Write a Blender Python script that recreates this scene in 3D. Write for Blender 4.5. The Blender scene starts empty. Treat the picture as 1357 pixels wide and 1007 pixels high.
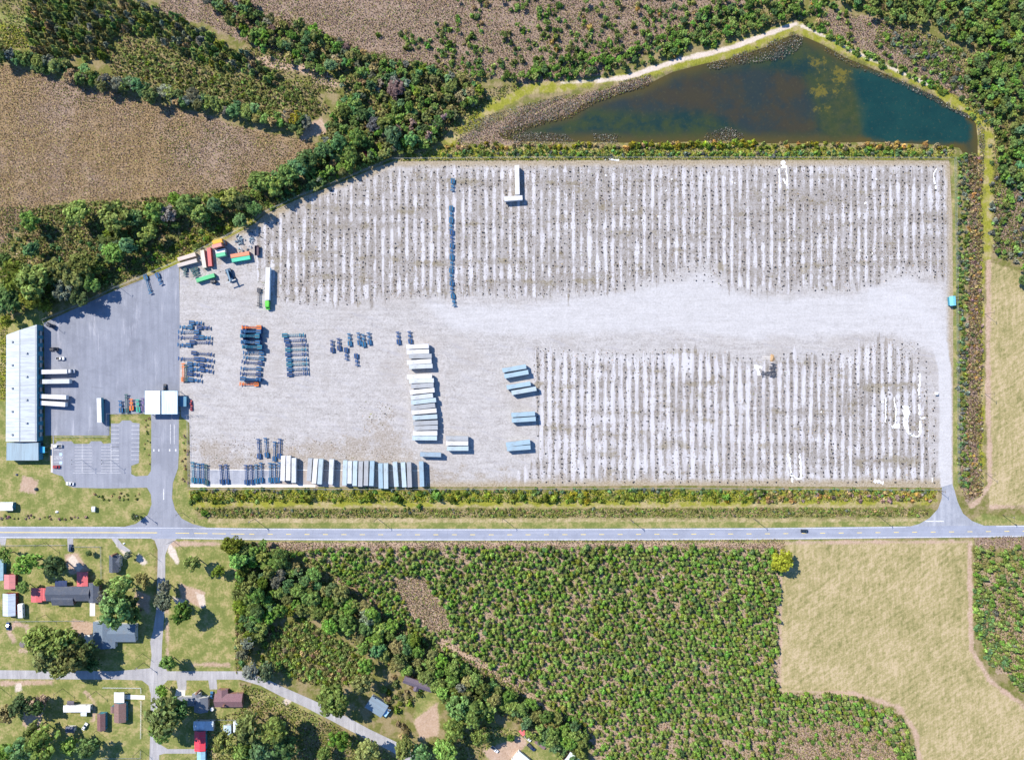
import bpy, math, random
import numpy as np

# ------------------------------------------------------------------ camera, sky, sun, exposure
scene = bpy.context.scene
COL = scene.collection
S = 0.5            # metres on the ground per photo pixel
H = 452.0          # camera height above the ground
CX, CY = 678.5, 503.5

cam_data = bpy.data.cameras.new("camera")
cam_data.sensor_fit = 'HORIZONTAL'
cam_data.sensor_width = 36.0
cam_data.lens = 18.0 / (339.25 / H)
cam_data.clip_start = 1.0
cam_data.clip_end = 12000.0
cam = bpy.data.objects.new("camera", cam_data)
cam.location = (0, 0, H)
COL.objects.link(cam)
scene.camera = cam

SUN_ELEV = math.radians(42)
SUN_DIR = (-0.786, 0.618)                # towards the sun, on the ground plane
world = bpy.data.worlds.new("World")
scene.world = world
world.use_nodes = True
wt = world.node_tree
wt.nodes.clear()
sky = wt.nodes.new('ShaderNodeTexSky')
sky.sky_type = 'NISHITA'
sky.sun_disc = False
sky.sun_elevation = SUN_ELEV
sky.sun_rotation = math.atan2(SUN_DIR[0], SUN_DIR[1])
sky.air_density = 1.0
sky.dust_density = 0.0
sky.ozone_density = 10.0
bg = wt.nodes.new('ShaderNodeBackground')
bg.inputs['Strength'].default_value = 0.125
wo = wt.nodes.new('ShaderNodeOutputWorld')
wt.links.new(sky.outputs[0], bg.inputs['Color'])
wt.links.new(bg.outputs[0], wo.inputs['Surface'])

sun_data = bpy.data.lights.new("sun", 'SUN')
sun_data.energy = 4.6
sun_data.angle = math.radians(0.5)
sun_data.color = (1.0, 0.935, 0.83)
sun = bpy.data.objects.new("sun", sun_data)
sx, sy = SUN_DIR
from mathutils import Vector
sv = Vector((sx * math.cos(SUN_ELEV), sy * math.cos(SUN_ELEV), math.sin(SUN_ELEV)))
sun.rotation_euler = sv.to_track_quat('Z', 'Y').to_euler()
sun.location = (-300, 240, 400)
COL.objects.link(sun)

vs = scene.view_settings
vs.view_transform = 'Standard'
vs.look = 'None'
vs.exposure = 0.72
vs.gamma = 1.0
scene.cycles.max_bounces = 4
scene.cycles.diffuse_bounces = 2
scene.cycles.glossy_bounces = 2

# ------------------------------------------------------------------ helpers
def P(px, py, h=0.0):
    """plan position of the point at height h that the survey photograph shows at (px, py)"""
    k = (H - h) / H
    return ((px - CX) * S * k, (CY - py) * S * k)

def PP(lst, h=0.0):
    return [P(a, b, h) for a, b in lst]

class MB:
    def __init__(self):
        self.v, self.f = [], []
    def add(self, vs_, fs_):
        n = len(self.v)
        self.v += [tuple(p) for p in vs_]
        self.f += [tuple(i + n for i in q) for q in fs_]
        return self
    def box(self, x0, x1, y0, y1, z0, z1, rz=0.0, at=(0, 0)):
        c, s = math.cos(rz), math.sin(rz)
        pts = []
        for z in (z0, z1):
            for (x, y) in ((x0, y0), (x1, y0), (x1, y1), (x0, y1)):
                pts.append((at[0] + c * x - s * y, at[1] + s * x + c * y, z))
        return self.add(pts, [(3, 2, 1, 0), (4, 5, 6, 7), (0, 1, 5, 4), (1, 2, 6, 5), (2, 3, 7, 6), (3, 0, 4, 7)])
    def cyl(self, p0, p1, r0, r1=None, n=10):
        r1 = r0 if r1 is None else r1
        a, b = Vector(p0), Vector(p1)
        d = (b - a).normalized()
        u = d.cross(Vector((0, 0, 1)) if abs(d.z) < 0.9 else Vector((1, 0, 0))).normalized()
        w = d.cross(u)
        pts = []
        for (c, r) in ((a, r0), (b, r1)):
            for i in range(n):
                t = 2 * math.pi * i / n
                pts.append(c + (u * math.cos(t) + w * math.sin(t)) * r)
        fs_ = [(i, (i + 1) % n, n + (i + 1) % n, n + i) for i in range(n)]
        fs_ += [tuple(range(n - 1, -1, -1)), tuple(range(n, 2 * n))]
        return self.add(pts, fs_)
    def prism(self, prof, y0, y1, axis='y'):
        """profile of (x, z) points extruded along y (or (y, z) along x)"""
        n = len(prof)
        pts = []
        for t in (y0, y1):
            for (a, z) in prof:
                pts.append((a, t, z) if axis == 'y' else (t, a, z))
        fs_ = [(i, (i + 1) % n, n + (i + 1) % n, n + i) for i in range(n)]
        fs_ += [tuple(range(n - 1, -1, -1)), tuple(range(n, 2 * n))]
        return self.add(pts, fs_)
    def poly(self, pts, z0, z1):
        """plan polygon extruded in z"""
        n = len(pts)
        vv = [(x, y, z0) for x, y in pts] + [(x, y, z1) for x, y in pts]
        fs_ = [(i, (i + 1) % n, n + (i + 1) % n, n + i) for i in range(n)]
        fs_ += [tuple(range(n - 1, -1, -1)), tuple(range(n, 2 * n))]
        return self.add(vv, fs_)
    def build(self, name, mat, parent=None, smooth=False):
        me = bpy.data.meshes.new(name)
        me.from_pydata(self.v, [], self.f)
        import bmesh
        bm = bmesh.new(); bm.from_mesh(me)
        bmesh.ops.recalc_face_normals(bm, faces=bm.faces)
        bm.to_mesh(me); bm.free()
        if smooth:
            me.shade_smooth()
        me.materials.append(mat)
        o = bpy.data.objects.new(name, me)
        COL.objects.link(o)
        if parent:
            o.parent = parent
        return o

def tag(o, label=None, cat=None, group=None, kind=None):
    if label: o['label'] = label
    if cat: o['category'] = cat
    if group: o['group'] = group
    if kind: o['kind'] = kind
    return o

def empty(name, loc, rz=0.0):
    o = bpy.data.objects.new(name, None)
    o.empty_display_size = 0.5
    o.location = loc
    o.rotation_euler = (0, 0, rz)
    COL.objects.link(o)
    return o

def copy_tree(o, parent=None):
    c = o.copy()
    COL.objects.link(c)
    c.parent = parent
    for ch in KIDS.get(o.name, ()):
        copy_tree(ch, c)
    return c

KIDS = {}
def note_kids(root):
    KIDS[root.name] = list(root.children)
    for ch in root.children:
        note_kids(ch)

def tint(root, rules):
    """object colour for named parts"""
    for ch in root.children:
        stem = ch.name.split('.')[0]
        if stem in rules:
            ch.color = (*rules[stem], 1)
        tint(ch, rules)

def quick_mesh(name, verts, nper, mat, cols=None):
    """verts (N*nper,3): N separate polygons of nper corners"""
    n = len(verts)
    me = bpy.data.meshes.new(name)
    me.vertices.add(n)
    me.vertices.foreach_set('co', np.ascontiguousarray(verts, np.float32).ravel())
    nf = n // nper
    me.loops.add(n)
    me.loops.foreach_set('vertex_index', np.arange(n, dtype=np.int32))
    me.polygons.add(nf)
    me.polygons.foreach_set('loop_start', np.arange(0, n, nper, dtype=np.int32))
    me.polygons.foreach_set('loop_total', np.full(nf, nper, np.int32))
    me.update(calc_edges=True)
    if cols is not None:
        a = me.attributes.new('tone', 'FLOAT_COLOR', 'POINT')
        a.data.foreach_set('color', np.ascontiguousarray(cols, np.float32).ravel())
    me.materials.append(mat)
    return me

# ------------------------------------------------------------------ node helpers
class NT:
    def __init__(self, name):
        self.m = bpy.data.materials.new(name)
        self.m.use_nodes = True
        self.t = self.m.node_tree
        self.t.nodes.clear()
        self.out = self.t.nodes.new('ShaderNodeOutputMaterial')
        self.bsdf = self.t.nodes.new('ShaderNodeBsdfPrincipled')
        self.t.links.new(self.bsdf.outputs[0], self.out.inputs['Surface'])
        self.co = self.t.nodes.new('ShaderNodeTexCoord').outputs['Object']
    def n(self, typ, **kw):
        nd = self.t.nodes.new(typ)
        for k, v in kw.items():
            setattr(nd, k, v)
        return nd
    def put(self, sock, val):
        if isinstance(val, bpy.types.NodeSocket):
            self.t.links.new(val, sock)
        elif val is not None:
            if sock.type == 'RGBA' and len(val) == 3:
                val = (*val, 1)
            sock.default_value = val
    def scale(self, vec, s):
        nd = self.n('ShaderNodeMapping')
        self.put(nd.inputs['Vector'], vec)
        nd.inputs['Scale'].default_value = s
        return nd.outputs[0]
    def noise(self, scale, detail=3, rough=0.6, vec=None, dist=0.0):
        nd = self.n('ShaderNodeTexNoise')
        self.put(nd.inputs['Vector'], vec if vec is not None else self.co)
        nd.inputs['Scale'].default_value = scale
        nd.inputs['Detail'].default_value = detail
        nd.inputs['Roughness'].default_value = rough
        nd.inputs['Distortion'].default_value = dist
        return nd.outputs[0]
    def ramp(self, fac, stops, interp='LINEAR'):
        nd = self.n('ShaderNodeValToRGB')
        self.put(nd.inputs[0], fac)
        cr = nd.color_ramp
        cr.interpolation = interp
        while len(cr.elements) < len(stops):
            cr.elements.new(0.5)
        for e, (p, c) in zip(cr.elements, stops):
            e.position = p
            c = (c, c, c) if isinstance(c, (int, float)) else c
            e.color = (*c, 1)
        return nd.outputs[0]
    def mix(self, fac, a, b, blend='MIX'):
        nd = self.n('ShaderNodeMix', data_type='RGBA', blend_type=blend)
        self.put(nd.inputs[0], fac)
        self.put(nd.inputs[6], a)
        self.put(nd.inputs[7], b)
        return nd.outputs[2]
    def math(self, op, a, b=None, c=None, clamp=False):
        nd = self.n('ShaderNodeMath', operation=op, use_clamp=clamp)
        self.put(nd.inputs[0], a)
        if b is not None: self.put(nd.inputs[1], b)
        if c is not None: self.put(nd.inputs[2], c)
        return nd.outputs[0]
    def attr(self, name, out='Fac'):
        return self.n('ShaderNodeAttribute', attribute_name=name).outputs[out]
    def smooth(self, x, lo, hi):
        nd = self.n('ShaderNodeMapRange', interpolation_type='SMOOTHSTEP')
        self.put(nd.inputs[0], x)
        nd.inputs[1].default_value = lo
        nd.inputs[2].default_value = hi
        return nd.outputs[0]
    def bump(self, h, strength=0.5, dist=0.2):
        nd = self.n('ShaderNodeBump')
        nd.inputs['Strength'].default_value = strength
        nd.inputs['Distance'].default_value = dist
        self.put(nd.inputs['Height'], h)
        self.put(self.bsdf.inputs['Normal'], nd.outputs[0])
    def done(self, col, rough=0.8, metal=0.0, spec=0.3):
        self.put(self.bsdf.inputs['Base Color'], col)
        self.put(self.bsdf.inputs['Roughness'], rough)
        self.put(self.bsdf.inputs['Metallic'], metal)
        self.put(self.bsdf.inputs['Specular IOR Level'], spec)
        return self.m

# ------------------------------------------------------------------ polygons
def inside(poly, x, y):
    poly = np.asarray(poly, float)
    res = np.zeros(np.shape(x), bool)
    n = len(poly)
    for i in range(n):
        x0, y0 = poly[i]; x1, y1 = poly[(i + 1) % n]
        if y0 == y1: continue
        c = ((y0 > y) != (y1 > y)) & (x < (x1 - x0) * (y - y0) / (y1 - y0) + x0)
        res ^= c
    return res

def seg_dist(poly, x, y, closed=True):
    poly = np.asarray(poly, float)
    best = np.full(np.shape(x), 1e9); nx_ = np.array(x, float); ny_ = np.array(y, float)
    n = len(poly)
    for i in range(n if closed else n - 1):
        x0, y0 = poly[i]; x1, y1 = poly[(i + 1) % n]
        dx, dy = x1 - x0, y1 - y0
        L = dx * dx + dy * dy + 1e-9
        t = np.clip(((x - x0) * dx + (y - y0) * dy) / L, 0, 1)
        qx, qy = x0 + t * dx, y0 + t * dy
        d = np.hypot(x - qx, y - qy)
        m = d < best
        best = np.where(m, d, best); nx_ = np.where(m, qx, nx_); ny_ = np.where(m, qy, ny_)
    return best, nx_, ny_

def sdf(poly, x, y):
    d = seg_dist(poly, x, y)[0]
    return np.where(inside(poly, x, y), d, -d)

def sdf_any(polys, x, y):
    r = np.full(np.shape(x), -50.0)
    for p in polys:
        p = np.asarray(p)
        m = (x > p[:, 0].min() - 12) & (x < p[:, 0].max() + 12) & (y > p[:, 1].min() - 12) & (y < p[:, 1].max() + 12)
        if m.any():
            r[m] = np.maximum(r[m], sdf(p, x[m], y[m]))
    return np.clip(r, -12, 12)

def band(line, w):
    """polyline with half width w (number or list) -> polygon"""
    n = len(line)
    ws = [w] * n if isinstance(w, (int, float)) else w
    L, R = [], []
    for i in range(n):
        a = Vector(line[max(0, i - 1)]); b = Vector(line[min(n - 1, i + 1)])
        d = (b - a).normalized()
        nrm = Vector((-d.y, d.x))
        p = Vector(line[i])
        L.append(tuple(p + nrm * ws[i])); R.append(tuple(p - nrm * ws[i]))
    return L + R[::-1]

def grid_mesh(name, xs, ys, mat, keep=None, snap=None, z=0.0, attrs=None, zfun=None, kind='structure'):
    gx, gy = np.meshgrid(xs, ys)
    nx, ny = len(xs), len(ys)
    X, Y = gx.ravel(), gy.ravel()
    idx = np.arange(nx * ny).reshape(ny, nx)
    q = np.stack([idx[:-1, :-1], idx[:-1, 1:], idx[1:, 1:], idx[1:, :-1]], -1).reshape(-1, 4)
    if keep is not None:
        cx = X[q].mean(1); cy = Y[q].mean(1)
        q = q[inside(keep, cx, cy)]
        used, inv = np.unique(q, return_inverse=True)
        X, Y = X[used].copy(), Y[used].copy()
        q = inv.reshape(-1, 4)
        e = np.sort(np.concatenate([q[:, [0, 1]], q[:, [1, 2]], q[:, [2, 3]], q[:, [3, 0]]]), 1)
        ue, cnt = np.unique(e, axis=0, return_counts=True)
        bv = np.unique(ue[cnt == 1])
        d, qx, qy = seg_dist(keep, X[bv], Y[bv])
        X[bv], Y[bv] = qx, qy
    Z = np.full(X.shape, z)
    if zfun is not None:
        Z = Z + zfun(X, Y)
    me = bpy.data.meshes.new(name)
    me.vertices.add(len(X))
    me.vertices.foreach_set('co', np.stack([X, Y, Z], 1).astype(np.float32).ravel())
    me.loops.add(q.size)
    me.loops.foreach_set('vertex_index', q.astype(np.int32).ravel())
    me.polygons.add(len(q))
    me.polygons.foreach_set('loop_start', np.arange(0, q.size, 4, dtype=np.int32))
    me.polygons.foreach_set('loop_total', np.full(len(q), 4, np.int32))
    me.update(calc_edges=True)
    for k, fn in (attrs or {}).items():
        a = me.attributes.new(k, 'FLOAT', 'POINT')
        a.data.foreach_set('value', fn(X, Y).astype(np.float32))
    me.materials.append(mat)
    o = bpy.data.objects.new(name, me)
    COL.objects.link(o)
    tag(o, kind=kind)
    return o

def sheet(name, poly, z, mat):
    """thin flat sheet from a plan polygon"""
    me = bpy.data.meshes.new(name)
    p = list(poly)
    area = sum(p[i][0] * p[(i + 1) % len(p)][1] - p[(i + 1) % len(p)][0] * p[i][1] for i in range(len(p)))
    if area < 0: p = p[::-1]
    me.from_pydata([(x, y, z) for x, y in p], [], [tuple(range(len(p)))])
    me.materials.append(mat)
    o = bpy.data.objects.new(name, me)
    COL.objects.link(o)
    return tag(o, kind='structure')
# ------------------------------------------------------------------ ground zones (plan outlines, photo pixels)
Z_BROWN = [PP([(-40, 76), (0, 84), (30, 92), (70, 103), (120, 116), (170, 126), (230, 142), (290, 160), (350, 176), (395, 182),
               (425, 192), (405, 205), (380, 222), (330, 246), (290, 252), (235, 262), (170, 268), (110, 266), (62, 272), (30, 288), (14, 320), (-40, 330)])]
Z_HEATH = [PP([(345, -30), (1010, -30), (960, 30), (850, 75), (790, 100), (700, 112), (640, 100), (560, 90), (480, 70), (400, 35)]),
           PP([(1075, 8), (1180, 30), (1260, 75), (1290, 110), (1310, 150), (1290, 150), (1240, 110), (1160, 75), (1090, 40)]),
           PP([(1318, 260), (1380, 230), (1380, 350), (1318, 335)]),
           PP([(195, 20), (250, -30), (345, -30), (400, 40), (380, 75), (330, 60), (270, 30)]),
           PP([(310, 718), (1040, 714), (1040, 728), (310, 732)]),
           PP([(520, 768), (560, 764), (590, 810), (602, 836), (572, 836), (540, 808)]),
           PP([(1288, 712), (1380, 708), (1380, 728), (1300, 728)]),
           PP([(1060, 955), (1150, 945), (1200, 1000), (1200, 1040), (1000, 1040), (1020, 985)]),
           PP([(1283, 205), (1300, 205), (1300, 655), (1280, 665), (1270, 640), (1283, 500)]),
           PP([(600, 192), (640, 165), (690, 146), (760, 126), (830, 110), (862, 100), (862, 112), (790, 136), (757, 156), (700, 170), (680, 190)])]
Z_FLOOR = [PP([(400, 728), (1035, 725), (1032, 915), (1130, 925), (1190, 945), (1215, 1040), (800, 1040), (770, 960), (620, 880), (545, 840), (460, 780)]),
           PP([(1300, 760), (1380, 760), (1380, 930), (1320, 885), (1300, 820)])]
Z_LAWN = [PP([(-40, 712), (205, 712), (205, 1040), (-40, 1040)]), PP([(212, 712), (312, 712), (312, 890), (330, 940), (330, 1040), (205, 1040)]),
          PP([(-40, 425), (20, 425), (62, 400), (62, 610), (200, 645), (205, 690), (150, 700), (-40, 700)]),
          PP([(140, 545), (205, 545), (203, 640), (170, 640), (70, 585), (70, 575), (140, 575)]),
          PP([(236, 552), (250, 552), (246, 640), (262, 688), (1240, 686), (1240, 704), (235, 704), (225, 660)]),
          PP([(1290, 683), (1380, 683), (1380, 700), (1290, 700)]),
          PP([(330, 905), (430, 945), (420, 965), (330, 925)]), PP([(550, 915), (585, 920), (580, 975), (548, 960)]),
          PP([(650, 960), (780, 985), (770, 1040), (640, 1040)]), PP([(-10, 18), (40, 20), (62, 66), (0, 62)]),
          PP([(1262, 205), (1270, 205), (1272, 650), (1262, 650)]),
          PP([(225, 714), (1290, 714), (1290, 722), (225, 722)]), PP([(1144 + 10 * math.cos(t * .7), 775 + 9 * math.sin(t * .7)) for t in range(9)]), PP([(1172 + 4 * math.cos(t), 857 + 4 * math.sin(t)) for t in range(6)])]
Z_HAY = [PP([(390, 665.5), (1190, 665), (1190, 672), (390, 673)]), PP([(275, 687), (1238, 687), (1238, 691), (275, 692.5)]), PP([(1035, 719), (1284, 716), (1287, 860), (1310, 900), (1400, 970), (1400, 1060), (1222, 1060), (1212, 968), (1190, 937), (1130, 920), (1033, 918)]),
         PP([(1312, 348), (1345, 358), (1400, 380), (1400, 668), (1312, 672), (1308, 640)])]
Z_SCRUB = [PP([(250, 650), (1240, 650), (1240, 668), (255, 672)]), PP([(585, 196), (1265, 196), (1265, 210), (520, 214), (540, 205)]),
           PP([(620, 150), (700, 112), (800, 103), (860, 92), (960, 63), (1050, 28), (1080, 33), (1160, 78), (1300, 140), (1318, 180), (1314, 345), (1304, 345),
               (1305, 180), (1230, 118), (1120, 72), (1056, 44), (960, 80), (850, 103), (770, 118), (700, 125), (630, 165), (600, 195), (590, 190)]),
           PP([(1296, 200), (1304, 200), (1304, 660), (1296, 665)]), PP([(0, 30), (40, 40), (60, 66), (0, 62)]),
           PP([(250, 310), (330, 285), (338, 296), (240, 350), (190, 368), (210, 340)]),
           PP([(0, 425), (10, 425), (10, 530), (0, 530)])]
Z_DIRT = [band(PP([(535, 800), (560, 828), (590, 850)]), 1.0), band(PP([(585, 848), (620, 872), (660, 897), (700, 922), (740, 950), (790, 985), (830, 1008)]), 1.6),
          band(PP([(340, 705 + 16), (1030, 705 + 16)]), 1.2),
          PP([(85, 735), (102, 732), (118, 755), (92, 762)]), PP([(235, 770), (272, 785), (268, 806), (240, 792)]),
          PP([(180, 780), (200, 790), (197, 812), (178, 800)]), PP([(95, 820), (125, 825), (122, 845), (95, 842)]),
          PP([(30, 630), (52, 636), (48, 656), (26, 650)]), PP([(548, 955), (580, 930), (582, 975), (556, 980)]),
          PP([(30, 925), (60, 930), (52, 970), (30, 960)]), band(PP([(221, 790), (222, 870)]), 0.9),
          band(PP([(0, 905), (70, 904)]), 1.4), band(PP([(255, 880), (305, 881)]), 1.2),
          band(PP([(1310, 345), (1309, 500), (1312, 640), (1300, 660), (1285, 672)]), 1.5),
          band(PP([(1312, 672), (1400, 670)]), 1.2), band(PP([(1033, 720), (1033, 915), (1130, 919), (1190, 936), (1213, 968), (1222, 1030)]), 1.5),
          band(PP([(1285, 716), (1287, 860), (1310, 900), (1400, 968)]), 1.4), band(PP([(1035, 719), (1285, 717)]), 1.0),
          band(PP([(112, 915), (126, 932), (124, 955)]), 1.0), PP([(640, 995), (690, 975), (700, 985), (660, 1020)]),
          band(PP([(20, 850), (12, 838), (20, 825), (35, 830), (42, 845), (36, 862), (24, 862)]), 1.6),
          PP([(210, 717), (290, 718), (292, 723), (220, 724)]), PP([(285, 80), (400, 70), (450, 108), (445, 118), (395, 95)]),
          band(PP([(395, 178), (430, 165)]), 5)]
Z_SAND = [band(PP([(790, 108), (830, 103), (860, 93), (900, 80), (945, 70), (975, 62), (1005, 50), (1057, 31)]), 1.5),
          band(PP([(740, 110), (790, 108)]), 0.8), band(PP([(1060, 33), (1090, 47), (1130, 68), (1175, 88), (1235, 114)]), 0.9),
          PP([(88, 740), (97, 735), (110, 752), (104, 758)]), PP([(222, 718), (232, 728), (238, 745), (234, 747), (222, 732)]),
          PP([(258, 784), (270, 788), (272, 804), (266, 805)]), PP([(228, 790), (250, 797), (235, 802)]),
          PP([(374, 930), (384, 920), (389, 925), (380, 936)]), band(PP([(155, 722), (165, 732), (172, 735)]), 1.0),
          PP([(184, 733), (196, 745), (190, 750), (180, 742)]), band(PP([(24, 905), (25, 915)]), 2.0)]

def zattr(polys):
    return lambda x, y: sdf_any(polys, x, y) / 12.0

POND = PP([(660, 177), (690, 167), (722, 158), (758, 150), (772, 138), (800, 125), (830, 118), (862, 110), (890, 96), (935, 84),
           (975, 76), (1015, 62), (1050, 46), (1070, 50), (1092, 60), (1122, 77), (1157, 91), (1192, 106), (1230, 123), (1247, 131), (1262, 144),
           (1282, 150), (1294, 164), (1296, 185), (1296, 215), (1291, 245), (1286, 245), (1284, 215), (1272, 196), (1242, 192), (1157, 188),
           (1067, 190), (1017, 190), (980, 186), (930, 187), (855, 190), (790, 188), (740, 188), (690, 187), (666, 184)])

m = NT("ground")
co = m.co
fine = m.noise(0.75, 4, 0.7)
mid = m.noise(0.14, 5, 0.62)
big = m.noise(0.022, 4, 0.55)
wob = m.noise(0.10, 4, 0.65)
grain = m.noise(0.55, 2, 0.8)
def tone(fac, a, b, c):
    return m.ramp(fac, [(0.28, a), (0.5, b), (0.72, c)])
f1 = m.math('ADD', m.math('MULTIPLY', fine, 0.65), m.math('MULTIPLY', mid, 0.35))
f2 = m.math('ADD', m.math('MULTIPLY', fine, 0.35), m.math('MULTIPLY', big, 0.65))
f3 = m.math('ADD', m.math('MULTIPLY', fine, 0.4), m.math('MULTIPLY', mid, 0.6))
col = m.mix(m.smooth(mid, 0.42, 0.58), tone(f1, (0.085, 0.095, 0.022), (0.16, 0.16, 0.045), (0.22, 0.20, 0.075)), tone(f1, (0.14, 0.115, 0.05), (0.25, 0.20, 0.10), (0.33, 0.26, 0.16)))
def layer(col, name, c, amp=0.35, w=0.06):
    a = m.attr(name)
    x = m.math('ADD', a, m.math('MULTIPLY', m.math('SUBTRACT', wob, 0.5), amp * 2.6))
    x = m.math('ADD', x, m.math('MULTIPLY', m.math('SUBTRACT', fine, 0.5), amp * 0.9))
    return m.mix(m.smooth(x, -w * 1.6, w * 1.6), col, c)
heath = tone(f1, (0.155, 0.105, 0.07), (0.275, 0.20, 0.15), (0.39, 0.30, 0.24))
col = layer(col, 'heath', heath, 0.6)
brown = m.mix(m.smooth(big, 0.42, 0.62), tone(f1, (0.145, 0.10, 0.05), (0.265, 0.185, 0.10), (0.365, 0.27, 0.165)),
              tone(f1, (0.15, 0.105, 0.065), (0.275, 0.20, 0.145), (0.39, 0.30, 0.24)))
col = layer(col, 'brown', brown, 0.4)
floor = tone(f1, (0.18, 0.14, 0.06), (0.34, 0.25, 0.175), (0.46, 0.35, 0.29))
col = layer(col, 'floor', floor, 0.5)
lawn = m.mix(m.smooth(m.math('ADD', m.math('MULTIPLY', mid, 0.6), m.math('MULTIPLY', fine, 0.4)), 0.44, 0.62), tone(f3, (0.11, 0.14, 0.034), (0.185, 0.205, 0.06), (0.275, 0.265, 0.10)),
             tone(f3, (0.19, 0.19, 0.055), (0.31, 0.27, 0.11), (0.42, 0.33, 0.18)))
col = layer(col, 'lawn', lawn, 0.3)
# hay: mown in long faint diagonal and vertical passes
hv = m.noise(0.45, 5, 0.7, m.scale(co, (1.0, 0.25, 1)))
rot = m.n('ShaderNodeMapping'); m.put(rot.inputs['Vector'], co); rot.inputs['Rotation'].default_value = (0, 0, math.radians(55))
hd = m.noise(0.5, 5, 0.72, m.scale(rot.outputs[0], (1.0, 0.22, 1)))
hf = m.math('ADD', m.math('MULTIPLY', m.math('ADD', hv, hd), 0.28), m.math('ADD', m.math('MULTIPLY', fine, 0.24), m.math('MULTIPLY', m.noise(0.035, 5, 0.65), 0.20)))
hw = m.n('ShaderNodeTexWave', wave_type='BANDS', bands_direction='X'); m.put(hw.inputs['Vector'], rot.outputs[0]); hw.inputs['Scale'].default_value = 0.085; hw.inputs['Distortion'].default_value = 5.0; hw.inputs['Detail'].default_value = 3.0; hw.inputs['Detail Scale'].default_value = 0.6
hf = m.math('ADD', hf, m.math('MULTIPLY', m.math('SUBTRACT', hw.outputs['Fac'], 0.5), 0.016))
hay = m.ramp(hf, [(0.415, (0.19, 0.178, 0.07)), (0.462, (0.275, 0.24, 0.105)), (0.505, (0.35, 0.288, 0.145)), (0.56, (0.455, 0.36, 0.22))])
col = layer(col, 'hay', hay, 0.10, 0.03)
scrub = m.mix(m.smooth(mid, 0.46, 0.64), tone(f1, (0.14, 0.15, 0.02), (0.25, 0.25, 0.035), (0.36, 0.34, 0.07)), tone(f1, (0.20, 0.16, 0.06), (0.33, 0.27, 0.12), (0.45, 0.37, 0.22)))
col = layer(col, 'scrub', scrub, 0.3)
dirt = tone(f1, (0.30, 0.20, 0.13), (0.42, 0.30, 0.22), (0.55, 0.42, 0.34))
col = layer(col, 'dirt', dirt, 0.16, 0.05)
sand = tone(f1, (0.44, 0.36, 0.29), (0.57, 0.485, 0.415), (0.70, 0.61, 0.55))
col = layer(col, 'sand', sand, 0.12, 0.04)
m.bump(m.math('ADD', grain, m.math('MULTIPLY', fine, 0.8)), 0.6, 0.3)
GROUND_MAT = m.done(col, 0.95, spec=0.1)

def axis(lo, hi, step):
    a = list(np.arange(lo, hi + 0.01, step))
    out, d, e = [], step, hi
    while e < 5000:
        d *= 1.6; e += d; out.append(e)
    inn, d, e = [], step, lo
    while e > -5000:
        d *= 1.6; e -= d; inn.append(e)
    return np.array(inn[::-1] + a + out)

pond_np = np.array(POND)
def ground_z(x, y):
    d = np.full(x.shape, -50.0)
    mm = (np.abs(x) < 400) & (np.abs(y) < 300)
    d[mm] = sdf(pond_np, x[mm], y[mm])
    return -1.3 * np.clip((d + 1.5) / 5.0, 0, 1)

grid_mesh("ground", axis(-375, 375, 1.4), axis(-285, 285, 1.4), GROUND_MAT,
          attrs={'heath': zattr(Z_HEATH), 'brown': zattr(Z_BROWN), 'floor': zattr(Z_FLOOR), 'lawn': zattr(Z_LAWN), 'hay': zattr(Z_HAY),
                 'scrub': zattr(Z_SCRUB), 'dirt': zattr(Z_DIRT), 'sand': zattr(Z_SAND)}, zfun=ground_z)

# ------------------------------------------------------------------ pond
DEEP = PP([(1128, 92), (1150, 96), (1190, 106), (1228, 122), (1250, 138), (1282, 150), (1288, 170), (1284, 190), (1240, 190), (1160, 186), (1143, 178), (1141, 150), (1130, 115)])
ALGAE = PP([(1075, 72), (1092, 75), (1096, 92), (1118, 88), (1128, 96), (1122, 112), (1105, 108), (1098, 96), (1080, 84)])
ALGAE2 = PP([(1075, 112), (1102, 115), (1100, 128), (1086, 130), (1095, 142), (1080, 145), (1082, 130)])
BROWNISH = PP([(780, 140), (830, 125), (900, 100), (990, 90), (1060, 95), (1080, 140), (1085, 175), (1000, 182), (940, 150), (860, 150)])
m = NT("pond_water")
wob = m.noise(0.06, 5, 0.65); fine = m.noise(0.5, 4, 0.7)
base = m.mix(m.smooth(wob, 0.38, 0.62), (0.012, 0.032, 0.028), (0.036, 0.050, 0.016))
def wl(col, name, c, amp=0.5, w=0.12, k=1.0):
    a = m.math('ADD', m.attr(name), m.math('MULTIPLY', m.math('SUBTRACT', wob, 0.5), amp))
    return m.mix(m.math('MULTIPLY', m.smooth(a, -w, w), k), col, c)
col = wl(base, 'brownish', m.mix(m.smooth(m.noise(0.035, 5, .65), 0.4, 0.6), (0.044, 0.036, 0.020), (0.024, 0.033, 0.032)), 1.6, 0.4, 0.9)
x = m.math('ADD', m.attr('shore'), m.math('MULTIPLY', m.math('SUBTRACT', wob, 0.5), 0.9))
col = m.mix(m.smooth(x, 0.75, -0.05), col, (0.075, 0.058, 0.014))
col = wl(col, 'deep', m.mix(m.smooth(wob, 0.35, 0.65), (0.007, 0.036, 0.034), (0.010, 0.046, 0.040)), 1.1, 0.22)
col = wl(col, 'olive', m.mix(m.smooth(m.noise(0.2, 5, 0.7), 0.4, 0.6), (0.034, 0.048, 0.016), (0.055, 0.060, 0.018)), 2.2, 0.6, 0.6)
al = m.smooth(m.math('ADD', m.attr('algae'), m.math('MULTIPLY', m.math('SUBTRACT', m.noise(0.16, 6, 0.75), 0.5), 4.2)), -0.05, 0.5)
col = m.mix(m.math('MULTIPLY', al, 0.6), col, (0.19, 0.15, 0.016))
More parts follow.
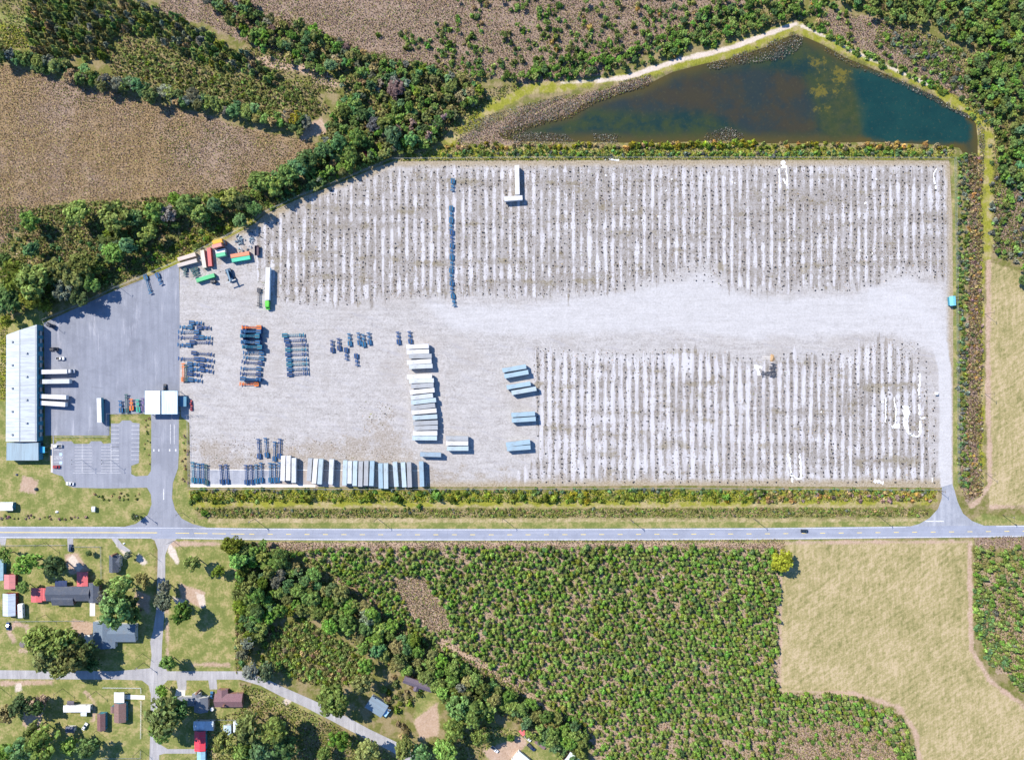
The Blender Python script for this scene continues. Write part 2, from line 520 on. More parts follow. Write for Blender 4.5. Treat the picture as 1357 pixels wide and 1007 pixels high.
col = m.mix(m.math('MULTIPLY', m.smooth(fine, 0.56, 0.72), 0.35), col, (0.09, 0.085, 0.04))
m.bump(m.noise(1.2, 2), 0.05, 0.05)
WATER = m.done(col, 0.08, spec=0.5)
pl = pond_np
grid_mesh("pond", np.arange(pl[:, 0].min() - 3, pl[:, 0].max() + 3, 1.6), np.arange(pl[:, 1].min() - 3, pl[:, 1].max() + 3, 1.6), WATER, keep=pl, z=-0.28,
          attrs={'deep': zattr([DEEP]), 'algae': zattr([ALGAE, ALGAE2]), 'olive': zattr([PP([(1062, 62), (1100, 76), (1126, 92), (1138, 125), (1140, 175), (1120, 184), (1084, 184), (1088, 140), (1078, 100)])]), 'brownish': zattr([BROWNISH]), 'shore': lambda x, y: np.clip(sdf(pond_np, x, y), -12, 12) / 12})

# ------------------------------------------------------------------ gravel yard
YARD = PP([(238, 351), (262, 333), (300, 317), (335, 298), (352, 284), (400, 262), (460, 239), (500, 222), (522, 214), (600, 213), (1000, 212), (1258, 213),
           (1262, 290), (1263, 420), (1263, 642), (1246, 646), (900, 643), (640, 645), (566, 645), (252, 645), (251, 560), (240, 552), (238, 520)])
ROWS = [PP([(338, 300), (400, 270), (500, 228), (560, 221), (1256, 220), (1260, 380), (1238, 372), (1225, 362), (1205, 356), (1180, 364), (1160, 374), (1120, 383),
            (1050, 386), (1000, 388), (965, 385), (945, 352), (915, 350), (895, 365), (860, 378), (830, 386), (760, 392), (700, 397), (660, 390), (600, 393), (520, 396), (450, 405), (400, 402), (342, 392)]),
        PP([(703, 462), (740, 468), (800, 470), (870, 472), (895, 463), (930, 460), (960, 472), (1000, 478), (1045, 470), (1120, 470), (1150, 452), (1172, 446), (1192, 458), (1212, 478), (1228, 510),
            (1241, 560), (1244, 642), (650, 642), (690, 622), (715, 600), (708, 540)])]
DIRTY = [PP([(252, 560), (330, 590), (400, 575), (480, 560), (490, 540), (520, 535), (530, 560), (560, 600), (600, 612), (640, 615), (700, 612), (640, 646), (252, 646)]),
         PP([(238, 350), (335, 298), (345, 330), (345, 352), (300, 360), (262, 380), (240, 385)]),
         PP([(375, 360), (420, 372), (470, 380), (490, 360), (480, 390), (420, 396), (380, 392)]), PP([(1160, 440), (1215, 448), (1225, 470), (1160, 470)]),
         PP([(640, 618), (1246, 630), (1246, 648), (640, 648)])]
SPILL = [band(PP([(1150, 400), (1205, 404), (1232, 424), (1245, 455), (1252, 490), (1253, 560), (1252, 600), (1254, 646)]), [9, 7.5, 6, 5, 4.4, 4.2, 4.6, 4.0])]
m = NT("gravel_yard")
co = m.co
fine = m.noise(0.9, 4, 0.75); mid = m.noise(0.16, 5, 0.68); big = m.noise(0.03, 4, 0.55); wob = m.noise(0.09, 5, 0.7)
track = m.noise(0.5, 4, 0.65, m.scale(co, (0.09, 1.0, 1)))
rot = m.n('ShaderNodeMapping'); m.put(rot.inputs['Vector'], co); rot.inputs['Rotation'].default_value = (0, 0, math.radians(18))
track2 = m.noise(0.35, 4, 0.7, m.scale(rot.outputs[0], (0.12, 1.0, 1)), 0.6)
swirl = m.noise(0.28, 5, 0.75, None, 1.6)
g = m.math('ADD', m.math('MULTIPLY', fine, 0.36), m.math('ADD', m.math('MULTIPLY', track, 0.20), m.math('ADD', m.math('MULTIPLY', mid, 0.14), m.math('MULTIPLY', swirl, 0.30))))
bare = m.ramp(g, [(0.36, (0.22, 0.198, 0.185)), (0.45, (0.34, 0.318, 0.305)), (0.53, (0.44, 0.418, 0.408)), (0.64, (0.54, 0.515, 0.51))])
bare = m.mix(m.math('MULTIPLY', m.smooth(big, 0.50, 0.66), 0.55), bare, m.ramp(g, [(0.36, (0.28, 0.25, 0.225)), (0.62, (0.43, 0.40, 0.38))]))
bare = m.mix(m.math('MULTIPLY', m.smooth(track2, 0.54, 0.66), 0.45), bare, (0.36, 0.35, 0.375))
white = m.ramp(g, [(0.38, (0.39, 0.378, 0.375)), (0.60, (0.545, 0.532, 0.54))])
lane = m.math('ADD', m.attr('lane'), m.math('MULTIPLY', m.math('SUBTRACT', wob, 0.5), 0.9))
bare = m.mix(m.math('MULTIPLY', m.smooth(lane, -0.25, 0.35), 0.8), bare, white)
# parking rows: worn pale bands between weedy strips
sep = m.n('ShaderNodeSeparateXYZ'); m.put(sep.inputs[0], co)
vstreak = m.noise(0.5, 4, 0.65, m.scale(co, (1.0, 0.05, 1)))
vlong = m.noise(0.11, 3, 0.6, m.scale(co, (1.7, 0.28, 1)))
wx = m.math('ADD', sep.outputs[0], m.math('MULTIPLY', m.math('SUBTRACT', m.noise(0.05, 3), 0.5), 1.6))
stripe = m.math('SINE', m.math('MULTIPLY', wx, 2 * math.pi / 5.25))
wsum = m.math('ADD', m.math('MULTIPLY', stripe, 0.23), m.math('ADD', m.math('MULTIPLY', vstreak, 0.95), m.math('MULTIPLY', vlong, 0.75)))
hband = m.noise(0.12, 4, 0.6, m.scale(co, (0.10, 1.0, 1)))
wsum = m.math('ADD', wsum, m.math('MULTIPLY', m.math('SUBTRACT', hband, 0.45), 1.0))
wsum = m.math('ADD', wsum, m.math('MULTIPLY', m.math('SUBTRACT', fine, 0.5), 1.2))
wsum = m.math('ADD', wsum, m.math('MULTIPLY', m.math('SUBTRACT', mid, 0.5), 0.95))
north = m.math('MULTIPLY', m.smooth(sep.outputs[1], 20, 60), 0.165)
weedm = m.smooth(m.math('ADD', m.math('ADD', wsum, north), m.math('MULTIPLY', m.math('MULTIPLY', m.smooth(sep.outputs[0], 100, 260), m.smooth(sep.outputs[1], 20, -10)), 0.13)), 0.80, 1.0)
ends = m.noise(0.33, 2, 0.6, m.scale(co, (1.0, 0.04, 1)))
rowm = m.smooth(m.math('ADD', m.attr('rows'), m.math('ADD', m.math('MULTIPLY', m.math('SUBTRACT', wob, 0.5), 1.5), m.math('ADD', m.math('MULTIPLY', m.math('SUBTRACT', ends, 0.5), 2.6), m.math('MULTIPLY', m.math('SUBTRACT', fine, 0.5), 0.8)))), 0.05, 0.32)
weed = m.ramp(m.math('ADD', m.math('MULTIPLY', fine, 0.6), m.math('MULTIPLY', mid, 0.4)),
              [(0.36, (0.10, 0.08, 0.055)), (0.44, (0.20, 0.172, 0.14)), (0.52, (0.28, 0.255, 0.235)), (0.62, (0.39, 0.368, 0.365))])
palerow = m.mix(m.smooth(vlong, 0.42, 0.60), (0.53, 0.515, 0.532), (0.44, 0.42, 0.425))
palerow = m.mix(m.math('MULTIPLY', m.smooth(fine, 0.45, 0.7), 0.4), palerow, (0.53, 0.518, 0.535))
rowcol = m.mix(m.math('MULTIPLY', weedm, 0.92), palerow, weed)
rowcol = m.mix(m.math('MULTIPLY', m.smooth(m.math('ADD', m.math('MULTIPLY', m.noise(0.085, 5, 0.7), 0.6), m.math('MULTIPLY', hband, 0.4)), 0.545, 0.61), 0.42), rowcol, m.ramp(fine, [(0.35, (0.13, 0.105, 0.03)), (0.65, (0.28, 0.225, 0.12))]))
col = m.mix(rowm, bare, rowcol)
dirtm = m.smooth(m.math('ADD', m.attr('dirty'), m.math('MULTIPLY', m.math('SUBTRACT', m.noise(0.10, 6, 0.78), 0.5), 5.0)), 0.3, 1.1)
col = m.mix(m.math('MULTIPLY', dirtm, 0.75), col, m.ramp(fine, [(0.32, (0.17, 0.135, 0.085)), (0.5, (0.31, 0.265, 0.22)), (0.68, (0.45, 0.41, 0.385))]))
edge = m.math('ADD', m.attr('edge'), m.math('MULTIPLY', m.math('SUBTRACT', wob, 0.5), 0.5))
spill = m.smooth(m.math('ADD', m.attr('spill'), m.math('MULTIPLY', m.math('SUBTRACT', wob, 0.5), 0.25)), -0.05, 0.08)
edgem = m.math('MULTIPLY', m.smooth(edge, 0.48, 0.06), m.math('SUBTRACT', 1.0, spill))
col = m.mix(m.math('MULTIPLY', edgem, 0.85), col, m.ramp(fine, [(0.34, (0.19, 0.145, 0.07)), (0.5, (0.33, 0.265, 0.17)), (0.68, (0.44, 0.37, 0.28))]))
col = m.mix(spill, col, white)
m.bump(m.math('ADD', fine, mid), 0.55, 0.22)
GRAVEL = m.done(col, 0.95, spec=0.1)
yp = np.array(YARD)
EASTEDGE = PP([(238, 351), (262, 333), (335, 298), (400, 262), (522, 214), (1258, 213), (1263, 300), (1263, 642), (900, 643), (566, 645)])
LANE = [PP([(560, 400), (700, 405), (900, 372), (930, 362), (1000, 395), (1130, 392), (1200, 365), (1250, 385), (1262, 470), (1240, 470), (1180, 442), (1000, 450), (880, 440), (700, 445), (600, 440)]),
        PP([(700, 470), (900, 470), (940, 640), (720, 610)])]
grid_mesh("gravel_yard", np.arange(yp[:, 0].min() - 1.5, yp[:, 0].max() + 1.6, 1.3), np.arange(yp[:, 1].min() - 1.5, yp[:, 1].max() + 1.6, 1.3), GRAVEL, keep=yp, z=0.03,
          attrs={'rows': zattr(ROWS), 'dirty': zattr(DIRTY), 'spill': zattr(SPILL), 'lane': zattr(LANE),
                 'edge': lambda x, y: np.clip(seg_dist(np.array(EASTEDGE), x, y, False)[0], 0, 12) / 12})

# ------------------------------------------------------------------ asphalt and concrete
def asphalt(name, dark, light, streak=(1.0, 0.05, 1), stain=(0.62, 0.61, 0.66), tracks=0.35):
    m = NT(name)
    fine = m.noise(1.5, 4, 0.7); mid = m.noise(0.11, 5, 0.65); st = m.noise(0.42, 4, 0.6, m.scale(m.co, streak))
    f = m.math('ADD', m.math('MULTIPLY', fine, 0.3), m.math('ADD', m.math('MULTIPLY', st, 0.4), m.math('MULTIPLY', mid, 0.3)))
    c = m.ramp(f, [(0.40, dark), (0.58, light)])
    s2 = m.noise(0.16, 5, 0.72, m.scale(m.co, (1.2 if streak[0] >= 1 else 0.12, 0.12 if streak[0] >= 1 else 1.2, 1)))
    c = m.mix(m.math('MULTIPLY', m.smooth(s2, 0.54, 0.70), tracks), c, stain)
    blot = m.noise(0.05, 5, 0.7)
    c = m.mix(m.math('MULTIPLY', m.smooth(blot, 0.50, 0.64), 0.45), c, tuple(v * .85 for v in dark))
    # seams and tar joints
    v = m.n('ShaderNodeTexVoronoi', feature='DISTANCE_TO_EDGE'); m.put(v.inputs['Vector'], m.scale(m.co, (0.12, 0.12, 0.12)))
    v.inputs['Scale'].default_value = 1.0
    c = m.mix(m.math('MULTIPLY', m.smooth(v.outputs[0], 0.012, 0.0), 0.30), c, (0.14, 0.14, 0.155))
    m.bump(fine, 0.2, 0.05)
    return m.done(c, 0.9, spec=0.15)
ASPH_YARD = asphalt("yard_asphalt", (0.205, 0.217, 0.258), (0.275, 0.288, 0.335))
ASPH_LOT = asphalt("lot_asphalt", (0.225, 0.235, 0.275), (0.29, 0.30, 0.345), tracks=0.15)
ASPH_ROAD = asphalt("road_asphalt", (0.255, 0.275, 0.34), (0.325, 0.345, 0.415), streak=(0.04, 1.0, 1), stain=(0.46, 0.47, 0.53), tracks=0.25)
ASPH_LANE = asphalt("lane_asphalt", (0.30, 0.29, 0.30), (0.42, 0.405, 0.41), stain=(0.62, 0.60, 0.61), tracks=0.4)
m = NT("concrete")
f = m.math('ADD', m.math('MULTIPLY', m.noise(0.9, 4, 0.7), 0.6), m.math('MULTIPLY', m.noise(0.12, 4), 0.4))
CONCRETE = m.done(m.ramp(f, [(0.3, (0.50, 0.47, 0.43)), (0.7, (0.70, 0.67, 0.63))]), 0.9, spec=0.15)
m = NT("pale_concrete")
CONC_WHITE = m.done(m.ramp(m.noise(0.5, 4), [(0.3, (0.66, 0.61, 0.55)), (0.7, (0.80, 0.77, 0.72))]), 0.9, spec=0.15)
m = NT("road_paint_white")
PAINT_W = m.done(m.ramp(m.noise(1.0, 4, 0.8), [(0.42, (0.50, 0.50, 0.53)), (0.60, (0.80, 0.80, 0.80))]), 0.8)
m = NT("road_paint_yellow")
PAINT_Y = m.done(m.ramp(m.noise(1.0, 4, 0.8), [(0.38, (0.55, 0.47, 0.25)), (0.60, (0.78, 0.60, 0.18))]), 0.8)

ROADC = [(-400, 704), (0, 705.2), (200, 705.6), (340, 707.6), (500, 708.2), (680, 708.3), (850, 707.8), (1017, 707), (1200, 705), (1357, 703.6), (1760, 701)]
def road_y(px):
    return float(np.interp(px, [a for a, b in ROADC], [b for a, b in ROADC]))
NS = (215, 712), (216, 735), (214, 760), (213, 800), (209, 840), (206, 870), (205, 900), (203, 950), (202, 1040)
sheet("road", band(PP(ROADC), 3.9), 0.075, ASPH_ROAD)
sheet("lane", [*PP([(196, 711), (205, 716), (209, 728), (209, 745), (208, 780), (207, 810), (203, 835), (199, 850), (201, 868), (199, 885), (152, 889), (-60, 887),
                    (-60, 899), (155, 900), (188, 901), (197, 908), (200, 920), (199, 975), (197, 1040), (210, 1040), (211, 1000), (218, 998), (260, 998), (258, 992), (222, 992), (211, 985),
                    (212, 930), (214, 910), (222, 901), (234, 901), (236, 914), (247, 914), (247, 901), (276, 901), (278, 913), (288, 913), (287, 900), (318, 900), (345, 908), (372, 922), (405, 937), (440, 955), (480, 976), (520, 996), (555, 1020),
                    (565, 1012), (530, 985), (490, 966), (450, 944), (410, 925), (380, 912), (350, 898), (320, 889), (222, 889), (214, 878), (215, 850), (218, 810), (219, 760), (219, 735), (224, 722), (238, 711)])], 0.045, ASPH_LANE)
sheet("yard_asphalt", PP([(58, 428), (100, 409), (150, 386), (190, 370), (237, 349), (238, 400), (238, 552), (200, 552), (200, 548), (145, 549), (145, 577), (69, 577), (60, 577)]), 0.05, ASPH_YARD)
sheet("parking_lot", PP([(70, 577), (70, 627), (83, 631), (89, 643), (98, 646), (140, 647), (195, 646), (200, 655), (201, 668), (196, 682), (180, 694), (160, 699), (275, 699), (255, 694), (241, 687),
                         (232, 675), (228, 660), (229, 640), (236, 620), (237, 600), (237, 549), (200.5, 549), (200.5, 610), (200, 624), (196, 630), (180, 631), (174, 628), (174, 617), (184, 613.5), (185, 561),
                         (176, 560), (173, 557), (162, 557), (158, 561), (147, 561), (147, 587), (137, 588), (134, 584.5), (121, 584.5), (118, 588), (98, 588), (95, 584.5), (76, 584.5), (72, 590), (71, 577)]), 0.06, ASPH_LOT)
m_ap = asphalt("apron_asphalt", (0.25, 0.265, 0.31), (0.39, 0.40, 0.44), stain=(0.55, 0.55, 0.57), tracks=0.5)
sheet("east_driveway", PP([(1248, 645), (1262, 641), (1265, 650), (1269, 665), (1276, 680), (1288, 690), (1306, 697), (1315, 698.5), (1196, 700), (1218, 694), (1232, 686), (1243, 674), (1248, 660)]), 0.06, m_ap)
sheet("sidewalk", PP([(67.5, 588), (70, 588), (70, 626), (67.5, 626)]), 0.09, CONCRETE)
sheet("loading_slab", PP([(254, 622), (365, 623.5), (365, 645), (254, 644)]), 0.055, m_ap)
sheet("trailer_pad", PP([(365, 624), (566, 624), (566, 644), (365, 644.5)]), 0.055, asphalt("pad_asphalt", (0.30, 0.25, 0.21), (0.45, 0.40, 0.37), tracks=0.2))
sheet("concrete_strip", PP([(252, 641.5), (418, 642), (418, 645.5), (252, 645.5)]), 0.075, CONC_WHITE)
sheet("concrete_curb", PP([(254, 621.6), (555, 623), (555, 623.9), (254, 622.5)]), 0.085, CONC_WHITE)
sheet("driveway", PP([(89, 710), (97, 710), (97, 730), (90, 730)]), 0.04, ASPH_LANE)
sheet("driveway", PP([(-2, 711), (9, 711), (7, 722), (1, 722)]), 0.04, ASPH_LANE)
sheet("driveway", PP([(146, 711), (154, 711), (162, 721), (173, 729), (170, 733), (157, 726)]), 0.04, ASPH_LANE)
sheet("driveway", PP([(165, 920), (192, 921), (192, 926.5), (165, 926)]), 0.05, CONC_WHITE)
sheet("driveway", PP([(119, 790), (126, 790), (126, 816), (119, 816)]), 0.04, CONC_WHITE)
sheet("driveway", PP([(234, 912), (246, 912), (245, 922), (232, 922)]), 0.04, CONCRETE)
sheet("patio", PP([(112, 841), (123, 841), (123, 853), (112, 853)]), 0.05, CONC_WHITE)

def strip_mark(b, pts, w=0.12, z=0.098):
    for (a, c) in zip(pts[:-1], pts[1:]):
        q = band([a, c], w)
        n = len(b.v)
        b.v += [(x, y, z) for x, y in q]
        b.f.append((n, n + 1, n + 2, n + 3))
yb, wb = MB(), MB()
x = -60
while x < 1430:
    if x < 206:
        strip_mark(yb, PP([(x, road_y(x) - .3), (x + 24.4, road_y(x + 24.4) - .3)]), 0.17)
        strip_mark(yb, PP([(x, road_y(x) + .5), (x + 24.4, road_y(x + 24.4) + .5)]), 0.10)
    elif 226 < x < 330:
        strip_mark(yb, PP([(x, road_y(x)), (x + 18, road_y(x + 18))]), 0.22)
    elif x > 330:
        strip_mark(yb, PP([(x, road_y(x)), (x + 6.6, road_y(x + 6.6))]), 0.24)
    x += 24.4
for side in (-1, 1):
    pts = [(p, road_y(p) + side * 6.6) for p in np.arange(-60, 1440, 20)]
    gaps = [(165, 262), (1200, 1312)] if side < 0 else [(195, 240)]
    for a, c in zip(pts[:-1], pts[1:]):
        if not any(g0 < (a[0] + c[0]) / 2 < g1 for g0, g1 in gaps):
            strip_mark(wb, PP([a, c]), 0.16)
strip_mark(wb, PP([(1226, 690.5), (1251, 690.5)]), 0.3)
strip_mark(wb, PP([(270, 699.6), (160, 699.6)]), 0.12)
strip_mark(wb, PP([(217, 648), (217, 662)]), 0.25)
for px in (204, 210.5, 225, 233):
    strip_mark(wb, PP([(px, 595), (px, 598)]), 0.4)
strip_mark(wb, PP([(226, 562), (226, 588)]), 0.14); strip_mark(wb, PP([(231, 562), (231, 588)]), 0.14)
for i in range(9):
    yy = 592 + i * 3.95
    strip_mark(wb, PP([(99, yy), (122, yy)]), 0.08); strip_mark(wb, PP([(134, yy), (158, yy)]), 0.08)
for xx in (109, 147.3):
    strip_mark(wb, PP([(xx, 588), (xx, 626)]), 0.11)
strip_mark(wb, PP([(97, 626.6), (160, 626.6)]), 0.08)
for i in range(9):
    yy = 564 + i * 5.6
    strip_mark(wb, PP([(147, yy), (158, yy)]), 0.09); strip_mark(wb, PP([(174, yy), (185, yy)]), 0.09)
for i in range(5):
    strip_mark(wb, PP([(71.5, 588 + i * 8), (82, 588 + i * 8)]), 0.08)
for i in range(6):
    strip_mark(wb, PP([(72 + i * 1.9, 609), (73.4 + i * 1.9, 605)]), 0.14)
yb.build("road_marking", PAINT_Y)['kind'] = 'structure'
wb.build("road_marking", PAINT_W)['kind'] = 'structure'
bm_ = MB()
for (x, y) in ((80.7, 602), (80.7, 613)):
    a = P(x, y); bm_.box(-.9, .9, -.9, .9, 0.088, 0.093, at=a)
m = NT("road_paint_blue"); bm_.build("road_marking", m.done((0.45, 0.65, 0.85), 0.8))['kind'] = 'structure'
# ------------------------------------------------------------------ materials of built things
def painted(name, dirt=0.35, rough=0.5, scale=0.6, stretch=(1, 1, 1)):
    """colour comes from the object's own colour, weathered by procedural grime"""
    m = NT(name)
    oc = m.n('ShaderNodeObjectInfo').outputs['Color']
    n1 = m.noise(scale, 5, 0.7, m.scale(m.co, stretch))
    grime = m.mix(m.smooth(n1, 0.45, 0.72), oc, m.mix(0.55, oc, (0.20, 0.17, 0.14)))
    c = m.mix(dirt, oc, grime)
    return m.done(c, rough, spec=0.4)
PAINT = painted("painted_steel", 0.5)
CHASSIS_PAINT = painted("chassis_paint", 0.12, 0.6)
ROOF_SHEET = painted("trailer_roof_sheet", 0.85, 0.45, 0.5, (0.35, 1.6, 1))
def plain(name, col, rough=0.6, metal=0.0, var=0.25, scale=2.0, spec=0.4):
    m = NT(name)
    c = m.mix(m.math('MULTIPLY', m.noise(scale, 4, 0.7), var * 2), col, tuple(v * 0.55 for v in col))
    return m.done(c, rough, metal, spec)
RUBBER = plain("rubber", (0.018, 0.018, 0.02), 0.85)
STEEL = plain("dark_steel", (0.07, 0.07, 0.075), 0.6)
GALV = plain("galvanised_steel", (0.42, 0.44, 0.46), 0.45, 0.3)
GLASSY = plain("window_glass", (0.02, 0.035, 0.05), 0.08, 0, 0.05, 1.0, 0.6)
LAMP_GLASS = plain("lamp_glass", (0.6, 0.6, 0.58), 0.2)
WOOD = plain("grey_timber", (0.16, 0.12, 0.09), 0.9)
DARKWOOD = plain("dark_timber", (0.03, 0.032, 0.042), 0.9, var=0.35)
WALL_W = plain("pale_wall", (0.62, 0.60, 0.56), 0.85)
WALL_B = plain("brick_wall", (0.30, 0.16, 0.11), 0.9, scale=6)
WALL_T = plain("teal_wall", (0.06, 0.24, 0.33), 0.6)
WALL_RED = plain("red_wall", (0.26, 0.04, 0.04), 0.7)
DOOR_M = plain("door_paint", (0.45, 0.44, 0.42), 0.6)
PLASTIC = plain("white_sheeting", (0.86, 0.86, 0.88), 0.6, var=0.06)

def seam_roof(name, pitch=0.6, along='x', dirt=0.6):
    m = NT(name)
    oc = m.n('ShaderNodeObjectInfo').outputs['Color']
    w = m.n('ShaderNodeTexWave', wave_type='BANDS', bands_direction='X' if along == 'x' else 'Y', wave_profile='SAW')
    m.put(w.inputs['Vector'], m.co)
    w.inputs['Scale'].default_value = 2 * math.pi / (20 * pitch)
    w.inputs['Distortion'].default_value = 0.4
    st = m.noise(0.7, 5, 0.75, m.scale(m.co, (1.0, 0.06, 1) if along == 'x' else (0.06, 1.0, 1)))
    c = m.mix(m.smooth(st, 0.42, 0.60), oc, m.mix(0.5, oc, (0.15, 0.15, 0.16)))
    c = m.mix(dirt, oc, c)
    c = m.mix(m.math('MULTIPLY', m.smooth(w.outputs['Fac'], 0.82, 1.0), 0.30), c, m.mix(0.6, c, (0.05, 0.05, 0.06)))
    m.bump(w.outputs['Fac'], 0.25, 0.05)
    return m.done(c, 0.5, 0.0, 0.4)
SEAM_X = seam_roof("seamed_metal_roof", 1.0, 'x')
SEAM_Y = seam_roof("seamed_metal_sheet", 1.0, 'y')
m = NT("shingle_roof")
oc = m.n('ShaderNodeObjectInfo').outputs['Color']
sh = m.n('ShaderNodeTexBrick'); m.put(sh.inputs['Vector'], m.co); sh.inputs['Scale'].default_value = 1.4
for k, v in (('Color1', 0.75), ('Color2', 1.15), ('Mortar', 0.55)):
    sh.inputs[k].default_value = (v, v, v, 1)
c = m.mix(1.0, oc, sh.outputs['Color'], 'MULTIPLY')
c = m.mix(m.math('MULTIPLY', m.smooth(m.noise(0.35, 5, 0.7), 0.45, 0.7), 0.5), c, m.mix(0.5, c, (0.22, 0.20, 0.18)))
SHINGLE = m.done(c, 0.9, spec=0.2)

# ------------------------------------------------------------------ box trailers
def proto_trailer():
    r = empty("box_trailer", (0, 0, 0))
    L, W = 16.0, 2.75
    b = MB().box(-L / 2, L / 2, -W / 2, W / 2, 1.15, 4.02)
    for i in range(25):
        x = -L / 2 + 0.35 + i * (L - 0.7) / 24
        for s in (-1, 1):
            b.box(x - .035, x + .035, s * W / 2 - .02, s * W / 2 + .02, 1.2, 3.98)
    b.build("cargo_box", PAINT, r)
    t = MB().box(-L / 2 + .01, L / 2 - .01, -W / 2 - .03, W / 2 + .03, 4.024, 4.10)
    for i in range(13):
        x = -L / 2 + 0.6 + i * (L - 1.2) / 12
        t.box(x - .05, x + .05, -W / 2 + .05, W / 2 - .05, 4.102, 4.125)
    t.build("roof", ROOF_SHEET, r)
    for s in (0, 1):
        d = MB().box(-L / 2 - .06, -L / 2 - .003, (-W / 2 + .04) if s else .02, -.02 if s else (W / 2 - .04), 1.2, 3.95).build("rear_door", PAINT, r)
        MB().cyl((-L / 2 - .10, -.5 if s else .5, 1.25), (-L / 2 - .10, -.5 if s else .5, 3.9), .03, n=6).build("lock_rod", GALV, d)
    f = MB()
    for y in (-.5, .5):
        f.box(-L / 2 + .3, L / 2 - .3, y - .08, y + .08, .95, 1.147)
    f.build("underframe", STEEL, r)
    for s in (-1, 1):
        MB().box(L / 2 - 3.3, L / 2 - 3.15, s * .8 - .08, s * .8 + .08, 0.03, 1.147).build("landing_leg", STEEL, r)
        for x in (-L / 2 + 1.6, -L / 2 + 2.9):
            MB().cyl((x, s * .62, .53), (x, s * 1.28, .53), .50, n=14).build("wheel", RUBBER, r)
    return r
TRAILER = proto_trailer(); note_kids(TRAILER)
_first = {}
def use(proto):
    if proto.name not in _first:
        _first[proto.name] = True
        return proto
    return copy_tree(proto)

ORD = "first second third fourth fifth sixth seventh eighth ninth tenth eleventh twelfth thirteenth fourteenth fifteenth sixteenth seventeenth eighteenth nineteenth twentieth".split()
TONES = {'white': (0.67, 0.67, 0.68), 'offwhite': (0.54, 0.57, 0.585), 'pale': (0.43, 0.52, 0.565), 'grey': (0.37, 0.385, 0.40), 'blue': (0.32, 0.44, 0.52), 'steel': (0.29, 0.37, 0.44)}
WORD = {'white': 'bright white', 'offwhite': 'off white', 'pale': 'pale blue', 'grey': 'grey', 'blue': 'light blue', 'steel': 'blue grey'}
rnd = random.Random(4)
def place_line(p0, p1, h, z=0.03):
    a = Vector(P(*p0, h)); b = Vector(P(*p1, h))
    c = (a + b) / 2; d = b - a
    return c, math.atan2(d.y, d.x), d.length

def trailer(p0, p1, tone, label, group=None, box=None):
    c, rz, L = place_line(p0, p1, 4.1)
    o = use(TRAILER)
    o.location = (c.x, c.y, 0.05); o.rotation_euler = (0, 0, rz)
    o.scale = (L / 16.0, 1.02, 1)
    tag(o, label, 'trailer', group)
    bx = box or tuple(v * 0.92 for v in TONES[tone])
    j = rnd.uniform(.93, 1.05)
    tint(o, {'cargo_box': bx, 'roof': tuple(min(.9, v * j) for v in TONES[tone]), 'rear_door': bx})
    return o

def crop(s, ox, oy):
    return lambda x, y: (ox + x / s, oy + y / s)
k = crop(5.925, 525, 445)
def rows(k, data, fmt, group, n0=0):
    for i, (x0, y0, x1, y1, t) in enumerate(data):
        trailer(k(x0, y0), k(x1, y1), t, fmt.format(c=WORD[t], o=ORD[i]), group)
rows(k, [(80, 88, 255, 80, 'white'), (83, 128, 257, 122, 'white'), (100, 162, 278, 158, 'grey'), (85, 210, 277, 198, 'white'), (102, 244, 285, 236, 'offwhite')],
     "{c} box trailer, {o} from the top of the short column of five", 'trailers in the column on the open gravel')
rows(k, [(85, 322, 280, 318, 'white'), (102, 356, 295, 350, 'offwhite'), (117, 397, 293, 387, 'grey'), (108, 444, 300, 425, 'white'), (115, 487, 288, 468, 'offwhite'),
         (118, 525, 312, 503, 'pale'), (118, 566, 305, 545, 'grey'), (122, 602, 316, 586, 'white'), (130, 644, 322, 633, 'pale'), (134, 687, 326, 680, 'grey'),
         (142, 725, 326, 720, 'grey'), (133, 765, 322, 764, 'white'), (127, 802, 320, 803, 'pale')],
     "{c} box trailer, {o} from the top of the long column of thirteen", 'trailers in the column on the open gravel')
rows(k, [(390, 802, 565, 805, 'grey'), (392, 842, 565, 843, 'white'), (398, 885, 567, 884, 'pale')],
     "{c} box trailer, {o} from the top in the trio beside the long column", 'trailers in the trio')
trailer(k(188, 930), k(352, 934), 'steel', "lone grey blue box trailer lying crosswise below the long column, above the fence row")
for i, (nm, q) in enumerate([("tilted pair nearest the top", [(835, 272, 1020, 240, 'blue'), (850, 318, 1038, 284, 'blue')]), ("second tilted pair from the top", [(868, 405, 1055, 374, 'blue'), (907, 448, 1100, 414, 'pale')]),
                             ("third pair from the top", [(905, 622, 1090, 610, 'blue'), (908, 664, 1096, 652, 'blue')]), ("lowest pair", [(863, 855, 1052, 832, 'blue'), (870, 888, 1055, 874, 'blue')])]):
    for j, (x0, y0, x1, y1, t) in enumerate(q):
        trailer(k(x0, y0), k(x1, y1), t, f"{WORD[t]} trailer, {('upper', 'lower')[j]} of the {nm} by the block rows", 'paired trailers by the block rows')
k = crop(6.785, 400, 570)
kb = crop(7.98, 240, 570)
south = [(*kb(1080, 272), *kb(1072, 535), 'white'), (*kb(1135, 272), *kb(1130, 532), 'white'), (*kb(1192, 295), *kb(1190, 555), 'offwhite')]
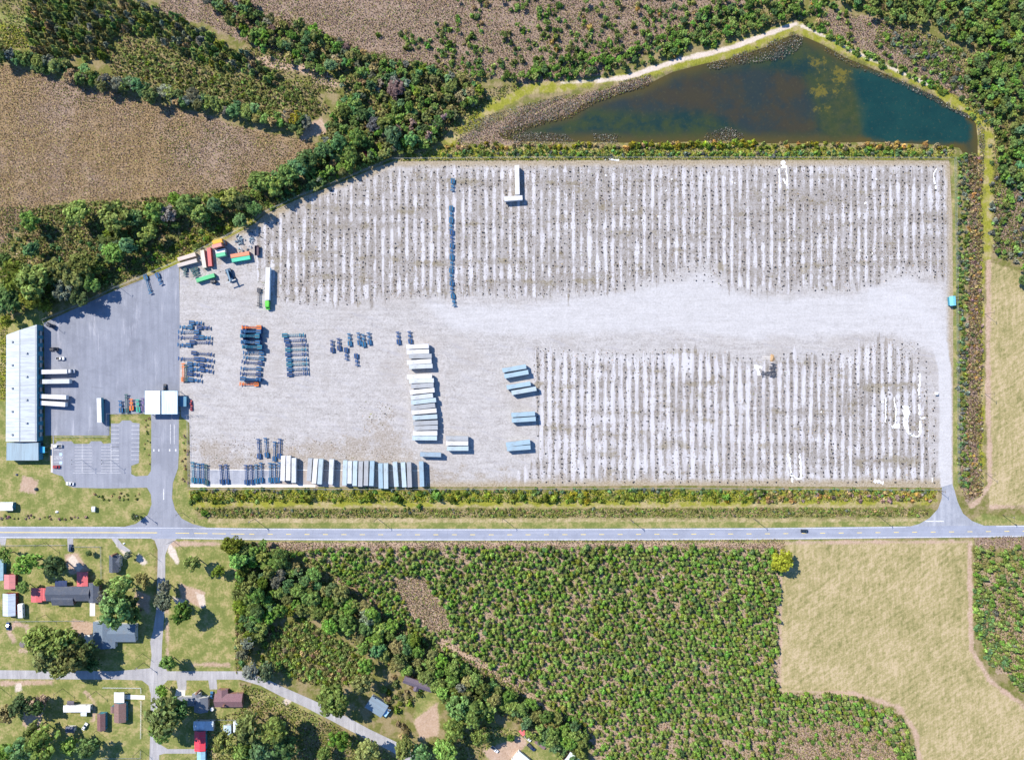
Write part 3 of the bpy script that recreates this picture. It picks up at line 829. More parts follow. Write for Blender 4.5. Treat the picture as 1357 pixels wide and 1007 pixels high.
south += [(*k(a, b), *k(c, d), t) for a, b, c, d, t in
          [(75, 252, 62, 455, 'grey'), (125, 258, 108, 478, 'white'), (172, 260, 158, 485, 'pale'), (268, 262, 258, 485, 'offwhite'), (390, 272, 382, 495, 'pale'), (432, 278, 428, 480, 'offwhite'),
           (480, 278, 474, 500, 'pale'), (530, 280, 524, 507, 'grey'), (580, 275, 575, 498, 'grey'), (632, 278, 624, 500, 'blue'), (706, 300, 710, 522, 'blue'), (754, 298, 756, 525, 'pale'),
           (835, 287, 850, 508, 'pale'), (908, 290, 922, 512, 'pale'), (962, 288, 970, 513, 'grey'), (1072, 282, 1080, 507, 'blue')]]
for i, (x0, y0, x1, y1, t) in enumerate(south):
    trailer((x0, y0), (x1, y1), t, f"{WORD[t]} box trailer, {ORD[i]} from the left in the row along the fence", 'trailers in the row along the front fence')
k = crop(4.577, 570, 200)
trailer(k(526, 88), k(530, 265), 'white', "long bright white trailer standing upright alone in the upper block rows")
trailer(k(450, 292), k(560, 284), 'white', "short white trailer lying across the foot of the long upright one")
k = crop(4.377, 0, 420)
trailer(k(573, 470), k(577, 612), 'white', "white trailer with teal side parked alone on the asphalt by the grass corner", box=(0.10, 0.30, 0.36))
trailer(k(245, 375), k(402, 373), 'offwhite', "second trailer from the top backed against the warehouse docks", 'trailers at the warehouse docks')
trailer(k(229, 460), k(383, 466), 'white', "third trailer from the top backed against the warehouse docks", 'trailers at the warehouse docks')
trailer(k(232, 498), k(378, 508), 'white', "lowest trailer backed against the warehouse docks", 'trailers at the warehouse docks')
trailer(k(238, 319), k(388, 316), 'white', "topmost docked trailer, coupled to a tractor unit, at the warehouse", 'trailers at the warehouse docks')
k = crop(9, 225, 305)
trailer(k(1170, 447), k(1160, 832), 'white', "long white trailer with a green tractor at its lower end", box=(0.45, 0.62, 0.72))

# ------------------------------------------------------------------ tractor units
def proto_tractor():
    r = empty("tractor_unit", (0, 0, 0))
    MB().box(-3.0, 2.9, -.45, .45, .7, 1.0).build("underframe", STEEL, r)
    prof = [(0.1, 1.0), (3.0, 1.0), (3.05, 1.9), (2.0, 2.15), (1.75, 3.1), (1.3, 3.5), (0.1, 3.6)]
    MB().prism(prof, -1.15, 1.15).build("cab", PAINT, r)
    MB().prism([(2.01, 2.16), (1.76, 3.06), (1.80, 3.08), (2.06, 2.18)], -1.0, 1.0).build("windscreen", GLASSY, r)
    for s in (-1, 1):
        MB().box(.9, 1.7, s * 1.155 - .01, s * 1.155 + .01, 2.2, 2.95).build("side_window", GLASSY, r)
        MB().box(3.051, 3.08, s * .9 - .14, s * .9 + .14, 1.25, 1.5).build("headlight", LAMP_GLASS, r)
        for x in (-2.4, -1.2, 2.1):
            MB().cyl((x, s * .65, .52), (x, s * 1.2, .52), .5, n=14).build("wheel", RUBBER, r)
        MB().cyl((-.2, s * .95, .8), (-.2, s * .95, 3.7), .08, n=8).build("exhaust_pipe", GALV, r)
    return r
TRACTOR = proto_tractor(); note_kids(TRACTOR)
def tractor(p, rz, col, label, sc=1.0):
    o = use(TRACTOR)
    x, y = P(*p, 2.5)
    o.location = (x, y, 0.06); o.rotation_euler = (0, 0, math.radians(rz)); o.scale = (sc, 1, 1)
    tag(o, label, 'truck')
    tint(o, {'cab': col})
    return o
k = crop(4.377, 0, 420)
tractor(k(402, 314), 0, (0.55, 0.55, 0.57), "grey tractor unit coupled to the topmost docked trailer")
tractor(k(304, 187), 0, (0.03, 0.03, 0.04), "dark tractor unit without a trailer half in the warehouse shade")
tractor(k(283, 48), -20, (0.03, 0.035, 0.06), "dark yard tractor by the upper corner of the warehouse")
k = crop(9, 225, 305)
gt = tractor(k(1165, 892), -90, (0.10, 0.55, 0.05), "bright green tractor unit below the long white trailer", 1.0)
sb = MB().box(-2.6, .09, -1.2, 1.2, 1.05, 3.55).build("sleeper_box", PAINT, gt); sb.color = (0.10, 0.55, 0.05, 1)

# ------------------------------------------------------------------ shipping containers
def proto_container(L):
    r = empty("shipping_container", (0, 0, 0))
    W, Hh = 2.44, 2.6
    prof = []
    n = int(L / .28)
    for s in (1, -1):
        pts = []
        for i in range(n + 1):
            x = -L / 2 + .1 + i * (L - .2) / n
            off = .04 if (i % 2) else 0
            pts.append((x, s * (W / 2 - off)))
        prof += pts if s == -1 else pts[::-1]
    MB().poly(prof, 0.05, Hh - .06).build("container_body", PAINT, r)
    t = MB().box(-L / 2, L / 2, -W / 2, W / 2, Hh - .058, Hh)
    for i in range(int(L / .6)):
        x = -L / 2 + .4 + i * .6
        t.box(x - .1, x + .1, -W / 2 + .15, W / 2 - .15, Hh + .001, Hh + .025)
    t.build("roof", ROOF_SHEET, r)
    f = MB()
    for x in (-L / 2, L / 2):
        for y in (-W / 2, W / 2):
            f.box(x - .09, x + .09, y - .09, y + .09, 0, Hh + .03)
    f.build("corner_post", PAINT, r)
    for s in (0, 1):
        d = MB().box(L / 2 - .08, L / 2 - .02, -1.1 if s else .02, -.02 if s else 1.1, .1, Hh - .08).build("door", PAINT, r)
        MB().cyl((L / 2 + .01, -.5 if s else .5, .15), (L / 2 + .01, -.5 if s else .5, Hh - .12), .03, n=6).build("lock_rod", GALV, d)
    return r
CONT40 = proto_container(12.2); note_kids(CONT40)
CONT20 = proto_container(6.1); note_kids(CONT20)
def container(proto, p0, p1, col, label, level=0, group=None, roof=None):
    hz = 2.6 * (level + 1)
    c, rz, L = place_line(p0, p1, hz)
    o = use(proto)
    base = 12.2 if proto is CONT40 else 6.1
    o.location = (c.x, c.y, 0.05 + 2.63 * level); o.rotation_euler = (0, 0, rz)
    o.scale = (L / base, 1.0, 1)
    tag(o, label, 'container', group)
    tint(o, {n: col for n in ('container_body', 'corner_post', 'door')}); tint(o, {'roof': roof or col})
    return o
k = crop(9, 225, 305)
CR = (0.52, 0.43, 0.34)
container(CONT40, k(95, 350), k(305, 288), CR, "faded cream container, upper of two side by side at the asphalt edge", roof=(0.58, 0.46, 0.40))
container(CONT40, k(93, 422), k(322, 360), (0.44, 0.40, 0.35), "rusty grey container, lower of two side by side at the asphalt edge", roof=(0.50, 0.44, 0.40))
container(CONT40, k(384, 240), k(415, 450), (0.42, 0.40, 0.30), "weathered khaki container standing upright beside the red one", roof=(0.60, 0.56, 0.46))
container(CONT40, k(463, 212), k(482, 430), (0.48, 0.06, 0.05), "red container standing upright beside the khaki one", roof=(0.56, 0.13, 0.12))
YE, PK, WH, GR, ORG, GRN = (0.80, 0.36, 0.01), (0.62, 0.24, 0.20), (0.74, 0.72, 0.70), (0.10, 0.50, 0.27), (0.72, 0.23, 0.12), (0.02, 0.42, 0.26)
def shift(p, dx): return (p[0] + dx, p[1])
for lv in (0, 1, 2):
    w = ("lowest", "middle", "top")[lv]
    for (p0, p1, c1, nm) in ((k(512, 152), k(622, 124), YE, 'yellow'), (k(506, 197), k(616, 168), PK, 'salmon pink')):
        a = Vector(P(*p0, 7.8)); b = Vector(P(*p1, 7.8)); c = (a + b) / 2
        o = use(CONT20); o.location = (c.x, c.y, .05 + 2.63 * lv); o.rotation_euler = (0, 0, math.atan2((b - a).y, (b - a).x))
        cc = c1 if lv == 2 else ((0.16, 0.22, 0.30), (0.30, 0.10, 0.06))[(lv + (nm == 'yellow')) % 2]
        tag(o, f"{nm} short container on top of its stack of three" if lv == 2 else f"short container, {w} in the stack under the {nm} one", 'container', 'short containers stacked by the yard corner')
        tint(o, {n: cc for n in ('container_body', 'corner_post', 'door', 'roof')})
for lv in (0, 1):
    for (p0, p1, c1, nm) in ((k(550, 262), k(652, 240), WH, 'white'), (k(552, 302), k(660, 281), GR, 'light green')):
        a = Vector(P(*p0, 5.2)); b = Vector(P(*p1, 5.2)); c = (a + b) / 2
        o = use(CONT20); o.location = (c.x, c.y, .05 + 2.63 * lv); o.rotation_euler = (0, 0, math.atan2((b - a).y, (b - a).x))
        cc = c1 if lv == 1 else (0.22, 0.24, 0.25)
        tag(o, f"{nm} short container on top of a stack of two" if lv else f"short container beneath the {nm} one", 'container', 'short containers stacked by the yard corner')
        tint(o, {n: cc for n in ('container_body', 'corner_post', 'door', 'roof')})
container(CONT40, k(725, 312), k(945, 277), ORG, "orange container lying against the green one")
container(CONT40, k(738, 362), k(955, 325), GRN, "emerald green container lying against the orange one", roof=(0.05, 0.52, 0.33))
container(CONT40, k(316, 602), k(530, 537), (0.02, 0.34, 0.12), "green container lying alone below the cream pair", roof=(0.08, 0.47, 0.19))

# ------------------------------------------------------------------ bare container chassis
def proto_chassis(name, L, short):
    r = empty(name, (0, 0, 0))
    f = MB()
    for y in (-.46, .46):
        f.box(-L / 2 + .2, L / 2 - .1, y - .11, y + .11, .95, 1.27)
    n = 5 if short else 10
    for i in range(n):
        x = -L / 2 + 2.8 + i * (L - 3.6) / (n - 1)
        f.box(x - .09, x + .09, -.35, .35, 1.0, 1.22)
    f.build("frame", CHASSIS_PAINT, r)
    MB().box(L / 2 - .55, L / 2, -1.2, 1.2, 1.0, 1.35).build("front_bolster", CHASSIS_PAINT, r)
    MB().box(-L / 2, -L / 2 + .35, -1.2, 1.2, .9, 1.33).build("rear_bolster", CHASSIS_PAINT, r)
    if short:
        MB().box(L / 2 - 3.6, L / 2 - 2.6, -.95, .95, 1.0, 1.30).build("gooseneck", CHASSIS_PAINT, r)
    else:
        MB().box(L / 2 - 2.9, L / 2 - 2.5, -1.0, 1.0, 1.0, 1.33).build("gooseneck", CHASSIS_PAINT, r)
    MB().box(-L / 2 + .5, -L / 2 + 3.4, -.36, .36, .55, 1.29).build("bogie", STEEL, r)
    for s in (-1, 1):
        MB().box(-L / 2 + .45, -L / 2 + 3.3, s * .92 - .34, s * .92 + .34, 1.09, 1.15).build("mudguard", CHASSIS_PAINT, r)
        for x in (-L / 2 + 1.15, -L / 2 + 2.45):
            MB().cyl((x, s * .62, .53), (x, s * 1.27, .53), .5, n=12).build("wheel", RUBBER, r)
        MB().box(L / 2 - 2.4, L / 2 - 2.25, s * .8 - .07, s * .8 + .07, .03, 1.1).build("landing_leg", CHASSIS_PAINT, r)
    return r
LONG = proto_chassis("container_chassis", 13.6, False); note_kids(LONG)
SHORT = proto_chassis("short_chassis", 8.4, True); note_kids(SHORT)
BLUES = [(0.002, 0.060, 0.20), (0.003, 0.095, 0.24), (0.002, 0.045, 0.165), (0.003, 0.115, 0.25)]
COLW = {'teal': (0.008, 0.16, 0.25), 'orange': (0.72, 0.17, 0.02), 'green': (0.02, 0.36, 0.24), 'dark': (0.02, 0.09, 0.10), 'purple': (0.12, 0.08, 0.22), 'black': (0.05, 0.055, 0.075)}
def chassis(p0, p1, label, group=None, col=None, z=0.05, kind=None):
    """p0: wheel end, p1: front end (photo pixels)"""
    c, rz, L = place_line(p0, p1, 1.2 + z)
    short = kind == 's' if kind else L < 10.8
    o = use(SHORT if short else LONG)
    o.location = (c.x, c.y, z); o.rotation_euler = (0, 0, rz)
    o.scale = (L / (8.4 if short else 13.6), 1.05, 1)
    tag(o, label, 'chassis', group)
    cc = COLW[col] if col else rnd.choice(BLUES)
    tint(o, {n: cc for n in ('frame', 'front_bolster', 'rear_bolster', 'gooseneck', 'mudguard', 'landing_leg')})
    tint(o, {'bogie': tuple(v * .8 for v in cc)})
    return o
k = crop(10.07, 230, 415)
G = 'chassis in the cluster beside the asphalt edge'
for (x0, y0, x1, y1, lab) in [
    (205, 125, 378, 130, "topmost short blue chassis of the cluster beside the asphalt edge"),
    (252, 186, 83, 183, "short blue chassis pointing left, second row of the edge cluster"),
    (308, 190, 480, 192, "short blue chassis pointing right, second row of the edge cluster"),
    (338, 248, 62, 250, "long blue chassis alone in the third row of the edge cluster"),
    (338, 320, 62, 322, "long blue chassis in the fourth row of the edge cluster"),
    (340, 318, 496, 326, "short blue chassis joined to the right of the fourth row in the edge cluster"),
    (214, 385, 492, 388, "long blue chassis pointing right, just above the gap in the edge cluster"),
    (232, 425, 52, 420, "short blue chassis pointing left, just above the gap in the edge cluster"),
    (236, 527, 515, 548, "long blue chassis pointing right, just below the gap in the edge cluster"),
    (342, 610, 62, 605, "long blue chassis pointing left, below the gap in the edge cluster"),
    (345, 610, 522, 634, "short blue chassis pointing right, level with the lower long one in the edge cluster"),
    (182, 672, 345, 682, "short blue chassis, left of two in line level with the orange chassis top"),
    (328, 685, 502, 704, "short blue chassis, right of two in line level with the orange chassis top"),
    (190, 740, 348, 750, "short blue chassis, left of two in line beside the orange chassis middle"),
    (345, 748, 510, 776, "short blue chassis, right of two in line beside the orange chassis middle"),
    (184, 800, 352, 825, "short blue chassis, second from the bottom of the edge cluster"),
    (192, 880, 362, 900, "lowest short blue chassis of the edge cluster")]:
    chassis(k(x0, y0), k(x1, y1), lab, G, kind='s' if lab.find('short') >= 0 else 'l')
chassis(k(128, 915), k(128, 668), "orange chassis standing upright at the left of the edge cluster", None, 'orange', 0.05, 'l')
chassis(k(160, 915), k(160, 690), "dark chassis shape standing in for the shadow beside the upright orange one", None, 'dark', 0.05, 'l')  # dark frame put in as the orange chassis's shadow, overlapping it
G = 'chassis in the stacked column'
LV = ("bottom", "second", "third", "top")
def stack(p0, p1, top, what, n):
    zt = 0.05 + (n - 1) * 0.95
    a = Vector(P(*p0, 1.2 + zt)); b = Vector(P(*p1, 1.2 + zt)); c = (a + b) / 2
    for i in range(n):
        o = use(LONG)
        o.location = (c.x, c.y, 0.05 + i * 1.35 * 0.72); o.rotation_euler = (0, 0, math.atan2((b - a).y, (b - a).x) + (math.pi if i % 2 else 0))
        o.scale = ((b - a).length / 13.6, 1.05, 1)
        cc = (COLW[top] if top in COLW else BLUES[1]) if i == n - 1 else rnd.choice(BLUES)
        lab = f"{top} chassis on top of {what}" if i == n - 1 else f"blue chassis, {LV[i]} level of {what}"
        tag(o, lab, 'chassis', G)
        tint(o, {q: cc for q in ('frame', 'front_bolster', 'rear_bolster', 'gooseneck', 'mudguard', 'landing_leg', 'bogie')})
stack(k(910, 190), k(1170, 190), 'orange', "the topmost stack in the stacked column", 4)
stack(k(897, 245), k(1167, 245), 'blue', "the second stack in the stacked column", 4)
stack(k(888, 302), k(1146, 305), 'teal', "the third stack in the stacked column", 4)
chassis(k(925, 342), k(1185, 342), "dark blue chassis on the ground below the three upper stacks", G, None, 0.05, 'l')
stack(k(898, 385), k(1152, 390), 'blue', "the fourth stack in the stacked column", 4)
stack(k(915, 448), k(1180, 452), 'teal', "the fifth stack in the stacked column", 4)
for i, (x0, y0, x1, y1) in enumerate([(1207, 530, 928, 525), (1208, 605, 933, 588), (1186, 670, 908, 645), (1170, 742, 896, 733), (1166, 813, 888, 803)]):
    chassis(k(x0, y0), k(x1, y1), f"single blue chassis, {ORD[i]} below the fifth stack in the stacked column", G, None, 0.05, 'l')
stack(k(1160, 885), k(888, 872), 'blue', "the lowest stack in the stacked column", 4)
chassis(k(1135, 948), k(882, 943), "orange chassis on the ground at the bottom of the stacked column", None, 'orange', 0.05, 'l')
k = crop(6.785, 360, 425)
for i, (x0, y0, x1, y1) in enumerate([(92, 132, 290, 126), (110, 180, 296, 168), (122, 218, 312, 213), (122, 262, 312, 255), (122, 305, 313, 297), (130, 352, 319, 345), (132, 395, 321, 385), (135, 437, 322, 430), (138, 485, 326, 468)]):
    chassis(k(x0, y0), k(x1, y1), f"long chassis, {ORD[i]} from the top in the neat column of nine", 'chassis in the neat column of nine', 'teal' if i % 3 == 0 else None, 0.05, 'l')
for (x0, y0, x1, y1, lab) in [(546, 284, 538, 174, "leftmost short chassis of the scattered group right of the neat column"), (608, 268, 598, 157, "second short chassis from the left in the scattered group"),
                              (667, 240, 671, 350, "left of the two scattered short chassis facing downward"), (703, 226, 694, 114, "short chassis alone between the left pair and the close trio"),
                              (791, 218, 777, 107, "left short chassis of the close trio in the scattered group"), (829, 235, 819, 121, "middle short chassis of the close trio in the scattered group"),
                              (881, 215, 869, 104, "right short chassis of the close trio in the scattered group"), (756, 294, 766, 402, "right of the two scattered short chassis facing downward"),
                              (1143, 212, 1131, 99, "left of two short chassis above the trailer column"), (1248, 207, 1236, 94, "right of two short chassis above the trailer column")]:
    chassis(k(x0, y0), k(x1, y1), "blue " + lab, 'scattered short chassis', kind='s')
k = crop(7.98, 240, 570)
for i, (x0, y0, x1, y1) in enumerate([(825, 300, 812, 90), (905, 287, 888, 80), (985, 327, 988, 120), (1038, 297, 1042, 90)]):
    chassis(k(x0, y0), k(x1, y1), f"blue chassis, {ORD[i]} from the left of the four above the fence row", 'chassis above the fence row', kind='l')
for i, (x0, y0, x1, y1, c) in enumerate([(130, 555, 120, 335, 'teal'), (180, 557, 178, 352, None), (230, 562, 226, 350, None), (265, 582, 262, 362, 'dark'), (430, 570, 414, 367, None), (486, 567, 470, 360, None),
                                      (690, 575, 682, 366, None), (745, 572, 735, 366, None), (796, 562, 790, 360, None), (848, 552, 840, 343, None), (943, 552, 938, 345, None), (992, 552, 982, 348, None), (1026, 550, 1035, 338, None)]):
    chassis(k(x0, y0), k(x1, y1), f"{c or 'blue'} chassis, {ORD[i]} from the left in the row on the loading slab", 'chassis on the loading slab', c, 0.07, 'l')
k = crop(4.577, 570, 200)
for i, (x0, y0, x1, y1) in enumerate([(138, 168, 133, 242), (128, 333, 126, 407), (127, 408, 126, 480), (131, 478, 130, 552), (132, 560, 130, 630), (130, 632, 130, 705), (127, 710, 127, 782), (130, 788, 130, 860), (135, 865, 146, 940)]):
    chassis(k(x0, y0), k(x1, y1), f"blue short chassis, {ORD[i]} from the top of the single file in the upper rows" if i else "blue short chassis alone above the single file in the upper rows", 'chassis in single file', kind='s')
k = crop(4.377, 0, 420)
for (x0, y0, x1, y1, c, lab) in [(702, 555, 696, 485, None, "blue short chassis leftmost beside the gatehouse"), (735, 556, 731, 448, 'dark', "dark green long chassis beside the gatehouse"),
                                 (763, 542, 760, 475, 'orange', "orange short chassis beside the gatehouse"), (802, 552, 797, 478, 'green', "green short chassis beside the gatehouse"), (829, 546, 827, 470, 'purple', "dark purple short chassis tight against the gatehouse")]:
    chassis(k(x0, y0), k(x1, y1), lab, None, c, 0.07)
k = crop(3.99, 0, 252)
chassis(k(765, 448), k(796, 547), "long blue chassis parked at the upper edge of the asphalt yard", None, None, 0.07, 'l')
chassis(k(826, 438), k(852, 498), "short blue chassis parked at the upper edge of the asphalt yard", None, None, 0.07, 's')
k = crop(9, 225, 305)
chassis(k(1063, 690), k(1058, 910), "black chassis standing upright left of the long white trailer", None, 'black', 0.05, 'l')
for i, (x0, y0, x1, y1) in enumerate([(180, 450, 178, 545), (262, 455, 300, 555), (305, 440, 330, 530)]):
    chassis(k(x0, y0), k(x1, y1), f"dark bare chassis, {ORD[i]} from the left below the cream containers", None, 'dark', 0.05, 's')
# ------------------------------------------------------------------ cars and pickups
def proto_car(kind):
    r = empty({'car': "parked_car", 'pickup': "pickup_truck"}[kind], (0, 0, 0))
    b = MB()
    if kind == 'car':
        L = 4.7
        b.prism([(-2.35, .35), (2.3, .35), (2.35, .65), (2.2, .82), (1.0, .95), (-1.7, .98), (-2.3, .9)], -.9, .9)
        b.prism([(-1.0, 1.42), (.1, 1.42), (.1, 1.50), (-.95, 1.50)], -.66, .66)
        b.build("body", PAINT, r)
        g = MB().prism([(-1.75, .985), (1.0, .955), (.12, 1.418), (-1.02, 1.418)], -.74, .74)
        g.build("cabin_glass", GLASSY, r)
        wx = (-1.45, 1.45); fx = 2.33
    else:
        b.prism([(-2.8, .45), (2.75, .45), (2.8, .8), (2.65, 1.05), (1.3, 1.12), (-.2, 1.12), (-.2, .62), (-2.8, .62)], -.95, .95)
        for s in (-1, 1):
            b.box(-2.8, -.2, s * .9 - .05, s * .9 + .05, .621, 1.12)
        b.box(-2.8, -2.72, -.85, .85, .622, 1.1)
        b.box(.02, .85, -.7, .7, 1.72, 1.80)
        b.build("body", PAINT, r)
        MB().prism([(-.18, 1.125), (1.35, 1.125), (.88, 1.718), (0.0, 1.718)], -.78, .78).build("cabin_glass", GLASSY, r)
        MB().box(-2.7, -.25, -.82, .82, .625, .66).build("bed_liner", STEEL, r)
        wx = (-1.7, 1.75); fx = 2.79
    for s in (-1, 1):
        for x in wx:
            MB().cyl((x, s * .70, .34), (x, s * .95, .34), .34, n=12).build("wheel", RUBBER, r)
        MB().box(fx - .03, fx + .03, s * .65 - .16, s * .65 + .16, .62, .76).build("headlight", LAMP_GLASS, r)
    return r
CAR = proto_car('car'); note_kids(CAR)
PICK = proto_car('pickup'); note_kids(PICK)
def car(p, rz, col, label, proto=None, sc=1.0, z=0.09):
    proto = proto or CAR
    o = use(proto); x, y = P(*p, .8)
    o.location = (x, y, z); o.rotation_euler = (0, 0, math.radians(rz)); o.scale = (sc, sc, sc)
    tag(o, label, 'car' if proto is CAR else 'pickup'); tint(o, {'body': col})
WHT, NAVY, RED, SIL = (.80, .80, .80), (.015, .035, .10), (.35, .02, .03), (.45, .47, .5)
car((80, 475), 0, WHT, "white pickup with dark bed parked on the asphalt by the docks", PICK)
car((76.5, 591), 180, WHT, "white pickup in the top stall of the employee lot", PICK)
car((74.5, 618.5), 180, RED, "small red car in the lowest stall of the employee lot")
car((92.7, 640.7), 175, WHT, "white car parked at the lower left curb of the employee lot", None, 1.1)
car((1065.8, 703.4), 178, (.01, .02, .04), "dark car driving alone on the main road")
car((93.5, 726), 90, NAVY, "navy car at the top of the gravel driveway off the main road", None, 1.05)
car((10.6, 829.5), 92, (.01, .05, .18), "dark blue car parked on the lawn below the camper", None, 1.05)
car((112.5, 962), 58, WHT, "white car parked askew on the lawn below the mobile home", None, 1.1)
car((280.5, 920.5), 88, (.03, .14, .30), "blue car tucked beside the brown hip roofed house", None, 1.0)
car((655.5, 992.5), -40, WHT, "white pickup with blue bed under trees at the bottom edge", PICK)
car((704, 989.5), -43, NAVY, "dark navy pickup on the lawn above the white bottom-edge house", PICK, 1.1)
car((218.5, 513.5), 90, (.02, .02, .03), "black car waiting just above the gatehouse canopy")
car((699.5, 978), -43, WHT, "white pickup parked just below the red canopy", PICK, .95)
k = crop(4.377, 0, 420)
car(k(1107, 499), 90, RED, "red car, upper of two right of the gatehouse shade", None, .8)
car(k(1109, 527), 90, (.40, .05, .06), "red car, lower of two right of the gatehouse shade", None, .8)

# reach stacker
def reach_stacker(p, rz):
    r = empty("reach_stacker", (*P(*p, 2), .05), math.radians(rz))
    r.scale = (1.15, 1.15, 1)
    tag(r, "dark blue reach stacker with raised boom beside the green containers", 'reach stacker')
    C = MB().prism([(-4.2, .9), (3.0, .9), (3.0, 1.7), (-1.5, 1.8), (-2, 2.3), (-4.2, 2.3)], -1.5, 1.5).build("body", PAINT, r)
    MB().prism([(-3.4, 3.0), (3.6, 4.6), (3.6, 5.1), (-3.4, 3.7)], -.4, .4).build("boom", PAINT, r)
    MB().box(3.3, 3.9, -3.0, 3.0, 4.0, 4.35).build("spreader", GALV, r)
    MB().box(-1.2, .4, -.8, .8, 1.81, 3.2).build("cab", GLASSY, r)
    for s in (-1, 1):
        MB().cyl((2.0, s * 1.0, .85), (2.0, s * 2.1, .85), .85, n=14).build("wheel", RUBBER, r)
        MB().cyl((-3.0, s * .9, .75), (-3.0, s * 1.6, .75), .75, n=14).build("wheel", RUBBER, r)
    tint(r, {'body': (.01, .07, .14), 'boom': (.015, .12, .22)})
k = crop(9, 225, 305)
reach_stacker(k(718, 545), -70)
def farm_tractor(p, rz):
    r = empty("yard_forklift", (*P(*p, 1), .05), math.radians(rz))
    tag(r, "small pale forklift with fat tyres beside the lone green container", 'forklift')
    MB().prism([(-1.6, .6), (1.4, .6), (1.4, 1.2), (.2, 1.3), (0, 1.7), (-1.6, 1.7)], -.6, .6).build("body", PAINT, r)
    f = MB()
    for x in (-1.0, .8):
        for s in (-1, 1):
            f.box(x - .05, x + .05, s * .6 - .05, s * .6 + .05, 1.3, 2.4)
    f.box(-1.15, .95, -.75, .75, 2.401, 2.5)
    f.build("cab_guard", STEEL, r)
    MB().box(1.5, 1.65, -.8, .8, .3, 2.6).build("mast", STEEL, r)
    for s in (-1, 1):
        MB().box(1.66, 2.9, s * .4 - .08, s * .4 + .08, .25, .33).build("fork", STEEL, r)
        for x in (-1.1, .9):
            MB().cyl((x, s * .65, .5), (x, s * 1.15, .5), .5, n=12).build("wheel", RUBBER, r)
    tint(r, {'body': (.45, .42, .35)})
farm_tractor(k(522, 615), 0)
def flat_wagon():
    a = P(*k(1040, 245), 1.5)
    r = empty("dump_trailer", (*a, .05), math.radians(90))
    tag(r, "dark maroon dump trailer at the upper end of the black chassis", 'trailer')
    b = MB()
    b.box(-3.2, 3.2, -1.2, 1.2, 1.0, 1.2)
    for s in (-1, 1):
        b.box(-3.2, 3.2, s * 1.25 - .05, s * 1.25 + .05, 1.0, 2.2)
    b.box(-3.25, -3.15, -1.2, 1.2, 1.201, 2.15); b.box(3.15, 3.25, -1.2, 1.2, 1.201, 2.15)
    b.build("tub", PAINT, r)
    for s in (-1, 1):
        for x in (-1.6, -.4):
            MB().cyl((x, s * .7, .5), (x, s * 1.2, .5), .48, n=12).build("wheel", RUBBER, r)
    tint(r, {'tub': (.07, .035, .06)})
flat_wagon()

# ------------------------------------------------------------------ buildings
def add_gable(wm, rm, cx, cy, L, W, he, rise, rot, over=.35):
    """ridge along local x. coordinates local to the building root"""
    c, s = math.cos(rot), math.sin(rot)
    def T(pts): return [(cx + c * x - s * y, cy + s * x + c * y, z) for x, y, z in pts]
    l, w = L / 2 - over, W / 2 - over
    hr = he + rise
    zi = rise * over / (W / 2)
    pr = [(-w, 0), (w, 0), (w, he + zi - .02), (0, hr - .02), (-w, he + zi - .02)]
    vs_ = [(x, y, z) for x in (-l, l) for (y, z) in pr]
    wm.add(T(vs_), [(0, 1, 6, 5), (1, 2, 7, 6), (2, 3, 8, 7), (3, 4, 9, 8), (4, 0, 5, 9), (4, 3, 2, 1, 0), (5, 6, 7, 8, 9)])
    t = .18
    pr = [(-W / 2, he), (0, hr), (W / 2, he), (W / 2, he + t), (0, hr + t), (-W / 2, he + t)]
    vs_ = [(x, y, z) for x in (-L / 2, L / 2) for (y, z) in pr]
    rm.add(T(vs_), [(0, 1, 7, 6), (1, 2, 8, 7), (2, 3, 9, 8), (3, 4, 10, 9), (4, 5, 11, 10), (5, 0, 6, 11), (0, 5, 4, 1), (1, 4, 3, 2), (6, 7, 10, 11), (7, 8, 9, 10)])

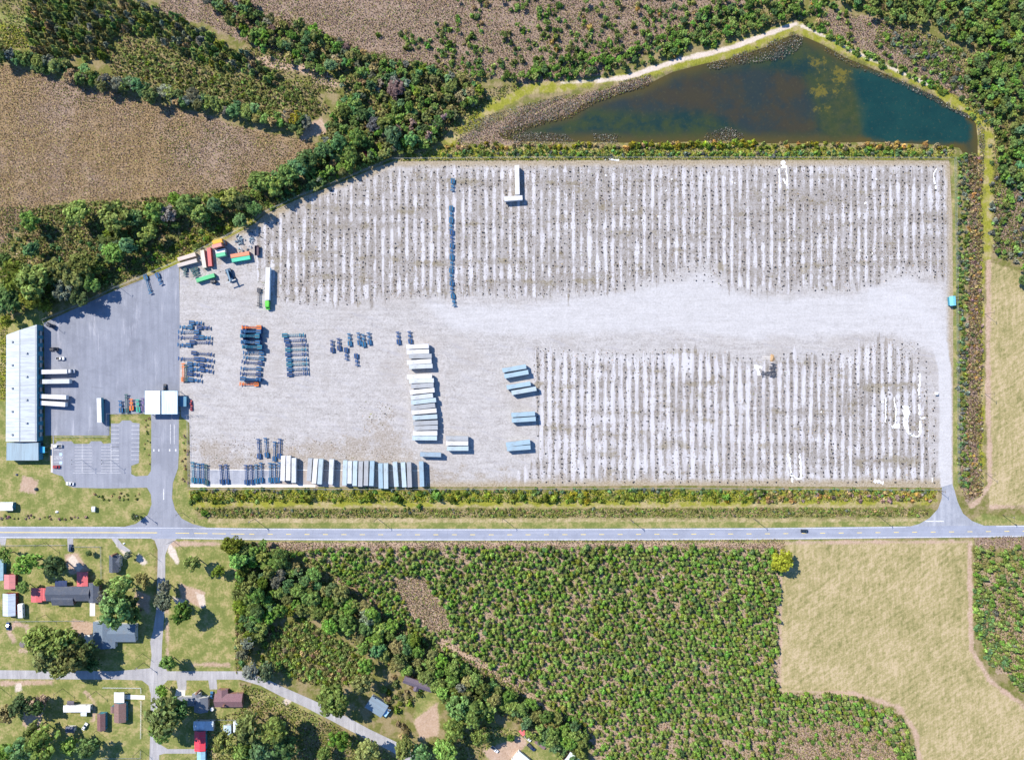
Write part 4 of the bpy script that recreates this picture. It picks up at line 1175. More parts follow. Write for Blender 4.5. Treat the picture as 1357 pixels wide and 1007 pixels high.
def building(name, label, cat, blocks, roof_mat, roof_col, wall_mat=None, open_sides=False, chimney=None, windows=True, origin=None):
    """blocks: (x0,y0,x1,y1 photo px of the roof outline, ridge 'x'/'y', eaves height, rise[, rotation deg])"""
    b0 = blocks[0]
    h0 = b0[5]
    ox, oy = P((b0[0] + b0[2]) / 2, (b0[1] + b0[3]) / 2, h0 + b0[6] * .5)
    rot = math.radians(b0[7]) if len(b0) > 7 else 0.0
    r = empty(name, (ox, oy, 0.02), rot)
    tag(r, label, cat)
    wm, rm, posts = MB(), MB(), []
    openings = []
    for i, b in enumerate(blocks):
        x0, y0, x1, y1, ridge, he, rise = b[:7]
        ca = P((x0 + x1) / 2, (y0 + y1) / 2, he + rise * .5)
        dx, dy = ca[0] - ox, ca[1] - oy
        lx = dx * math.cos(-rot) - dy * math.sin(-rot); ly = dx * math.sin(-rot) + dy * math.cos(-rot)
        kk = S * (H - he) / H
        L, W = abs(x1 - x0) * kk, abs(y1 - y0) * kk
        if ridge == 'x':
            args = (L, W, he, rise, 0.0)
        else:
            args = (W, L, he, rise, math.pi / 2)
        dummy = MB()
        add_gable(dummy if open_sides else wm, rm, lx, ly, *args)
        if open_sides:
            for sx_ in (-1, 1):
                for sy_ in (-1, 1):
                    posts.append((lx + sx_ * (L / 2 - .5), ly + sy_ * (W / 2 - .5), he + rise * .06))
        else:
            openings.append((lx, ly, L, W, he))
    ro = rm.build("roof", roof_mat, r)
    ro.color = (*roof_col, 1)
    for (x, y, h_) in posts:
        MB().box(x - .1, x + .1, y - .1, y + .1, 0, h_).build("post", WOOD, r)
    if wm.v:
        wm.build("wall", wall_mat or WALL_W, r)
    if openings and windows:
        lx, ly, L, W, he = openings[0]
        yb_ = ly - W / 2 + .35
        zc = min(1.5, he * .55)
        MB().box(lx - .45, lx + .45, yb_ - .06, yb_ - .003, .05, min(2.05, he - .3)).build("door", DOOR_M, r)
        for (lx, ly, L, W, he) in openings:
            if min(L, W) < 4 or he < 2.3: continue
            for t in (-.3, .3):
                for s in (-1, 1):
                    yy = ly + s * (W / 2 - .35)
                    w = MB().box(lx + t * L - .55, lx + t * L + .55, yy - .05, yy + .05, zc - .45, zc + .65).build("window", DOOR_M, r)
                    MB().box(lx + t * L - .47, lx + t * L + .47, yy - .07, yy + .07, zc - .37, zc + .57).build("pane", GLASSY, w)
                    xx = lx + s * (L / 2 - .35)
                    w = MB().box(xx - .05, xx + .05, ly + t * W - .5, ly + t * W + .5, zc - .45, zc + .65).build("window", DOOR_M, r)
                    MB().box(xx - .07, xx + .07, ly + t * W - .42, ly + t * W + .42, zc - .37, zc + .57).build("pane", GLASSY, w)
    if chimney:
        cx_, cy_ = P(*chimney, 4.5)
        dx, dy = cx_ - ox, cy_ - oy
        lx = dx * math.cos(-rot) - dy * math.sin(-rot); ly = dx * math.sin(-rot) + dy * math.cos(-rot)
        MB().box(lx - .5, lx + .5, ly - .5, ly + .5, 0, 6.0).build("chimney", WALL_B, ro)
    return r

k = crop(6.294, 0, 710)
def bx(k, x0, y0, x1, y1): return (*k(x0, y0), *k(x1, y1))
MR = (0.66, 0.16, 0.15)
building("metal_shed", "faded red metal shed at the left edge above the long grey barn", 'shed', [(*bx(k, 32, 322, 126, 443), 'y', 2.8, .7)], SEAM_Y, (0.60, 0.22, 0.21), WALL_RED)
building("metal_barn", "pale grey metal barn with red side wall next to the white camper", 'barn', [(*bx(k, 20, 482, 126, 668), 'y', 3.2, 1.0)], SEAM_Y, (0.52, 0.58, 0.68), WALL_RED)
building("metal_shed", "teal metal shed cut by the left edge of the photo", 'shed', [(*bx(k, -30, 200, 26, 372), 'y', 3.0, .7)], SEAM_Y, (0.38, 0.56, 0.62), WALL_T)
building("carport", "red metal carport standing against the back of the long slate house", 'carport', [(*bx(k, 640, 300, 732, 420), 'y', 2.9, .6)], SEAM_Y, (0.66, 0.13, 0.13), None, True)
building("carport", "red metal carport at the left end of the long slate house", 'carport', [(*bx(k, 258, 432, 350, 553), 'y', 2.7, .5), (*bx(k, 352, 434, 384, 540), 'y', 2.5, .3)], SEAM_Y, (0.66, 0.13, 0.13), None, True)
building("ranch_house", "long dark slate roofed ranch house between two red carports", 'house', [(*bx(k, 380, 424, 745, 545), 'x', 3.0, 1.5), (*bx(k, 737, 392, 824, 558), 'y', 3.1, 1.1), (*bx(k, 430, 480, 612, 580), 'x', 2.9, 1.2)],
         SHINGLE, (0.095, 0.11, 0.145), WALL_B)
building("carport", "navy roofed porch behind the long slate house in tree shade", 'carport', [(*bx(k, 460, 372, 560, 428), 'x', 2.5, .2)], SHINGLE, (0.04, 0.06, 0.14), None, True)
building("cottage", "small dark slate cottage near the side lane junction", 'house', [(*bx(k, 905, 162, 985, 305), 'y', 3.2, 1.6), (*bx(k, 945, 172, 1000, 262), 'x', 3.0, 1.1)], SHINGLE, (0.095, 0.11, 0.14), WALL_W, chimney=(149.5, 735.5))
k = crop(3.99, 0, 755)
building("house", "slate blue L shaped house under big trees by the curved driveway", 'house', [(*bx(k, 488, 275, 606, 416), 'y', 3.2, 1.8), (*bx(k, 570, 288, 716, 382), 'x', 3.1, 1.5)], SHINGLE, (0.17, 0.22, 0.28), WALL_W)
k = crop(7.353, 0, 870)
building("mobile_home", "long narrow white mobile home on the lawn", 'mobile home', [(*bx(k, 618, 474, 880, 540), 'x', 3.0, .35)], SEAM_X, (0.86, 0.86, 0.86), WALL_W)
building("porch", "dark shingled porch behind the white mobile home", 'porch', [(*bx(k, 655, 430, 722, 470), 'x', 2.6, .4)], SHINGLE, (0.15, 0.13, 0.16), None, True)
building("porch", "white roofed step porch in front of the mobile home", 'porch', [(*bx(k, 788, 542, 845, 576), 'x', 2.4, .15)], SEAM_X, (0.70, 0.78, 0.84), None, True)
building("garden_shed", "dark grey shed between trees left of the brown shed", 'shed', [(*bx(k, 640, 682, 722, 742), 'x', 2.5, .8)], SHINGLE, (0.13, 0.14, 0.20), WALL_W)
building("garden_shed", "brown roofed shed with teal side left of the brown house", 'shed', [(*bx(k, 943, 555, 1022, 724), 'y', 2.9, 1.1)], SHINGLE, (0.20, 0.11, 0.11), WALL_T)
building("house", "brown gabled house beside the white carport and drive", 'house', [(*bx(k, 1106, 455, 1222, 642), 'y', 3.1, 1.5), (*bx(k, 1076, 482, 1120, 548), 'y', 2.7, .5)], SHINGLE, (0.25, 0.155, 0.14), WALL_T)
building("carport", "bright white carport in front of the brown gabled house", 'carport', [(*bx(k, 1112, 345, 1210, 446), 'y', 2.8, .25)], SEAM_Y, (0.86, 0.88, 0.90), None, True)
k = crop(6.853, 150, 860)
building("house", "grey shingled house with cross gable beside the large shade tree", 'house', [(*bx(k, 582, 438, 742, 520), 'x', 3.0, 1.5), (*bx(k, 730, 440, 856, 576), 'y', 3.2, 1.8), (*bx(k, 715, 403, 792, 448), 'y', 2.8, .8)], SHINGLE, (0.20, 0.215, 0.25), WALL_W, chimney=(261, 918))
building("house", "maroon brown roofed house with a front wing by the lane", 'house', [(*bx(k, 918, 408, 1172, 530), 'x', 3.0, 1.9), (*bx(k, 940, 368, 1038, 440), 'y', 2.9, 1.2)], SHINGLE, (0.235, 0.135, 0.15), WALL_B, chimney=(297, 934))
building("metal_shed", "white metal shed lying across the top of the red roof", 'shed', [(*bx(k, 730, 655, 910, 738), 'x', 3.2, .6)], SEAM_X, (0.62, 0.70, 0.78), WALL_W)
building("workshop", "long bright red roofed workshop half under tree shade", 'shed', [(*bx(k, 736, 744, 836, 926), 'y', 3.6, .9)], SEAM_Y, (0.76, 0.045, 0.075), WALL_T)
building("metal_shed", "teal metal lean-to at the lower end of the red workshop", 'shed', [(*bx(k, 760, 930, 836, 1030), 'y', 3.2, .6)], SEAM_Y, (0.30, 0.52, 0.62), WALL_T)
building("garden_shed", "pale blue shed left of the slim white one", 'shed', [(*bx(k, 1002, 690, 1070, 775), 'y', 2.6, .5)], SEAM_Y, (0.50, 0.66, 0.78), WALL_W)
building("garden_shed", "slim white shed partly under the right-hand trees", 'shed', [(*bx(k, 1090, 655, 1132, 752), 'y', 2.6, .5)], SEAM_Y, (0.68, 0.77, 0.84), WALL_W)
k = crop(7.353, 440, 870)
building("house", "grey metal roofed house set askew above the curving lane", 'house', [(*k(338, 418), *k(527, 556), 'x', 3.2, 1.3, -33)], SEAM_Y, (0.22, 0.29, 0.35), WALL_W)
building("porch", "light blue roofed porch on the right side of the askew house", 'porch', [(*k(487, 515), *k(573, 560), 'x', 2.7, .12, 55)], SEAM_X, (0.40, 0.66, 0.86), None, True)
building("house", "dark purple brown shingled house among the woodland trees", 'house', [(*k(690, 236), *k(985, 306), 'x', 3.0, 1.3, -19), (*k(795, 285), *k(845, 335), 'y', 2.8, 1.0)], SHINGLE, (0.16, 0.13, 0.17), WALL_B)
k = crop(9.69, 640, 940)
building("house", "white metal roofed house cut by the bottom edge", 'house', [(*k(380, 590), *k(620, 760), 'x', 3.1, 1.0, -40)], SEAM_Y, (0.70, 0.78, 0.84), WALL_W)
building("house", "white roofed house at the bottom edge right of the lawn", 'house', [(*k(1050, 590), *k(1260, 760), 'x', 3.1, 1.0, -38)], SEAM_Y, (0.70, 0.78, 0.84), WALL_B)
building("canopy", "small red and white striped canopy by the woodland edge", 'canopy', [(*k(468, 252), *k(552, 322), 'x', 2.4, .4, -50)], SEAM_X, (0.75, 0.16, 0.16), None, True)
def flat_trailer(p, rz, L, col, label, cat='trailer'):
    r = empty("flatbed_trailer", (*P(*p, 1), .05), math.radians(rz)); tag(r, label, cat)
    MB().box(-L / 2, L / 2, -1.2, 1.2, .85, 1.0).build("deck", PAINT, r)
    for s in (-1, 1):
        for x in (-.6, .6):
            MB().cyl((x, s * .8, .4), (x, s * 1.1, .4), .38, n=12).build("wheel", RUBBER, r)
    MB().box(L / 2, L / 2 + 1.2, -.08, .08, .8, .95).build("drawbar", STEEL, r)
    tint(r, {'deck': col})
flat_trailer(k(735, 450), -36, 8.0, (.22, .14, .15), "long brown flatbed trailer beside the woodland edge")
building("garden_shed", "small white shed at the left edge above the road", 'shed', [(0, 665.5, 17, 676.5, 'x', 2.8, .6)], SEAM_X, (0.84, 0.86, 0.86), WALL_T)
building("guard_hut", "bright blue roofed hut by the fence on the right side of the yard", 'hut', [(1258.6, 392.5, 1266.6, 405, 'y', 2.6, .5, 4)], SEAM_Y, (0.20, 0.62, 0.86), WALL_T)
building("pump_house", "tiny white pump house alone on the roadside grass", 'hut', [(121.5, 671, 126, 678, 'x', 1.5, .3)], SEAM_X, (0.72, 0.76, 0.78), WALL_W, windows=False)
building("utility_box", "tiny white utility box beside the white gravel drive", 'utility box', [(1239.5, 519.5, 1243.5, 523.5, 'x', 1.3, .2)], SEAM_X, (0.70, 0.70, 0.68), WALL_W, windows=False)
# camper
k = crop(6.294, 0, 710)
a = P(*k(168, 627), 2.8)
r = empty("camper_trailer", (*a, .05), math.radians(92)); tag(r, "white camper trailer with teal side parked by the metal barn", 'camper')
MB().prism([(-4.6, .5), (4.2, .5), (4.7, 1.2), (4.5, 2.5), (4.0, 2.9), (-4.3, 2.9), (-4.6, 2.6)], -1.5, 1.5).build("body", PAINT, r)
MB().box(-.4, .4, -.35, .35, 2.903, 3.1).build("roof_vent", GALV, r)
for s in (-1, 1):
    for x in (-2.5, 1.5):
        MB().box(x - .5, x + .5, s * 1.503 - .01, s * 1.503 + .01, 1.5, 2.1).build("window", GLASSY, r)
    for x in (-.7, .3):
        MB().cyl((x, s * 1.0, .38), (x, s * 1.35, .38), .36, n=12).build("wheel", RUBBER, r)
MB().box(4.7, 6.0, -.07, .07, .5, .62).build("drawbar", STEEL, r)
tint(r, {'body': (.78, .82, .84)})

# warehouse
k = crop(4.377, 0, 420)
he = 6.0
out = [k(38, 105), k(214, 45), k(214, 722), k(35, 722)]
ring = [P(*p, he) for p in out]
ox, oy = ring[3]
r = empty("warehouse", (ox, oy, 0.02)); tag(r, "long white metal roofed warehouse with loading docks and a slanted upper end", 'warehouse')
ring = [(x - ox, y - oy) for x, y in ring]
MB().poly(ring, 0, he).build("wall", WALL_T, r)
xr = 0.47
def lerp(a, b, t): return (a[0] + (b[0] - a[0]) * t, a[1] + (b[1] - a[1]) * t)
top, bot = lerp(ring[0], ring[1], xr), lerp(ring[3], ring[2], xr)
rm = MB()
A, B_, C_, D_ = ring
E = .15
z0, z1 = he + .003, he + .9
vsu = [(*A, z0), (*top, z1), (*B_, z0), (*C_, z0), (*bot, z1), (*D_, z0)]
vst = [(x, y, z + .18) for x, y, z in vsu]
rm.add(vsu + vst, [(6, 11, 10, 7), (7, 10, 9, 8), (0, 1, 4, 5), (1, 2, 3, 4), (0, 6, 7, 1), (1, 7, 8, 2), (2, 8, 9, 3), (3, 9, 10, 4), (4, 10, 11, 5), (5, 11, 6, 0)])
ro = rm.build("roof", SEAM_Y, r); ro.color = (.54, .58, .60, 1)
rd = MB()
rd.box(min(top[0], bot[0]) - .2, max(top[0], bot[0]) + .2, bot[1] + .3, top[1] - .3, z1 + .19, z1 + .30)
rd.build("ridge_cap", GALV, ro)
for t_ in range(9):
    vy = bot[1] + (top[1] - bot[1]) * (t_ + .6) / 9.6
    vx = top[0] * .5 + bot[0] * .5 + (4.5 if t_ % 2 else -5.0)
    zr = z0 + (z1 - z0) * .5 + .15
    MB().box(vx - .55, vx + .55, vy - .55, vy + .55, zr, zr + .75).build("roof_vent", GALV, ro)
m = MB(); ex = ring[1][0]
m.box(ex - 1.2, ex - .5, ring[2][1] + .5, ring[1][1] - 1.0, he + .30, he + .36).build("gutter", GALV, ro)
for i, py in enumerate([442, 452, 463, 475, 484, 493, 506, 516, 525.5, 534.5, 545, 555, 566, 575]):
    y = P(50, py, 0)[1] - oy
    d = MB().box(ex + .003, ex + .10, y - 1.4, y + 1.4, 1.0, 4.0).build("dock_door", DOOR_M, r)
    MB().box(ex + .11, ex + .55, y - 1.7, y + 1.7, 4.05, 4.4).build("dock_shelter", STEEL, r)
    MB().box(ex + .105, ex + .5, y - 1.2, y + 1.2, .6, .95).build("dock_bumper", RUBBER, r)
h2 = 5.0
o2 = [P(*k(40, 726), h2), P(*k(220, 726), h2), P(*k(221, 830), h2), P(*k(38, 830), h2)]
ox, oy = o2[3]
r = empty("warehouse_office", (ox, oy, 0.02)); tag(r, "low blue grey metal roofed office block at the lower end of the warehouse", 'office')
o2 = [(x - ox, y - oy) for x, y in o2]
MB().poly([(o2[0][0], o2[0][1] - .35), (o2[1][0], o2[1][1] - .35), o2[2], o2[3]], 0, h2 - .2).build("wall", WALL_T, r)
ro = MB().poly([(o2[0][0] - .2, o2[0][1] - .3), (o2[1][0] + .2, o2[1][1] - .3), (o2[2][0] + .2, o2[2][1] - .2), (o2[3][0] - .2, o2[3][1] - .2)], h2 - .197, h2).build("roof", SEAM_X, r); ro.color = (.30, .40, .46, 1)
MB().box(9, 9.7, 12, 12.7, h2 + .003, h2 + .6).build("roof_vent", GALV, ro)
aw = P(*k(240, 770), 3.2)
MB().box(aw[0] - ox - 2.2, aw[0] - ox + 2.2, aw[1] - oy - 2.0, aw[1] - oy + 2.0, 3.0, 3.15).build("awning", plain("awning_blue", (.05, .42, .70), .5), r)
for s in (-1, 1):
    MB().box(aw[0] - ox + 1.8, aw[0] - ox + 2.0, aw[1] - oy + s * 1.8 - .1, aw[1] - oy + s * 1.8 + .1, 0, 2.997).build("awning_post", GALV, r)
MB().box(o2[2][0] + .003, o2[2][0] + .08, 9, 11.2, .05, 2.4).build("door", GLASSY, r)
for i in range(3):
    MB().box(3 + i * 6, 5 + i * 6, -.08, -.003, 1.2, 2.4).build("window", GLASSY, r)
# gatehouse canopy
hg = 5.4
for nm, (x0, y0, x1, y1), colr, lab in (("gate_canopy", (840, 428, 929, 563), (.88, .89, .90), "flat white gate canopy, left of the twin roofs over the entrance drive"),
                                         ("gate_canopy", (937, 428, 1030, 563), (.62, .72, .80), "ribbed pale blue gate canopy, right of the twin roofs over the entrance drive")):
    a, b = P(*k(x0, y0), hg), P(*k(x1, y1), hg)
    ox, oy = (a[0] + b[0]) / 2, (a[1] + b[1]) / 2
    w, d = abs(b[0] - a[0]) / 2, abs(a[1] - b[1]) / 2
    r = empty(nm, (ox, oy, .06)); tag(r, lab, 'canopy')
    ro = MB().box(-w, w, -d, d, hg - .3, hg).build("roof", SEAM_Y if 'flat' in lab else SEAM_X, r); ro.color = (*colr, 1)
    f = MB()
    for (q0, q1, q2, q3) in ((-w - .12, -w - .003, -d, d), (w + .003, w + .12, -d, d), (-w, w, -d - .12, -d - .003), (-w, w, d + .003, d + .12)):
        f.box(q0, q1, q2, q3, hg - .55, hg + .08)
    f.build("fascia", WALL_T, ro)
    for sx_ in (-1, 1):
        for sy_ in (-1, 0, 1):
            MB().box(sx_ * (w - .6) - .15, sx_ * (w - .6) + .15, sy_ * (d - .8) - .15, sy_ * (d - .8) + .15, 0, hg - .303).build("post", GALV, r)
a = P(*k(1062, 490), 2)
r = empty("gatehouse", (*a, .06)); tag(r, "small dark gatehouse in the shade right of the entrance canopies", 'hut')
MB().box(-2.2, 2.2, -3, 3, 0, 2.5).build("wall", WALL_T, r)
ro = MB().box(-2.5, 2.5, -3.3, 3.3, 2.503, 2.7).build("roof", SEAM_X, r); ro.color = (.10, .25, .36, 1)
MB().box(-2.26, -2.203, -.5, .5, .05, 2.1).build("door", DOOR_M, r)
MB().box(-2.26, -2.203, 1, 2.4, 1, 2).build("window", GLASSY, r)

# ------------------------------------------------------------------ poles
def pole(p, h, label, arms=1, thin=.16, lamp=0, name="utility_pole"):
    """p: photo position of the foot"""
    x, y = P(*p, 0)
    r = empty(name, (x, y, 0.0)); tag(r, label, 'street lamp' if lamp else 'utility pole')
    MB().cyl((0, 0, 0), (0, 0, h), thin, thin * .65, 8).build("shaft", GALV if lamp else WOOD, r)
    if lamp:
        for s in range(lamp):
            d = 1 if s == 0 else -1
            a = MB().cyl((0, 0, h - .2), (0, d * 1.3, h), .05, n=6).build("lamp_arm", GALV, r)
            MB().box(-.2, .2, d * 1.3 - .35, d * 1.3 + .35, h + .01, h + .16).build("lamp_head", STEEL, r)
    elif arms:
        MB().box(-.06, .06, -1.2, 1.2, h - .75, h - .6).build("crossarm", WOOD, r)
        for s in (-1, 0, 1):
            MB().cyl((0, s * 1.05, h - .598), (0, s * 1.05, h - .35), .05, n=6).build("insulator", GALV, r)
        if arms == 2:
            MB().cyl((.35, 0, h - 2.4), (.35, 0, h - 1.4), .28, n=10).build("transformer", GALV, r)
for i, (x, y) in enumerate([(337.5, 687.5), (500, 686.5), (666, 686.5), (835, 688), (998, 686.5), (1164, 683.5), (1328.5, 682)]):
    pole((x, y), 11.5, f"wooden utility pole, {ORD[i]} from the left along the upper verge of the main road", 1 + (i % 3 == 0), .19)
for i, (x, y) in enumerate([(1305, 416), (1305, 521.5), (1306, 626.5)]):
    pole((x, y), 9.5, f"thin utility pole beside the right-hand field track, {('upper', 'middle', 'lower')[i]} of three", 1, .14)
pole((1242, 649), 9, "utility pole at the mouth of the right-hand gravel drive", 1, .16)
pole((242, 679), 9.5, "utility pole on the grass right of the entrance drive", 1, .15)
pole((190.5, 680), 11, "utility pole on the grass left of the entrance drive", 2, .18)
pole((60.8, 718.7), 11, "utility pole on the lawn below the main road, above the round yard tree", 1, .16)
pole((60.4, 814.3), 9, "utility pole on the fence line below the long slate house", 1, .14)
pole((189, 865.5), 9, "thin pole on the grass island by the curved driveway", 0, .13)
pole((190.5, 877.5), 11, "utility pole at the crossing of the two lanes", 2, .18)
pole((83.2, 912), 9.5, "utility pole above the white mobile home", 1, .15)
pole((127, 915.6), 9.5, "utility pole on the lawn right of the mobile home", 1, .15)
pole((186, 992.5), 9.5, "utility pole near the bottom edge beside the lane", 1, .15)
pole((0.5, 911), 9, "utility pole at the left edge below the lane", 1, .15)
pole((230, 716.5), 9.5, "utility pole on the grass right of the lane junction", 0, .14)
pole((199.5, 733), 9, "utility pole left of the lane just below the junction", 0, .14)
pole((248, 1003), 8, "thin pole at the bottom edge left of the red workshop", 0, .13)
pole((127.5, 968), 7, "thin pole on the lawn below the brown roofed shed", 0, .12)
pole((108.8, 609.6), 10.5, "double lamp post on the left in the employee lot", 0, .12, 2, "lamp_post")
pole((147.4, 609.6), 10.5, "double lamp post on the right in the employee lot", 0, .12, 2, "lamp_post")
pole((159.5, 381.5), 9.5, "single lamp post on the upper edge of the asphalt yard", 0, .12, 1, "lamp_post")
pole((69.5, 430), 9.5, "single lamp post beside the upper corner of the warehouse", 0, .12, 1, "lamp_post")
pole((344, 312), 7.5, "single lamp post by the scrap yard fence", 0, .1, 1, "lamp_post")

# ------------------------------------------------------------------ fences
def fence(pts, label, step=9.0, h=2.4, name="chain_link_fence", post=GALV):
    W_ = PP(pts)
    ox, oy = W_[0]
    r = empty(name, (ox, oy, 0)); tag(r, label, 'fence')
    rail = MB(); n = 0
    for (a, b) in zip(W_[:-1], W_[1:]):
        a, b = Vector(a), Vector(b); L = (b - a).length
        q = max(1, round(L / step))
        ang = math.atan2((b - a).y, (b - a).x)
        mid_ = (a + b) / 2 - Vector((ox, oy))
        for z in (.25, h * .5, h - .05):
            rail.box(-L / 2, L / 2, -.03, .03, z - .03, z + .03, ang, mid_)
        for t in range(int(L / 1.2)):
            p = a + (b - a) * ((t + .5) * 1.2 / L) - Vector((ox, oy))
            rail.box(-.012, .012, -.012, .012, .1, h - .1, ang, p)
        for i in range(q):
            if n >= 99: break
            p = a + (b - a) * (i / q) - Vector((ox, oy))
            MB().box(-.07, .07, -.07, .07, 0, h + .1, ang, p).build("post", post, r); n += 1
    rail.build("mesh_panel", post, r)
fence([(520, 211), (700, 209.5), (1000, 209.5), (1261, 210)], "straight chain link fence along the upper edge of the gravel yard", 10)
fence([(1264.5, 210), (1266.5, 330), (1268, 480), (1269, 640)], "straight chain link fence along the right edge of the gravel yard", 8)
fence([(1246, 648.5), (900, 646.5), (640, 647.5), (252, 647.5)], "long chain link fence along the lower edge of the gravel yard", 12)
fence([(58, 424), (100, 406.5), (150, 383), (237, 346), (300, 313), (334, 296)], "chain link fence along the slanting upper edge of the asphalt yard", 8)
fence([(336, 294), (352, 281), (400, 259), (460, 236), (518, 211.5)], "chain link fence slanting along the upper left edge of the gravel yard", 8)
fence([(71, 578.5), (143, 578.5), (143.5, 548), (191, 547.5)], "fence between the asphalt yard and the employee lot", 5, 2.2)
fence([(249, 551), (250, 600), (251, 645)], "fence along the left edge of the gravel yard by the entrance drive", 6, 2.2)
fence([(244, 550), (268, 550)], "short fence right of the gatehouse", 4, 2.2)
fence([(0, 722.5), (88, 722), ], "lawn fence below the main road, left of the driveway", 4, 1.3, "garden_fence")
fence([(98, 724), (134, 724), (135, 775)], "lawn fence below the main road, right of the driveway", 4, 1.3, "garden_fence")
fence([(10, 823), (112, 822)], "lawn fence between the slate house and the lower garden", 4, 1.2, "garden_fence")
fence([(137, 910.5), (187, 911), (187.5, 918)], "white fence at the upper side of the brown house garden", 3, 1.2, "garden_fence", PLASTIC)
fence([(187.5, 928), (187, 978)], "white fence along the lane beside the brown house garden", 3, 1.2, "garden_fence", PLASTIC)
fence([(187, 994), (186.5, 1004), (135, 1004)], "pale fence at the bottom edge of the brown house garden", 3, 1.2, "garden_fence", GALV)
fence([(280, 953), (318, 953)], "low fence below the maroon roofed house", 3, 1.2, "garden_fence", GALV)

# ------------------------------------------------------------------ torn white sheeting on the gravel
def sheeting(pts, w, label, seed):
    rr = random.Random(seed)
    pts = PP(pts)
    dense = []
    for a, b in zip(pts[:-1], pts[1:]):
        n = max(2, int(math.dist(a, b) / 0.7))
        for i in range(n):
            t = i / n
            dense.append((a[0] + (b[0] - a[0]) * t + rr.gauss(0, .12), a[1] + (b[1] - a[1]) * t + rr.gauss(0, .12)))
    dense.append(pts[-1])
    ws = [w * rr.uniform(.3, 1.15) for _ in dense]
    poly = band(dense, ws); n = len(dense)
    ox, oy = pts[0]
    vs_, fs_ = [], []
    for i in range(n):
        z = .10 + rr.uniform(0, .14)
        l, rgt, c = poly[i], poly[2 * n - 1 - i], dense[i]
        for (p, zz) in ((l, .045), (c, z + .08), (rgt, .045)):
            vs_.append((p[0] - ox, p[1] - oy, zz))
    for i in range(n - 1):
        a = 3 * i
        fs_ += [(a, a + 1, a + 4, a + 3), (a + 1, a + 2, a + 5, a + 4)]
    o = MB().add(vs_, fs_).build("plastic_sheeting", PLASTIC)
    o.location = (ox, oy, 0)
    tag(o, label, 'sheeting', 'torn white sheeting on the gravel')
k = crop(6.29, 1150, 440)
for i, (pts, w, lab) in enumerate([
    ([k(318, 615), k(320, 650), k(322, 690)], 3.1, "broad white plastic patch at the top of the largest loop"),
    ([k(322, 690), k(300, 730), k(312, 790), k(345, 850), k(372, 855), k(402, 872), k(432, 862), k(440, 800), k(437, 740)], .95, "large white plastic loop in the lower right block rows"),
    ([k(330, 690), k(332, 760), k(335, 840)], .7, "inner white plastic strip inside the large loop"),
    ([k(424, 600), k(432, 650), k(432, 700), k(450, 720), k(478, 712)], .8, "white plastic strip rising right of the large loop"),
    ([k(433, 345), k(432, 395), k(438, 420), k(428, 470), k(425, 500), k(432, 550)], .8, "long white plastic strip near the white gravel drive, above the loop"),
    ([k(150, 548), k(150, 640), k(148, 750)], .55, "thin pinkish white plastic strip left of the large loop"),
    ([k(218, 540), k(226, 600), k(235, 640), k(232, 760)], .6, "broken white plastic strip between the thin strip and the loop"),
    ([k(200, 790), k(230, 785), k(268, 780)], 1.5, "white plastic heap at the foot of the broken strip"),
    ([k(112, 585), k(132, 578)], .9, "small white plastic scrap beside the thin strip")]):
    sheeting(pts, w, lab, 20 + i)
k = crop(3.99, 1017, 504)
sheeting([k(108, 388), k(118, 420), k(122, 470), k(132, 540)], .8, "left arm of the white plastic U near the front fence", 40)
sheeting([k(170, 385), k(175, 440), k(178, 520), k(155, 520), k(135, 500)], .75, "right arm of the white plastic U near the front fence", 41)
sheeting([k(560, 530), k(585, 535), k(612, 542)], 1.3, "white plastic heap lying against the front fence", 42)
sheeting([k(872, 515), k(873, 535)], .6, "short white plastic piece by the drive at the front fence", 43)
k = crop(3.99, 1017, 0)
sheeting([k(80, 852), k(86, 875), k(88, 890)], 2.0, "white plastic knot on top of the frame shape by the upper fence", 44)
sheeting([k(62, 895), k(64, 940), k(68, 995)], .5, "left thin strip of the white plastic frame by the upper fence", 45)
sheeting([k(100, 890), k(104, 940), k(106, 985)], .5, "right thin strip of the white plastic frame by the upper fence", 46)
sheeting([k(84, 945), k(98, 975)], .6, "slanting white piece inside the white plastic frame", 47)
sheeting([k(895, 893), k(878, 920), k(884, 960), k(892, 1000)], .7, "curved white plastic strip near the upper right corner of the yard", 48)
k = crop(13.43, 960, 440)
sheeting([k(530, 620), k(600, 620), k(670, 635)], 1.5, "white plastic heap beside the timber pile", 49)
sheeting([k(590, 640), k(620, 770)], 1.0, "tail of white plastic below the heap by the timber pile", 50)
k = crop(3.99, 680, 0)
sheeting([k(505, 843), k(535, 846), k(560, 848)], .7, "white plastic scrap caught on the upper fence", 51)
for i, (px, py) in enumerate([(802.5, 211.5), (872, 246), (882, 252), (890, 237), (974, 242), (970, 241), (803, 232), (838, 278), (846, 258), (851, 291), (872, 286), (1146, 269), (1156, 335), (1140, 331), (1045, 318), (1161, 237), (718, 275), (893, 321), (850, 327), (1088, 545)]):
    sheeting([(px, py), (px + (i % 3) * .6, py + 1.6)], .5 + .1 * (i % 4), "small white plastic scrap lying in the block rows", 60 + i)

